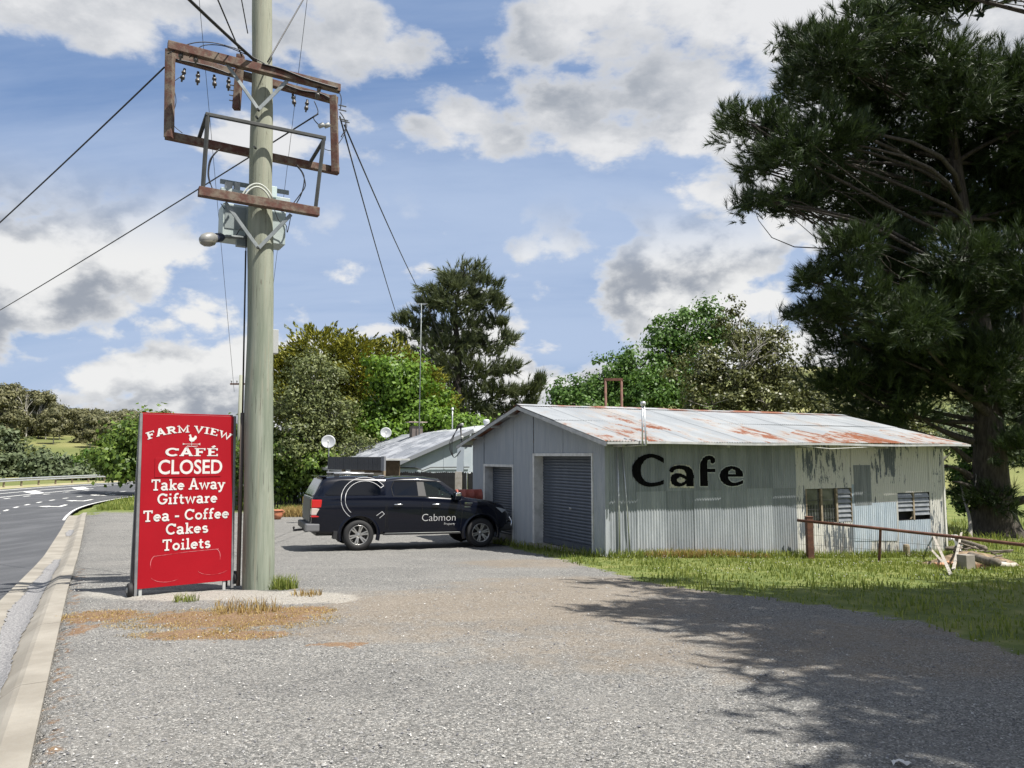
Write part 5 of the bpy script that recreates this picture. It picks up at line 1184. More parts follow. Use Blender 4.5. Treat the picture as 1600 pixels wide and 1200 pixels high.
    for wx in (0.0, 3.22): wheel(wx, .0, 1); wheel(wx, 1.80, -1)
    # side steps, bumpers, tow bar
    for y in (.02, 1.72): MB().box(.62, 2.66, y - .03, y + .09, .37, .415).build('side_step', TRIMB, car, bevel=.012)
    mb = MB(); mb.tube([(.66, -.012, .418), (2.62, -.012, .418)], .006, 8); mb.build('step_strip', LIGHTI, car, True)
    MB().box(-1.28, -1.06, YC - .82, YC + .82, .50, .66).build('rear_bumper', TRIMB, car, bevel=.03)
    MB().box(-1.295, -.96, YC - .915, YC - .70, .49, .68).build('bumper_corner', simple('dull_silver_bumper', (.22, .22, .225), None, rough=.4, metal=.6), car, bevel=.03)
    mb = MB(); mb.bar((-1.25, YC, .47), (-1.48, YC, .45), .07, .05); mb.lathe([(0, .05), (.025, .04), (.03, .02), (.02, -.01), (.012, -.04)], 10, Matrix.Translation((-1.47, YC, .50))); mb.bar((-1.2, YC - .35, .46), (-1.2, YC + .35, .46), .06, .06); mb.build('tow_bar', TRIMB, car)
    # tailgate, rear glass, lamps
    MB().box(-1.185, -1.15, YC - .70, YC + .70, .70, 1.28).build('tailgate', simple('dusty_tailgate', (.05, .052, .055), (.03, .032, .036), 4, .45), car, bevel=.02)
    mb = MB(); mb.add([(-1.135, YC - .70, 1.36), (-1.135, YC + .70, 1.36), (-.93, YC + .66, 1.75), (-.93, YC - .66, 1.75), (-1.10, YC - .70, 1.36), (-1.10, YC + .70, 1.36), (-.90, YC + .66, 1.75), (-.90, YC - .66, 1.75)], [(0, 1, 2, 3), (7, 6, 5, 4), (0, 4, 5, 1), (1, 5, 6, 2), (2, 6, 7, 3), (3, 7, 4, 0)]); mb.build('rear_glass', simple('pale_reflecting_glass', (.16, .17, .18), None, rough=.12, spec=.8), car)
    MB().box(-1.0, -.80, YC - .70, YC + .70, 1.80, 1.83).build('rear_spoiler', PAINTC, car, bevel=.012)
    RLENS = simple('red_lamp_lens', (.45, .006, .006), None, rough=.12, spec=.7, coat=.5); CLENS = simple('clear_lamp_lens', (.48, .40, .36), None, rough=.12, spec=.7, coat=.5)
    for sy in (-1, 1):
        def lamp(nm_, z0, z1, m):
            x0, x1 = -1.175, -.93; y0, y1 = YC + sy * .70, YC + sy * .918; mb = MB(); a, b = min(y0, y1), max(y0, y1); mb.box(x0, x1 + (.0 if z0 > .9 else -.03), a, b, z0, z1); mb.build(nm_, m, car, bevel=.018)
        lamp('tail_lamp', 1.06, 1.26, RLENS); lamp('tail_lamp_clear', .885, 1.055, CLENS); lamp('tail_lamp', .83, .88, RLENS)
    # handles, mirrors, vent, head lamps, nose
    for x in (.98, 1.98):
        yh = flank(1.13); mb = MB(); mb.tube(catmull([(x - .12, yh + .01, 1.13), (x - .08, yh - .035, 1.135), (x + .08, yh - .035, 1.135), (x + .12, yh + .01, 1.13)], 4), .014, 8); mb.build('door_handle', CHR, car, True)
        MB().lathe([(0, 0), (.045, .0), (.05, .006)], 16, Matrix.Translation((x - .02, yh + .0, 1.12)) @ Matrix.Rotation(R(90), 4, 'X')).build('handle_cup', GAP, car)
    for sy in (-1, 1):
        yb = YC + sy * .89; mb = MB(); mb.box(2.42, 2.60, min(yb, yb + sy * .20), max(yb, yb + sy * .20), 1.24, 1.44); mi = mb.build('door_mirror', PAINTC, car, bevel=.035)
        MB().box(2.44, 2.606, min(yb + sy * .06, yb + sy * .205), max(yb + sy * .06, yb + sy * .205), 1.33, 1.435).build('mirror_cap', CHR, mi, bevel=.03)
    yv = flank(1.10) - .004
    for k, z in enumerate((1.165, 1.115, 1.065)): MB().bar((2.74, yv, z), (2.96 - .03 * k, yv + .006, z - .004), .010, .026, (0, 0, 1)).build('side_vent', CHR if k != 1 else TRIMB, car)
    HL = simple('head_lamp', (.30, .32, .34), None, rough=.08, spec=.9, coat=1.0)
    for sy in (-1, 1):
        mb = MB(); yy = YC + sy * .80; pts = [(3.62, YC + sy * .875, 1.05), (3.92, YC + sy * .80, .985), (4.05, YC + sy * .62, .96), (4.06, YC + sy * .62, .84), (3.95, YC + sy * .80, .83), (3.80, YC + sy * .865, .90)]
        mb.prism(pts, (.012, sy * .02, 0)); mb.build('head_lamp', HL, car)
    MB().box(3.95, 4.10, YC - .58, YC + .58, .62, .90).build('grille', TRIMB, car, bevel=.03)
    for z in (.69, .77, .85): MB().box(4.08, 4.112, YC - .55, YC + .55, z - .012, z + .012).build('grille_bar', CHR, car)
    MB().box(3.74, 4.10, YC - .84, YC + .84, .42, .60).build('front_bumper', TRIMB, car, bevel=.05)
    for sy in (-1, 1): mb = MB(); mb.tube(catmull([(3.96, YC + sy * .80, .50), (4.12, YC + sy * .74, .54), (4.16, YC + sy * .70, .66), (4.10, YC + sy * .66, .78)], 5), .024, 8); mb.build('nudge_hoop', CHR, car, True)
    mb = MB(); mb.tube([(4.16, YC - .70, .66), (4.18, YC, .67), (4.16, YC + .70, .66)], .024, 8); mb.build('nudge_bar', CHR, car, True)
    MB().box(-.62, -.50, -.0, .26, .30, .52).build('mud_flap', TRIMB, car)
    # canopy roof bars
    for y in (YC - .60, YC + .60):
        mb = MB(); mb.tube([(-.62, y, 1.895), (.38, y, 1.895)], .018, 8); r = mb.build('roof_bar', simple('silver_bar', (.62, .62, .62), None, rough=.3, metal=.7), car, True)
        for x in (-.55, .30): MB().box(x - .06, x + .06, y - .03, y + .03, 1.82, 1.89).build('bar_foot', TRIMB, r, bevel=.01)
    MB().box(.55, .68, YC - .55, YC - .42, 1.83, 1.86).build('roof_clip', CHR, car, bevel=.01)
    # lettering and ring on the flank
    def put(me, x0, z0, hgt, nm_, lift):
        co = np.empty(len(me.vertices) * 3, np.float32); me.vertices.foreach_get('co', co); co = co.reshape(-1, 3)
        k = hgt; out = np.array([(x0 + x * k, flank(z0 + y * k) - lift, z0 + y * k) for x, y, z in co], np.float32); me.vertices.foreach_set('co', out.ravel()); me.update(); link(nm_, me, SILV, car)
    put(font_mesh('Cabmon', 1, 1.02, -.014), 2.05, .71, .265, 'lettering', .004); put(font_mesh('Property', 1, 1.0, -.01), 2.34, .605, .085, 'lettering', .004)
    def fl2(x, z):
        if z < 1.20: return flank(z)
        if z < 1.40: return YC - float(np.interp(z, [1.20, 1.25, 1.30, 1.345, 1.40], [.931, .932, .929, .914, .890]))
        f = (z - 1.33) / .5; return YC - (.888 - .135 * f) - .018
    def ring_line(pp, w=.011):
        mb = MB(); L_, R_ = ribbon(pp, w); n = len(L_); mb.add([(p.x, fl2(p.x, p.y) - .004, p.y) for p in L_ + R_], [(i, i + 1, n + i + 1, n + i) for i in range(n - 1)]); link('ring_graphic', mb.mesh('ring_graphic'), SILV, car)
    cx, cz = .13, 1.27; r0, r1 = .50, .60
    oa = arc(cx, cz, r1, r1 * .90, 38, 232, 40); ia = arc(cx, cz, r0, r0 * .90, 38, 226, 40)
    ring_line(oa); ring_line(ia); ring_line([oa[0], ia[0]], .014)
    ring_line([(.42, .86), (.56, .96), (.62, .90), (.50, .80)], .012)
    return car
def catmull_rows(rows, n):
    out = []; rows = [np.array(r) for r in rows]
    for i in range(len(rows) - 1):
        p0, p1, p2, p3 = rows[max(0, i - 1)], rows[i], rows[i + 1], rows[min(len(rows) - 1, i + 2)]
        for k in range(n):
            t_ = k / n; out.append(tuple(.5 * ((2 * p1) + (p2 - p0) * t_ + (2 * p0 - 5 * p1 + 4 * p2 - p3) * t_**2 + (3 * p1 - p0 - 3 * p2 + p3) * t_**3)))
    out.append(tuple(rows[-1])); return out
build_car()
# ================================================================== house behind the yard
HO = P(605, 728, 30.6); HO = Vector((HO.x, HO.y, 0)); house_ = empty('weatherboard_house', (HO.x, HO.y, gz(HO.x, HO.y)), SHA, 'low pale blue house with a light grey iron roof behind the black fence', 'house')
HG = gz(HO.x, HO.y); ZE = P(605, 728, 30.6).z - HG; rx = HO + Vector((SEX.x, SEX.y, 0)) * 3.6; ZR = P(735, 671, rx.y).z - HG; HL = 27.0
BLUEW = simple('pale_blue_fibro', (.31, .355, .395), (.37, .41, .445), 1.2, .7); ROOFH = NT('light_grey_roof_iron'); t = ROOFH; o = t.tc()
c = t.mix(t.ramp(t.noise(t.map(o, (1.0, .45, 1)), 1.6, 7, .65), .42, .62), (.19, .203, .23), (.33, .343, .37)); t.bsdf(c, .5, .1, None, spec=.4); ROOFH = t.m
SLATE = simple('charcoal_board', (.035, .037, .042), (.055, .057, .062), 4, .7)
mb = MB(); mb.prism([(0, 0, 0), (3.6, 0, 0), (3.6, 0, ZR - .06), (0, 0, ZE - .06)], (0, HL, 0)); mb.build('wall', BLUEW, house_)
for k in range(1, 3): x = k * 1.2; MB().box(x - .02, x + .02, -.012, 0, 1.6, ZE + (ZR - ZE) * x / 3.6 - .1).build('cover_strip', BLUEW, house_)
# roof of corrugated sheets, each its own
nr = 31; sl = math.hypot(3.6 + .45, (ZR - ZE) * (4.05 / 3.6))
def hr(x): return ZE + (ZR - ZE) * x / 3.6
for i in range(nr):
    y0 = -.25 + i * (HL + .5) / nr; y1 = y0 + (HL + .5) / nr + .02; mb = MB(); m = 12
    for k in range(m + 1):
        y = y0 + (y1 - y0) * k / m; dz = .012 * math.cos(2 * math.pi * k / 3) + .004 * (i % 2)
        mb.v += [(-.45, y, hr(-.45) + dz), (3.62, y, hr(3.62) + dz)]
    mb.f = [(2*k, 2*k + 2, 2*k + 3, 2*k + 1) for k in range(m)]; link('roof_sheet', mb.mesh('roof_sheet'), ROOFH, house_, True)
MB().bar((-.47, -.26, hr(-.47) - .06), (3.6, -.26, ZR - .06), .04, .15).build('barge_board', simple('grey_barge', (.17, .18, .20), None, rough=.6), house_)
MB().bar((-.5, -.25, hr(-.5) - .05), (-.5, HL, hr(-.5) - .05), .10, .10).build('gutter', TRIM, house_)
mb = MB(); mb.tube([(0.05, -.06, 2.26), (1.2, -.06, 2.22), (1.45, -.06, 2.12), (1.8, -.06, 2.24), (3.5, -.06, 2.24)], .02, 6); mb.build('wall_cable', BLKC, house_, True)
MB().box(-.05, .12, -.02, .0, ZE - .22, ZE - .08).build('eave_block', WHT, house_)
# rear wing beyond the ridge, with a brighter roof
mb = MB(); mb.prism([(3.62, .5, 0), (9.0, .5, 0), (9.0, .5, ZR - .3), (6.4, .5, ZR + .30), (3.62, .5, ZR - .20)], (0, 9, 0)); mb.build('rear_wing_wall', BLUEW, house_)
BRT = simple('bright_zinc_roof', (.42, .44, .46), (.50, .52, .53), 3, .45, .2)
mb = MB(); mb.prism([(3.4, .3, ZR - .22), (6.4, .3, ZR + .34), (6.4, .3, ZR + .40), (3.4, .3, ZR - .15)], (0, 9.4, 0)); mb.build('rear_wing_roof', BRT, house_)
mb = MB(); mb.prism([(9.2, .3, ZR - .38), (6.4, .3, ZR + .34), (6.4, .3, ZR + .40), (9.2, .3, ZR - .31)], (0, 9.4, 0)); mb.build('rear_wing_roof', BRT, house_)
def h_loc(px, py, Y): p = P(px, py, Y) - Vector((HO.x, HO.y, HG)); return Vector((p.x * SEX.x + p.y * SEX.y, p.x * SEY.x + p.y * SEY.y, p.z))
# brick chimney of stacked courses with an iron cap
BRK = simple('dark_chimney_brick', (.17, .085, .06), (.27, .15, .11), 8, .9); c = h_loc(664, 672, 38.0); zb = hr(3.5)
ch = bpy.data.objects.new('chimney', None); COL.objects.link(ch); ch.parent = house_; ch.location = (3.35, c.y, 0); zt = c.z + .20
n = 0; z = zb - .35; bme = MB().box(-.105, .105, -.05, .05, 0, .072).mesh('brick')
while z < zt - .02:
    for k in range(4):
        for s_ in (-1, 1):
            b = link('brick', bme, BRK if n == 0 else None, ch); n += 1
            o_ = -.165 + .11 * k + (.03 if int(z * 100) % 2 else 0)
            if k in (0, 3): b.location = (s_ * .12, -.15 + .10 * (k == 3) * 3, z)
            else: b.location = (s_ * .20, -.05 + .1 * (k - 1), z); b.rotation_euler = (0, 0, R(90))
    z += .082
MB().box(-.27, .27, -.21, .21, zb - .5, zt - .02).build('chimney_core', simple('mortar', (.12, .10, .09)), ch)
for x, y in ((-.2, -.15), (.2, -.15), (.2, .15), (-.2, .15)): MB().box(x - .02, x + .02, y - .02, y + .02, zt, zt + .16).build('cap_leg', DKST, ch)
MB().box(-.46, .46, -.34, .34, zt + .16, zt + .20).build('chimney_cap', simple('rusty_cap', (.36, .30, .28), (.25, .17, .14), 6, .6), ch)
c = h_loc(760, 660, 37); MB().lathe([(0, .16), (.12, .14), (.17, .07), (.16, 0), (.12, -.08), (.12, -.3)], 14, Matrix.Translation(c)).build('roof_ventilator', BRT, house_, True)
c = h_loc(707, 640, 36); mb = MB(); mb.tube([c + Vector((0, 0, -.9)), c], .03, 8); mb.lathe([(0, .1), (.07, .07), (.07, 0), (.03, -.03)], 10, Matrix.Translation(c)); mb.build('flue', PIPE, house_, True)
c = h_loc(715, 664, 30.0)
# satellite dishes
DISH = simple('dish_grey', (.27, .285, .30), (.33, .345, .355), 5, .5)
def dish(name, px, py, Y, r, label, base=None):
    c = P(px, py, Y); g = gz(c.x, c.y); o = empty(name, (c.x, c.y, base if base is not None else g), 0, label, 'satellite dish'); h = c.z - o.location.z
    mm = Matrix.Translation((0, 0, h)) @ Matrix.Rotation(R(70), 4, 'X') @ Matrix.Rotation(R(12), 4, 'Y')
    MB().lathe([(0, -.10 * r / .3), (r * .5, -.075 * r / .3), (r * .85, -.03 * r / .3), (r, 0), (r * 1.01, .008), (r * .84, -.02 * r / .3), (r * .5, -.065 * r / .3), (0, -.09 * r / .3)], 24, mm).build('reflector', DISH, o, True)
    mb = MB(); mb.bar(mm @ Vector((0, -r * .9, 0)), mm @ Vector((0, -r * .25, r * .75)), .02, .02); mb.box(-.04, .04, -.04, .04, -.04, .04, mm @ Matrix.Translation((0, -r * .22, r * .78))); mb.build('feed_arm', LIGHTI, o)
    mb = MB(); mb.tube([(0, .08, h), (0, .12, h - .15), (0, .12, 0)], .025, 8); mb.build('mast', PIPE, o, True)
dish('satellite_dish', 513, 690, 31, .28, 'nearer grey satellite dish standing above the hedge')
c = P(603, 676, 37.5); dish('satellite_dish', 603, 676, 37.5, .27, 'farther grey satellite dish on the edge of the house roof', HG + hr(2.9))
# tall aerial mast
c = P(655, 662, 37.5); tp = P(658.5, 474, 37.5); am = empty('aerial_mast', (c.x, c.y, HG + hr(3.3) - .1), 0, 'tall thin aerial mast rising beside the chimney', 'aerial'); h = tp.z - am.location.z
MB().tube([(0, 0, 0), (tp.x - c.x, 0, h)], [.026, .018], 8).build('mast', GALV, am, True)
for z, w in ((h, .42), (h - .05, .30)): mb = MB(); mb.bar((tp.x - c.x - w, 0, z), (tp.x - c.x + w * .7, 0, z - .02), .02, .02); mb.build('aerial_rod', PIPE, am)
# ---- black picket fence
FA = P(600, 735, 28.6); FB_ = P(742, 735, 28.0); FA.z = FB_.z = 0
fdir = (FB_ - FA); fl = fdir.length; fdir.normalize(); fence = empty('picket_fence', (FA.x, FA.y, gz(FA.x, FA.y)), math.atan2(fdir.y, fdir.x), 'black paling fence between the house and the shed', 'fence')
FBLK = simple('black_fence_stain', (.012, .012, .013), (.022, .022, .024), 5, .75); zt = P(650, 737, 28.3).z - fence.location.z; me = None
mb = MB(); mb.prism([(-.0385, 0, -.1), (.0385, 0, -.1), (.0385, 0, zt - .04), (.0, 0, zt), (-.0385, 0, zt - .04)], (0, .018, 0)); me = mb.mesh('paling'); me.materials.append(FBLK); n = int(fl / .078)
for i in range(n): p_ = link('paling', me, None, fence); p_.location = ((i + .5) * fl / n, random.uniform(-.004, .004), random.uniform(-.03, .02))
for z in (.35, zt - .35): MB().box(0, fl, .02, .06, z, z + .08).build('fence_rail', FBLK, fence)
# ---- service post with meter pipes by the fence
sp0 = P(716.5, 737, 27.2); g = gz(sp0.x, sp0.y); sv = empty('service_post', (sp0.x, sp0.y, g), 0, 'weathered timber service post with cables in front of the black fence', 'post')
GREYW = simple('silver_grey_timber', (.26, .235, .20), (.36, .335, .30), 8, .85, bump=.3); h = sp0.z - g
MB().box(-.12, .12, -.10, .10, -.2, h).build('post', GREYW, sv, bevel=.01); MB().box(-.14, .10, -.09, .09, h, h + .95, Matrix.Rotation(R(2), 4, 'Y')).build('upper_board', BLUEW, sv)
MB().box(.02, .09, -.125, -.10, h - 1.2, h - .6).build('meter_plate', LIGHTI, sv)
mb = MB(); mb.tube([(.16, 0, -.1), (.16, 0, h + .1), (.13, 0, h + .8), (.05, 0, h + 1.7)], .03, 8); mb.build('conduit', BLKC, sv, True)
mb = MB(); mb.tube([(.30, .05, -.1), (.30, .05, h - .05), (.42, .05, h - .05)], .025, 8); mb.build('water_pipe', PIPE, sv, True)
for k in range(3):
    mb = MB(); mb.tube(catmull([(-.02 + .05 * k, -.1, h + 1.65), (-.22 - .05 * k, -.12, h + 1.0), (-.16, -.12, h + .5), (.08, -.1, h + .75)], 6), .012, 6); mb.build('loose_cable', BLKC, sv, True)
for z in (h + 1.2, h + .95, h + 1.65): MB().lathe([(0, .06), (.045, .05), (.05, 0), (.03, -.05)], 10, Matrix.Translation((.12, -.05, z))).build('insulator', LIGHTI, sv, True)
# ---- charcoal verandah fascia left of the house
vp = P(558, 735, 27.5); vg = gz(vp.x, vp.y); a0 = P(512, 728, 28.6); a1 = P(596, 724, 26.6); a0.z = a1.z = 0; vd = a1 - a0; vl = vd.length; vd.normalize()
ver = empty('verandah', (a0.x, a0.y, vg), math.atan2(vd.y, vd.x), 'low verandah with a deep charcoal board fascia behind the ute', 'verandah')
zt = P(596, 714, 26.6).z - vg; zb = P(596, 735, 26.6).z - vg; nb = 26
bme = MB().box(0, vl / nb - .006, 0, .03, zb, zt).mesh('fascia_board'); bme.materials.append(SLATE)
for i in range(nb): b = link('fascia_board', bme, None, ver); b.location = (i * vl / nb, random.uniform(-.004, .004), 0)
MB().box(vl, vl + .16, -.02, .06, zb - .02, zt + .02).build('end_board', simple('grey_end_board', (.16, .165, .18), None, rough=.6), ver); MB().box(0, vl, .03, 1.3, zt - .12, zt - .06).build('verandah_roof', TRIM, ver)
for x in (vl * .25, vl * .62, vl - .05): MB().box(x - .05, x + .05, .1, .2, -.1, zb + .02).build('post', WOOD, ver)
MB().box(-.2, vl - .5, 1.2, 1.28, -.1, zt - .13).build('back_wall', simple('brown_boarding', (.10, .075, .05), (.16, .12, .08), 5, .8), ver); MB().box(vl * .35, vl * .6, 1.14, 1.2, zb - .35, zb - .12).build('notice_board', simple('pale_board', (.50, .46, .40), None, rough=.7), ver)
# ---- red drum on a stand by the shed front
c = P(732, 775, 22.4); g = gz(c.x, c.y); drum = empty('red_drum', (c.x, c.y, g), 0, 'faded red steel drum lying on a stand behind the ute bonnet', 'drum'); DR = simple('faded_red_drum', (.24, .045, .030), (.32, .085, .055), 5, .6); DRE = simple('lighter_red_drum_end', (.48, .16, .11), (.40, .12, .08), 5, .6)  # the end disc gets a lighter red than the barrel
mm = Matrix.Translation((0, 0, c.z - g)) @ Matrix.Rotation(R(18), 4, 'Z') @ Matrix.Rotation(R(90), 4, 'Y')
MB().lathe([(.19, -.38), (.20, -.37), (.192, -.35), (.19, -.14), (.20, -.125), (.19, -.11), (.19, .11), (.20, .125), (.19, .14), (.192, .35), (.20, .37), (.19, .38), (0, .37)], 28, mm).build('barrel', DR, drum, True); MB().lathe([(0, -.372), (.19, -.372)], 28, mm).build('barrel_end', DRE, drum)
for x in (-.2, .22): MB().box(x - .04, x + .04, -.05, .05, -.1, c.z - g - .18).build('stand_leg', WOOD, drum)
# ---- terracotta pot
c = G(431, 812); pot = empty('terracotta_pot', (c.x, c.y + .2, gz(c.x, c.y)), 0, 'rounded terracotta pot by the hedge right of the power pole', 'pot'); TER = simple('terracotta', (.34, .12, .06), (.42, .18, .10), 6, .75); k = .30
MB().lathe([(0, .0), (k * .42, 0), (k * .72, k * .35), (k * .80, k * .75), (k * .66, k * 1.15), (k * .70, k * 1.2), (k * .82, k * 1.22), (k * .82, k * 1.36), (k * .70, k * 1.36), (k * .6, k * 1.2), (0, k * 1.15)], 28).build('pot_body', TER, pot, True)
for s_ in (-1, 1): mb = MB(); mb.tube(catmull([(s_ * k * .74, -.02, k * 1.2), (s_ * k * .98, -.02, k * 1.15), (s_ * k * .98, -.02, k * .95), (s_ * k * .76, -.02, k * .88)], 4), k * .07, 8); mb.build('handle', TER, pot, True)
# ---- rusty goal-like steel frame behind the shed
a = P(946, 593, 30); b = P(971, 593, 30); g = gz(a.x, a.y); fr = empty('steel_frame', (a.x, a.y, g), 0, 'rusty steel pipe frame standing up behind the shed roof', 'frame'); w = b.x - a.x; h = a.z - g
for x in (0, w): MB().tube([(x, 0, -.1), (x, 0, h)], .05, 8).build('upright', RUSTP, fr, True)
MB().bar((-.05, 0, h), (w + .05, 0, h), .10, .10).build('top_bar', RUSTP, fr)
# ---- guard rail across the bend
gs = [s for s in range(30, 124, 2)]; g0 = road_pt(30, ROADW + 1.3); gr = empty('guard_rail', g0, 0, 'long grey steel guard rail along the far side of the bend', 'guard rail'); GRM = simple('galvanised_rail', (.40, .42, .43), (.50, .52, .53), 4, .45, .5)
prof_ = [(.0, .72), (-.05, .69), (-.05, .64), (.0, .60), (.0, .54), (-.05, .50), (-.05, .45), (.0, .42)]; mb = MB(); q = len(prof_)
for s in gs:
    for w, z in prof_: mb.v.append(tuple(road_pt(s, ROADW + 1.3 + w, z + .02) - g0))
mb.f = [(i*q + j, (i+1)*q + j, (i+1)*q + j + 1, i*q + j + 1) for i in range(len(gs) - 1) for j in range(q - 1)]; mb.build('rail_beam', GRM, gr, True)
for s in gs: p_ = road_pt(s, ROADW + 1.42) - g0; MB().box(p_.x - .06, p_.x + .06, p_.y - .06, p_.y + .06, p_.z - .5, p_.z + .74).build('rail_post', WOOD, gr)
# ---- scrap of white paper at the lower edge
c = G(1408, 1195); mb = MB(); n = 6
for i in range(n + 1):
    for j in range(3): mb.v.append((-.05 + .1 * i / n, -.02 + .02 * j + .01 * math.sin(i), .004 + .02 * abs(math.sin(i * .8 + j))))
mb.f = [(i*3 + j, (i+1)*3 + j, (i+1)*3 + j + 1, i*3 + j + 1) for i in range(n) for j in range(2)]; o = mb.build('paper_scrap', WHT); o.location = (c.x, c.y, c.z); tag(o, 'crumpled scrap of white paper on the shaded gravel', 'paper')

# ---- older dark fence under the hedge, left of the ute
a = P(396, 752, 41.0); b = P(516, 754, 40.0); a.z = b.z = 0; d = b - a; l = d.length; f2 = empty('paling_fence', (a.x, a.y, gz(a.x, a.y)), math.atan2(d.y, d.x), 'dark paling fence in the shade under the hedge left of the ute', 'fence')
zt2 = P(460, 750, 40.5).z - f2.location.z; mb = MB(); mb.box(-.05, .05, 0, .02, -.1, zt2); me = mb.mesh('paling'); me.materials.append(FBLK); n = int(l / .15)
for i in range(n): p_ = link('paling', me, None, f2); p_.location = ((i + .5) * l / n, random.uniform(-.01, .01), random.uniform(-.1, .04)); p_.rotation_euler = (0, random.uniform(-.02, .02), 0)
for z in (.3, zt2 - .3): MB().box(0, l, .02, .07, z, z + .08).build('fence_rail', FBLK, f2)
# ================================================================== trees
BARK = simple('dark_bark', (.026, .021, .016), (.072, .060, .048), 5, .95, bump=.8, bscale=9, stretch=(3, 3, .5)); BARKG = simple('grey_bark', (.17, .155, .135), (.30, .28, .25), 4, .9, bump=.5, bscale=8, stretch=(3, 3, .6)); BARKP = simple('pale_gum_bark', (.30, .28, .25), (.42, .40, .36), 2, .9, stretch=(2, 2, .4))
def unit(n): v = RNG.normal(size=(n, 3)); return v / np.linalg.norm(v, axis=1, keepdims=True)
def leaf_mesh(name, C, D, L, Wd, fold=.15, Nd=None):
    """diamond leaves: centres C, long directions D, lengths L, widths Wd"""
    n = len(C); r = unit(n)
    if Nd is not None:
        D = D - Nd * np.sum(D * Nd, 1, keepdims=True); D /= np.linalg.norm(D, axis=1, keepdims=True) + 1e-9; r = Nd
    S = np.cross(D, r); S /= np.linalg.norm(S, axis=1, keepdims=True) + 1e-9; N_ = np.cross(D, S)
    L = np.broadcast_to(L, (n,))[:, None]; Wd = np.broadcast_to(Wd, (n,))[:, None]
    a = C - D * L * .5; b = C + S * Wd * .5 + N_ * Wd * fold; c = C + D * L * .5; d = C - S * Wd * .5 + N_ * Wd * fold
    V = np.stack([a, b, c, d], 1).reshape(-1, 3); i = 4 * np.arange(n)[:, None]; return np_mesh(name, V, i + np.arange(4)[None], 4)
def needle_mesh(name, C, D, k, L, w, spread):
    """tufts: k thin triangles fanned round direction D at C"""
    n = len(C); C = np.repeat(C, k, 0); D = np.repeat(D, k, 0); L = np.repeat(np.broadcast_to(L, (n,)), k)[:, None]; v = unit(n * k); sp = spread * (.35 + .65 * RNG.random((n * k, 1)))
    d = D + v * sp; d /= np.linalg.norm(d, axis=1, keepdims=True); s = np.cross(d, unit(n * k)); s /= np.linalg.norm(s, axis=1, keepdims=True) + 1e-9
    o = C + D * (RNG.random((n * k, 1)) - .5) * L * .9; ln = L * (.65 + .5 * RNG.random((n * k, 1)))
    V = np.stack([o - s * w / 2, o + s * w / 2, o + d * ln], 1).reshape(-1, 3); i = 3 * np.arange(n * k)[:, None]; return np_mesh(name, V, i + np.arange(3)[None], 3)
def limb(mb, a, b, r0, r1, bend=.12, n=6, sides=7):
    a = Vector(a); b = Vector(b); l = (b - a).length; off = Vector((random.gauss(0, 1), random.gauss(0, 1), random.gauss(0, .6))) * l * bend
    mb.tube([a.lerp(b, i / n) + off * math.sin(math.pi * i / n) for i in range(n + 1)], [r0 + (r1 - r0) * i / n for i in range(n + 1)], sides, cap=False)
def blob_pts(blobs, n_total, shell=.45, lump=.22, seed=0):
    """points filling ellipsoids; returns positions, outward directions"""
    w = np.array([b[3] * b[4] for b in blobs]); w = w / w.sum(); out = []; dirs = []; rad = []
    for b, f in zip(blobs, w):
        n = max(4, int(n_total * f)); d = unit(n); ph = RNG.random(3) * 9
        l = 1 + lump * np.sin(d[:, 0] * 5 + ph[0]) * np.sin(d[:, 1] * 5 + ph[1]) + lump * np.sin(d[:, 2] * 7 + ph[2]) * .6
        r = (shell + (1 - shell) * RNG.random(n)**.6) * l; R3 = np.array([b[3], (b[3] + b[4]) / 2 if len(b) < 6 else b[5], b[4]]); out.append(np.array(b[:3]) + d * R3 * r[:, None]); dirs.append(d); rad.append(np.full(n, b[3]))
    return np.concatenate(out), np.concatenate(dirs), np.concatenate(rad)
def pxblob(px, py, Y, rx, rz, dy=None):           # an ellipsoid given by its place and size in the photograph at distance Y
    p = P(px, py, Y); k = Y / FPX; return (p.x, p.y, p.z, rx * k, rz * k, dy if dy else (rx + rz) / 2 * k)
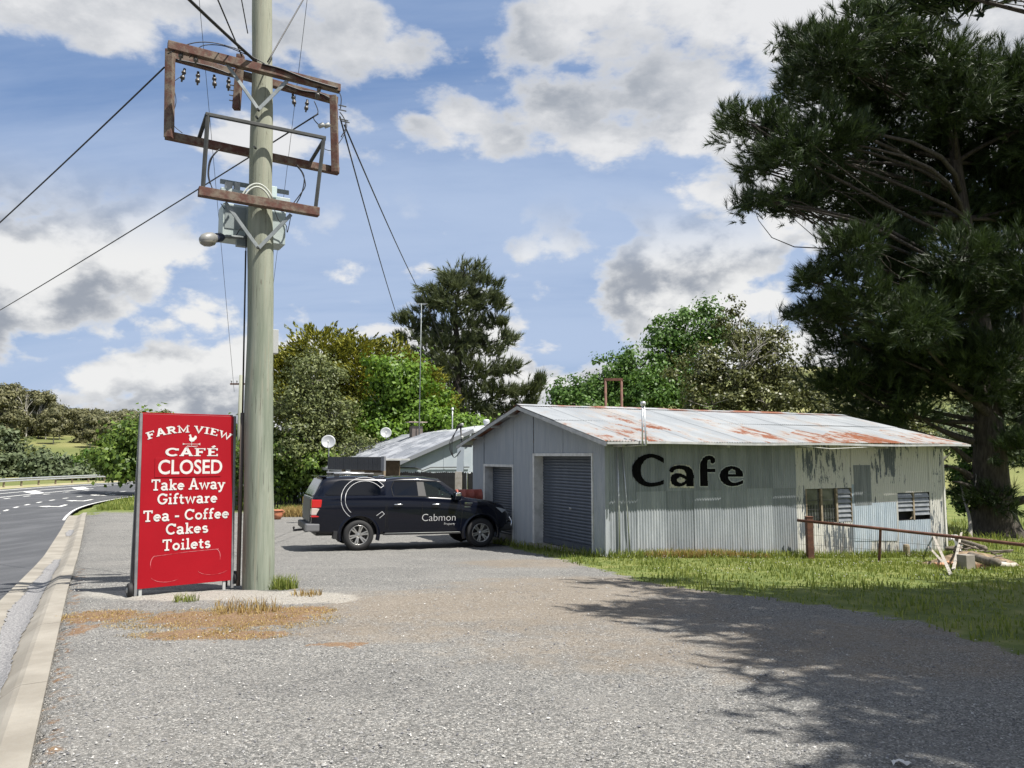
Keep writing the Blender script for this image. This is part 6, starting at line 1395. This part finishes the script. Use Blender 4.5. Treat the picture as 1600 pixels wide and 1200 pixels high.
def broadleaf(name, label, cat, base, blobs, n_clump, n_leaf, L, Wd, mat, bark, r0=.25, clump=.35, droop=0.0, up=.2, shell=.45, lump=.22, group=None, bare=0, trunk_top=None):
    base = Vector(base); o = empty(name, base, 0, label, cat, group); B = np.array(base)
    C, D, rad = blob_pts(blobs, n_clump, shell, lump); n = len(C); k = n_leaf
    ph = RNG.random(3) * 9; keep = (np.sin(C[:, 0] * 1.9 / (clump * 3) * 1.0 + ph[0]) + np.sin(C[:, 2] * 2.3 / (clump * 3) + ph[1]) + np.sin(C[:, 1] * 2.1 / (clump * 3) + ph[2])) > -1.35; C, D = C[keep], D[keep]; n = len(C)
    off = RNG.normal(size=(n, k, 3)) * clump * .85 * (.45 + 1.1 * RNG.random((n, 1, 1))); off[..., 2] *= .62
    LC = (C[:, None] + off).reshape(-1, 3); LD = unit(n * k) + np.repeat(D, k, 0) * .5; LD[:, 2] += up - droop; LD /= np.linalg.norm(LD, axis=1, keepdims=True)
    Nd = off.reshape(-1, 3) / (clump * .9) * .8 + np.repeat(D, k, 0) * .35 + .65 * unit(n * k); Nd[:, 2] += .45; Nd /= np.linalg.norm(Nd, axis=1, keepdims=True)
    ok = LC[:, 2] > ground(LC[:, 0], LC[:, 1]) + .05; LC, LD, Nd = LC[ok], LD[ok], Nd[ok]
    me = leaf_mesh('crown', LC - B, LD, 1.25 * L * (.6 + .8 * RNG.random(len(LC))), 1.5 * Wd * (.6 + .8 * RNG.random(len(LC))), .15, Nd); link('crown', me, mat, o)
    mb = MB(); top = Vector(trunk_top) if trunk_top else Vector(np.mean([b[:3] for b in blobs], 0)); mid = base.lerp(top, .45); limb(mb, (0, 0, -.2), mid - base, r0, r0 * .75, .03, 6, 10); limb(mb, mid - base, top - base, r0 * .75, r0 * .3, .06, 6, 8)
    for b in blobs:
        c = Vector(b[:3]) - base; st = (mid - base).lerp(top - base, random.random() * .6); limb(mb, st, c, r0 * .42, r0 * .12, .10)
        for q in range(5):
            d = Vector(unit(1)[0]); d.z = abs(d.z) * .8; e = c + Vector((d.x * b[3], d.y * b[3], d.z * b[4])) * .85; limb(mb, c.lerp(st, .3 * random.random()), e, r0 * .14, r0 * .03, .12, 5, 5)
    mb.build('trunk', bark, o, True); return o
def gbase(px, Y, dx=0): p = P(px, 700, Y); return (p.x + dx, p.y, gz(p.x + dx, p.y))
CYP = foliage('golden_cypress_leaf', (.040, .056, .009), (.25, .245, .028), .2, .6, .9); OLV = foliage('olive_leaf', (.052, .070, .021), (.15, .172, .060), .2, .5, .7); BRG = foliage('bright_green_leaf', (.058, .120, .013), (.15, .25, .03), .35, .5, .7)
PIN = foliage('pine_needle', (.042, .058, .026), (.125, .148, .070), .2, .55, .5); PIND = foliage('dark_pine_needle', (.011, .023, .007), (.048, .076, .023), .16, .5, .4); ROB = foliage('robinia_leaf', (.036, .085, .015), (.10, .185, .036), .3, .5, .6)
BRN = foliage('bronze_green_leaf', (.048, .058, .020), (.135, .145, .052), .2, .42, .8); HED = foliage('hedge_leaf', (.040, .080, .012), (.145, .215, .035), .32, .5, .9); GUM = foliage('gum_leaf', (.062, .066, .030), (.16, .155, .075), .2, .55, .2); SCR = foliage('roadside_scrub_leaf', (.045, .065, .030), (.12, .15, .075), .2, .6, .4)
def gold_cypress():
    B_ = [pxblob(*b) for b in ((500, 560, 48, 62, 42), (560, 575, 48, 60, 48), (470, 625, 48, 50, 60), (620, 600, 48, 58, 52), (660, 640, 48, 44, 52), (540, 650, 49, 70, 60), (600, 660, 47, 60, 50), (440, 600, 48, 28, 50))]
    o = empty('golden_cypress', gbase(560, 48), 0, 'wide golden green cypress behind the hedge with feathery tips', 'tree'); B = np.array(o.location)
    C, D, rad = blob_pts(B_, 3600, .66, .28); D2 = D.copy(); D2[:, 2] = D2[:, 2] * .5 + .55; D2[:, 0] += .25 * np.sign(D[:, 0]); D2 /= np.linalg.norm(D2, axis=1, keepdims=True); k = 16; n = len(C)
    t_ = RNG.random((n, k, 1)); off = D2[:, None] * (t_ - .35) * .85 + RNG.normal(size=(n, k, 3)) * .14 * (1.15 - t_); LC = (C[:, None] + off).reshape(-1, 3); LD = np.repeat(D2, k, 0) + .45 * unit(n * k); LD /= np.linalg.norm(LD, axis=1, keepdims=True)
    link('crown', leaf_mesh('crown', LC - B, LD, .30, .10), CYP, o); mb = MB(); limb(mb, (0, 0, -.2), (0, 0, 5), .5, .3, .02)
    for b in B_: limb(mb, (0, 0, 1.5), Vector(b[:3]) - o.location, .2, .05)
    mb.build('trunk', BARK, o, True)
gold_cypress()
broadleaf('olive_green_tree', 'dull olive green tree in front of the golden cypress', 'tree', gbase(490, 41), [pxblob(*b) for b in ((490, 590, 41, 46, 44), (462, 640, 41, 44, 48), (520, 650, 41, 46, 44), (480, 690, 40, 60, 36), (545, 700, 40, 40, 30))], 520, 34, .15, .06, OLV, BARKG, .2, .33, .1, .3)
broadleaf('bright_green_tree', 'bright fresh green tree in front of the tall pine', 'tree', gbase(630, 43), [pxblob(*b) for b in ((620, 592, 43, 46, 40), (655, 620, 43, 46, 40), (595, 640, 43, 36, 44), (650, 660, 43, 56, 32), (690, 660, 42, 30, 26), (610, 680, 42, 50, 30))], 560, 34, .17, .11, BRG, BARKG, .2, .36, .05, .2)
broadleaf('bright_green_shrub', 'low bright green shrub behind the house roof beside the shed', 'shrub', gbase(735, 40), [pxblob(*b) for b in ((730, 665, 40, 26, 16), (765, 668, 41, 20, 12))], 120, 30, .16, .10, BRG, BARKG, .1, .28)
broadleaf('mid_green_shrub', 'mid green bush between hedge and house roof', 'shrub', gbase(560, 54), [pxblob(*b) for b in ((545, 672, 54, 40, 20), (600, 672, 56, 34, 16), (520, 690, 52, 34, 22), (640, 660, 56, 30, 18))], 220, 32, .15, .09, HED, BARKG, .1, .3)
broadleaf('garden_hedge', 'dense green hedge tree overhanging the yard behind the ute', 'hedge', gbase(470, 42), [pxblob(*b) for b in ((455, 715, 40.5, 52, 36), (500, 732, 39.5, 34, 32), (440, 752, 40.5, 40, 26), (480, 756, 40.5, 42, 22), (425, 700, 41, 30, 34), (395, 730, 42, 36, 50))], 600, 36, .15, .085, HED, BARK, .12, .26, .1, .1)
broadleaf('roadside_oak', 'leafy green tree left behind the red sign', 'tree', gbase(250, 62), [pxblob(*b) for b in ((205, 690, 62, 44, 32), (185, 715, 61, 40, 22), (240, 685, 62, 50, 40), (210, 735, 61, 44, 20), (280, 700, 62, 60, 46), (350, 705, 63, 50, 46), (400, 700, 64, 40, 44))], 620, 30, .30, .19, HED, BARK, .35, .55, .1, .05, .5)
# ---- tall pine behind the house
def pine(name, label, base, trunk, blobs, n_tuft, k, L, w, mat, r0, spread=.55, up=.75, limbs=True, shell=.3, lump=.3, clusters=9, extra=None, flat=.6):
    base = Vector(base); o = empty(name, base, 0, label, 'tree'); B = np.array(base)
    nc = max(8, n_tuft // clusters); C0, D0, rad = blob_pts(blobs, nc, shell, lump); n0 = len(C0)
    off = RNG.normal(size=(n0, clusters, 3)); cs = np.clip(rad * .22, .25, .8); off *= cs[:, None, None]; off[..., 2] *= flat
    C = (C0[:, None] + off).reshape(-1, 3); D = np.repeat(D0, clusters, 0) * .55 + .35 * unit(len(C)); D[:, 2] += up; D /= np.linalg.norm(D, axis=1, keepdims=True)
    link('crown', needle_mesh('crown', C - B, D, k, L * (.7 + .6 * RNG.random(len(C))), w, spread), mat, o)
    mb = MB(); tr = [Vector(p) - base for p in trunk]; n = len(tr)
    cm = catmull(tr, 5); mb.tube(cm, [r0 * (1 - .88 * i / (len(cm) - 1)) + (r0 * .35 * math.exp(-i / 1.5)) for i in range(len(cm))], 14, cap=False)
    for b in blobs:
        c = Vector(b[:3]) - base; zz = c.z - .25 * math.hypot(c.x, c.y); st = min(cm, key=lambda p: abs(p.z - max(cm[2].z, zz))); limb(mb, st, c, r0 * .13, r0 * .035, .10, 6, 6)
        for q in range(6): d = Vector(unit(1)[0]); e = c + Vector((d.x * b[3], d.y * b[3], abs(d.z) * b[4])) * .8; limb(mb, st.lerp(c, .4 + .5 * random.random()), e, r0 * .035, r0 * .010, .12, 5, 5)
    if extra: extra(mb, base)
    mb.build('trunk', BARK, o, True); return o
Yp = 62
pine('tall_pine', 'tall dark pine with open layered crown behind the house', gbase(712, Yp), [gbase(712, Yp), P(712, 640, Yp), P(716, 560, Yp), P(712, 490, Yp), P(722, 425, Yp)],
     [pxblob(b[0], b[1], b[2], b[3] * .97, b[4] * .84) for b in ((725, 430, Yp, 34, 20), (690, 445, Yp, 30, 22), (755, 450, Yp, 26, 20), (715, 470, Yp, 44, 24), (768, 478, Yp, 26, 16), (665, 480, Yp, 26, 20), (650, 505, Yp, 30, 20), (780, 507, Yp, 24, 13), (635, 528, Yp, 22, 12), (720, 515, Yp, 46, 24), (690, 545, Yp, 44, 22), (755, 540, Yp, 38, 18), (785, 530, Yp, 18, 10), (735, 575, Yp, 50, 22), (680, 590, Yp, 50, 24), (790, 572, Yp, 28, 14), (720, 620, Yp, 54, 26), (775, 610, Yp, 34, 20), (815, 610, Yp, 26, 16), (838, 600, Yp, 12, 10), (825, 640, Yp, 28, 16), (770, 650, Yp, 40, 18), (690, 650, Yp, 54, 24))], 6000, 15, .55, .062, PIN, .5, .7, .6, clusters=22, shell=.45)
# ---- trees behind the shed
broadleaf('robinia_tree', 'feathery mid green tree behind the left of the shed roof', 'tree', gbase(960, 50), [pxblob(*b) for b in ((905, 620, 50, 44, 24), (950, 600, 50, 44, 36), (985, 575, 50, 30, 34), (935, 640, 49, 70, 22), (1010, 620, 49, 46, 40), (872, 612, 50, 12, 20))], 560, 34, .19, .10, ROB, BARKG, .25, .38, .1, .15, .35, .4)
broadleaf('robinia_tree', 'taller mid green tree behind the middle of the shed roof', 'tree', gbase(1060, 52), [pxblob(*b) for b in ((1045, 525, 52, 36, 34), (1085, 505, 52, 36, 30), (1050, 570, 52, 50, 40), (1110, 520, 52, 40, 36), (1030, 600, 51, 44, 36), (1080, 615, 51, 50, 34), (1073, 493, 52, 10, 12))], 640, 34, .19, .10, ROB, BARKG, .28, .38, .1, .15, .35, .4)
tr = broadleaf('bronze_leaved_tree', 'bronze green tree with bare pale twigs behind the right of the shed roof', 'tree', gbase(1170, 45), [pxblob(*b) for b in ((1150, 505, 45, 26, 34), (1175, 535, 45, 36, 34), (1090, 580, 45, 44, 34), (1145, 590, 44, 56, 44), (1200, 570, 45, 48, 40), (1240, 590, 45, 46, 40), (1225, 525, 45, 16, 14), (1110, 630, 43, 60, 24), (1200, 630, 43, 70, 30), (1265, 625, 44, 44, 34))], 700, 36, .16, .085, BRN, BARKG, .25, .33, .05, .1, .4, .3)
bb = Vector(tr.location); random.seed(21)
for k in range(14):
    a = P(1165 + random.uniform(-14, 30), 570 + random.uniform(-10, 10), 43.2); b = P(1140 + k * 7 + random.uniform(-8, 8), 505 + abs(k - 5) * 4 + random.uniform(-10, 25), 43.0 - .5 * random.random()); mb = MB(); limb(mb, a - bb, b - bb, .035, .010, .08, 6, 5); mb.build('bare_twig', BARKP, tr, True)
for k in range(6): a = P(1205 + k * 5, 520, 45); b = P(1200 + k * 8 + random.uniform(-4, 4), 482 + random.uniform(0, 14), 45); mb = MB(); limb(mb, a - bb, b - bb, .022, .006, .06, 5, 4); mb.build('bare_twig', BARKP, tr, True)
broadleaf('shaded_shrub', 'dark bush between the shed roof end and the big pine', 'shrub', gbase(1350, 40), [pxblob(*b) for b in ((1320, 650, 41, 50, 30), (1370, 665, 41, 50, 28), (1300, 680, 40, 40, 24), (1420, 690, 42, 36, 22))], 300, 34, .17, .09, BRN, BARKG, .15, .36)
broadleaf('hill_shrub', 'sunlit yellow green bush seen through the big pine', 'shrub', gbase(1440, 66), [pxblob(*b) for b in ((1440, 655, 66, 46, 16), (1530, 650, 70, 40, 22), (1590, 640, 72, 30, 26), (1480, 690, 60, 40, 24), (1590, 700, 58, 40, 30))], 240, 28, .30, .18, SCR, BARKG, .15, .6)
broadleaf('yard_shrub', 'bright green shrub behind the shed\'s far corner', 'shrub', gbase(1508, 31), [pxblob(*b) for b in ((1500, 735, 34, 16, 20), (1504, 780, 34, 15, 22), (1512, 705, 34, 12, 14))], 70, 30, .13, .08, ROB, BARKG, .08, .25)
# ---- the big dark pine on the right
Yb = 33; bp = gbase(1548, Yb); 
def big_extra(mb, base):
    for a, b, r0, r1 in (((1520, 690), (1420, 640), .22, .08), ((1515, 720), (1400, 665), .17, .05), ((1430, 648), (1395, 640), .08, .03), ((1515, 745), (1480, 728), .22, .10), ((1480, 728), (1462, 742), .10, .06), ((1525, 765), (1488, 752), .18, .07), ((1560, 790), (1660, 755), .30, .14), ((1570, 700), (1680, 600), .35, .12), ((1545, 640), (1470, 520), .32, .10), ((1550, 620), (1590, 430), .36, .12), ((1548, 650), (1400, 560), .25, .08), ((1590, 660), (1640, 480), .25, .1)):
        limb(mb, P(*a, Yb - .3) - base, P(*b, Yb - 1.0) - base, r0 * .8, r1 * .25, .10, 10, 8)
BPB = [(1345, 45, 46, 34), (1300, 85, 56, 40), (1245, 85, 28, 36), (1400, 70, 52, 40), (1470, 92, 60, 38), (1560, 122, 60, 46), (1255, 130, 40, 40), (1320, 140, 60, 44), (1400, 150, 70, 50), (1490, 150, 70, 50), (1580, 160, 60, 60), (1190, 205, 36, 22), (1150, 190, 18, 16), (1230, 235, 50, 34), (1300, 220, 60, 40), (1380, 240, 70, 50), (1470, 240, 70, 50), (1570, 250, 70, 60), (1190, 262, 26, 14), (1185, 312, 28, 13), (1235, 312, 36, 20), (1290, 300, 54, 34), (1370, 330, 60, 44), (1460, 330, 70, 50), (1560, 350, 70, 60),
       (1320, 385, 44, 26), (1380, 400, 60, 34), (1290, 430, 36, 22), (1280, 490, 28, 28), (1340, 460, 60, 34), (1430, 430, 60, 30), (1500, 400, 50, 40), (1310, 520, 46, 26), (1370, 545, 70, 34), (1450, 560, 70, 36), (1540, 560, 70, 44), (1600, 520, 60, 60), (1310, 590, 50, 26), (1370, 610, 60, 30), (1440, 600, 50, 26), (1540, 610, 60, 26), (1610, 620, 50, 40), (1400, 650, 36, 22), (1545, 775, 40, 20), (1600, 700, 44, 26), (1470, 480, 60, 40), (1530, 460, 60, 50), (1420, 500, 60, 40), (1600, 420, 60, 60), (1640, 300, 70, 80), (1650, 190, 70, 80), ]
random.seed(4)
BPB += [(1142, 178, 9, 14), (1168, 190, 10, 13), (1205, 195, 14, 10), (1165, 312, 9, 8), (1205, 318, 14, 9), (1228, 60, 10, 22), (1332, 20, 14, 16), (1268, 70, 14, 18), (1262, 440, 12, 12), (1255, 485, 12, 14), (1385, 42, 12, 14), (1420, 40, 14, 12), (1175, 262, 14, 9)]
BB_ = [pxblob(x, y, Yb + random.uniform(-4.5, 3.0) * (.4 if y > 560 else 1), rx, rz, 2.0) for x, y, rx, rz in BPB]
pine('big_pine', 'huge dark pine with massive trunk at the right beyond the shed', bp, [bp, P(1548, 760, Yb), P(1545, 660, Yb), P(1530, 500, Yb), P(1500, 300, Yb), P(1470, 80, Yb)], BB_, 30000, 26, .40, .027, PIND, .88, .75, .45, clusters=12, shell=.25, lump=.25, extra=big_extra, flat=.6)
# ---- nearer pine whose trunk stands outside the picture; its branch tip and shadow reach in
TG = [(1.5, 8.5, 7.2, .75), (2.3, 8.9, 7.6, .9), (1.9, 7.6, 7.0, .6), (3.3, 7.6, 7.8, 1.1), (2.3, 6.6, 7.2, .6), (3.2, 6.2, 7.6, .9), (2.0, 5.7, 7.0, .5), (2.8, 5.2, 7.4, .8), (1.9, 4.6, 7.0, .5), (2.7, 4.1, 7.4, .8), (3.6, 3.4, 7.8, 1.1), (4.3, 4.9, 8.2, 1.2), (4.6, 6.6, 8.4, 1.3), (4.9, 8.3, 8.4, 1.3), (3.9, 9.5, 8.0, 1.0), (2.4, 10.0, 7.6, .5), (5.4, 9.8, 8.2, 1.1), (6.4, 7.6, 8.8, 1.4), (6.2, 5.6, 9.0, 1.5), (6.0, 3.6, 9.0, 1.5), (7.2, 9.4, 8.6, 1.3), (8.4, 11.0, 8.4, 1.3), (9.8, 12.2, 8.4, 1.2), (8.6, 8.4, 10, 1.7), (8.0, 6, 12, 1.8), (7.6, 8, 14, 1.8), (6.8, 10.9, 7.8, .8), (11, 10, 9, 1.6), (5.0, 3.2, 8.2, 1.2), (4.2, 2.4, 8, 1.2), (5.2, 7.2, 8.6, 1.2), (6.6, 8.8, 8.4, 1.1), (7.6, 10.2, 8.2, 1.0)]
random.seed(15)
TG = [(x + .3, y, h, r_) for x, y, h, r_ in TG]
for gx in np.arange(3.2, 9.5, 1.15):
    for gy in np.arange(2.6, 10.2, 1.1):
        if gy < 9.4 + .25 * (gx - 3): TG.append((gx + random.uniform(-.3, .3), gy + random.uniform(-.3, .3), 8.2 + random.uniform(-.4, 1.2), .85))
KX, KY = SUN.x / SUN.z, SUN.y / SUN.z
nb = [(tx + KX * h, ty + KY * h, h, r * 1.05, r * .5) for tx, ty, h, r in TG]
tipc = [P(1480, -12, 9.4), P(1540, -16, 9.6), P(1440, -22, 9.2)]
nb = nb + [(p.x, p.y, p.z, .42, .14) for p in tipc]
pine('near_pine', 'nearer dark pine beyond the right edge, its branch tip at the top corner', (13.0, 6.5, gz(13, 6.5)), [(13, 6.5, gz(13, 6.5)), (12.8, 6.4, 4), (12.4, 6.4, 8), (12, 6.4, 14.5)], nb, 20000, 15, .28, .042, PIND, .5, .8, .4, clusters=12, shell=.1, lump=.3)
# ---- forest across the road
random.seed(9)
for k in range(60):
    px = -60 + k * 5.4 + random.uniform(-5, 5); Y = 160 + random.uniform(-14, 45); base = Vector(gbase(px, Y)); tip = float(np.interp(px, [-60, 40, 60, 100, 130, 180, 280], [590, 600, 610, 632, 648, 656, 660])) + random.choice([0, 3, 8, 16, 30, 44]) + random.uniform(-4, 6)
    top = P(px, tip, Y); h = max(6, top.z - base.z); B_ = []
    for q in range(13 if k % 2 else 16): z = h * ((.26 if k % 2 else .05) + (.68 if k % 2 else .87) * random.random()**.8); B_.append((base.x + random.gauss(0, h * .11), base.y + random.gauss(0, h * .1), base.z + z, h * random.uniform(.045, .095), h * random.uniform(.03, .06)))
    B_.append((base.x, base.y, base.z + h * .93, h * .06, h * .05))
    broadleaf('gum_tree', 'tall thin grey-green gum tree in the wood across the road', 'tree', base, B_, 190, 22, .50, .24, GUM, BARKP, h * .015, .48, .3, 0, .2, .3, 'gum trees across the road', trunk_top=(base.x + random.gauss(0, .5), base.y, base.z + h * .95))
for k, px in enumerate((-25, 8, 38, 62, 85, 108, 128, 142, 160, 192)):
    Y = 92 + 5 * (k % 3); hpx = (92, 78, 60, 48, 40, 34, 30, 44, 28, 30)[k]; base = Vector(gbase(px, Y)); m = (SCR, SCR, OLV, SCR, SCR, HED, SCR, ROB, SCR, SCR)[k]
    broadleaf('roadside_shrub', ['leftmost tall grey-green shrub', 'second tall grey-green shrub from the left edge', 'olive shrub below the gum wood', 'grey-green shrub left of the grassy gap', 'grey-green shrub under the grassy hill', 'low mid-green shrub on the bend', 'low grey-green shrub left of the round dark bush', 'round dark green bush on the bend', 'low grey-green shrub right of the round bush', 'low grey-green shrub nearest the red sign'][k] + ' behind the guard rail', 'shrub', base,
              [pxblob(px + random.uniform(-8, 8), 752 - hpx * f, Y, 20 + 6 * random.random(), hpx * .33) for f in (.3, .55, .75)] + [pxblob(px - 12, 745, Y, 16, 12), pxblob(px + 12, 745, Y, 16, 12)], 110, 24, .42, .24, m, BARKG, .12, .55)
# long dry grass by the hedge and the fence
def tuft_row(px0, px1, py, n, h, lab, m):
    a, b = G(px0, py), G(px1, py); t_ = RNG.random(n); x = a.x + (b.x - a.x) * t_; y = a.y + (b.y - a.y) * t_ + RNG.random(n) * 1.2; blades('long_grass', x, y, h * (.35 + .65 * RNG.random(n)), .025, m, lab, .7)
tuft_row(436, 478, 808, 1500, .6, 'long dry grass growing under the hedge behind the ute', GR2); tuft_row(424, 478, 805, 700, .6, 'long green grass mixed in under the hedge behind the ute', GR1); tuft_row(150, 380, 797, 2200, .28, 'ragged grass edge where the gravel yard meets the verge', GR1)
p = scatter(9000, 9, 34, 24, 44, lambda x, y: 1.0 * ~in_shed(x, y) + 0 * x); blades('slope_grass', p[:, 0], p[:, 1], .15 + .25 * RNG.random(len(p)), .03, GR1, 'longer grass on the slope round the big pine', .7)

# clover heads in the lawn (uncountable)
p = scatter(520, 1, 16, 11, 21, lambda x, y: gf(x, y) * (np.sin(x * 1.3 + 1) * np.sin(y * 1.9) > .1)); n = len(p); z = ground(p[:, 0], p[:, 1]) + .07 + .05 * RNG.random(n); B = np.array([(1, 0, 0), (-.5, .87, 0), (-.5, -.87, 0), (0, 0, 1)]) * .010
V = (np.stack([p[:, 0], p[:, 1], z], -1)[:, None] + B[None]).reshape(-1, 3); F = (np.array([(0, 1, 3), (1, 2, 3), (2, 0, 3), (0, 2, 1)])[None] + 4 * np.arange(n)[:, None, None]).reshape(-1, 3)
tag(link('clover_flowers', np_mesh('clover_flowers', V, F, 3), WHT), 'tiny white clover flowers dotted through the lawn', 'flowers', kind='stuff')
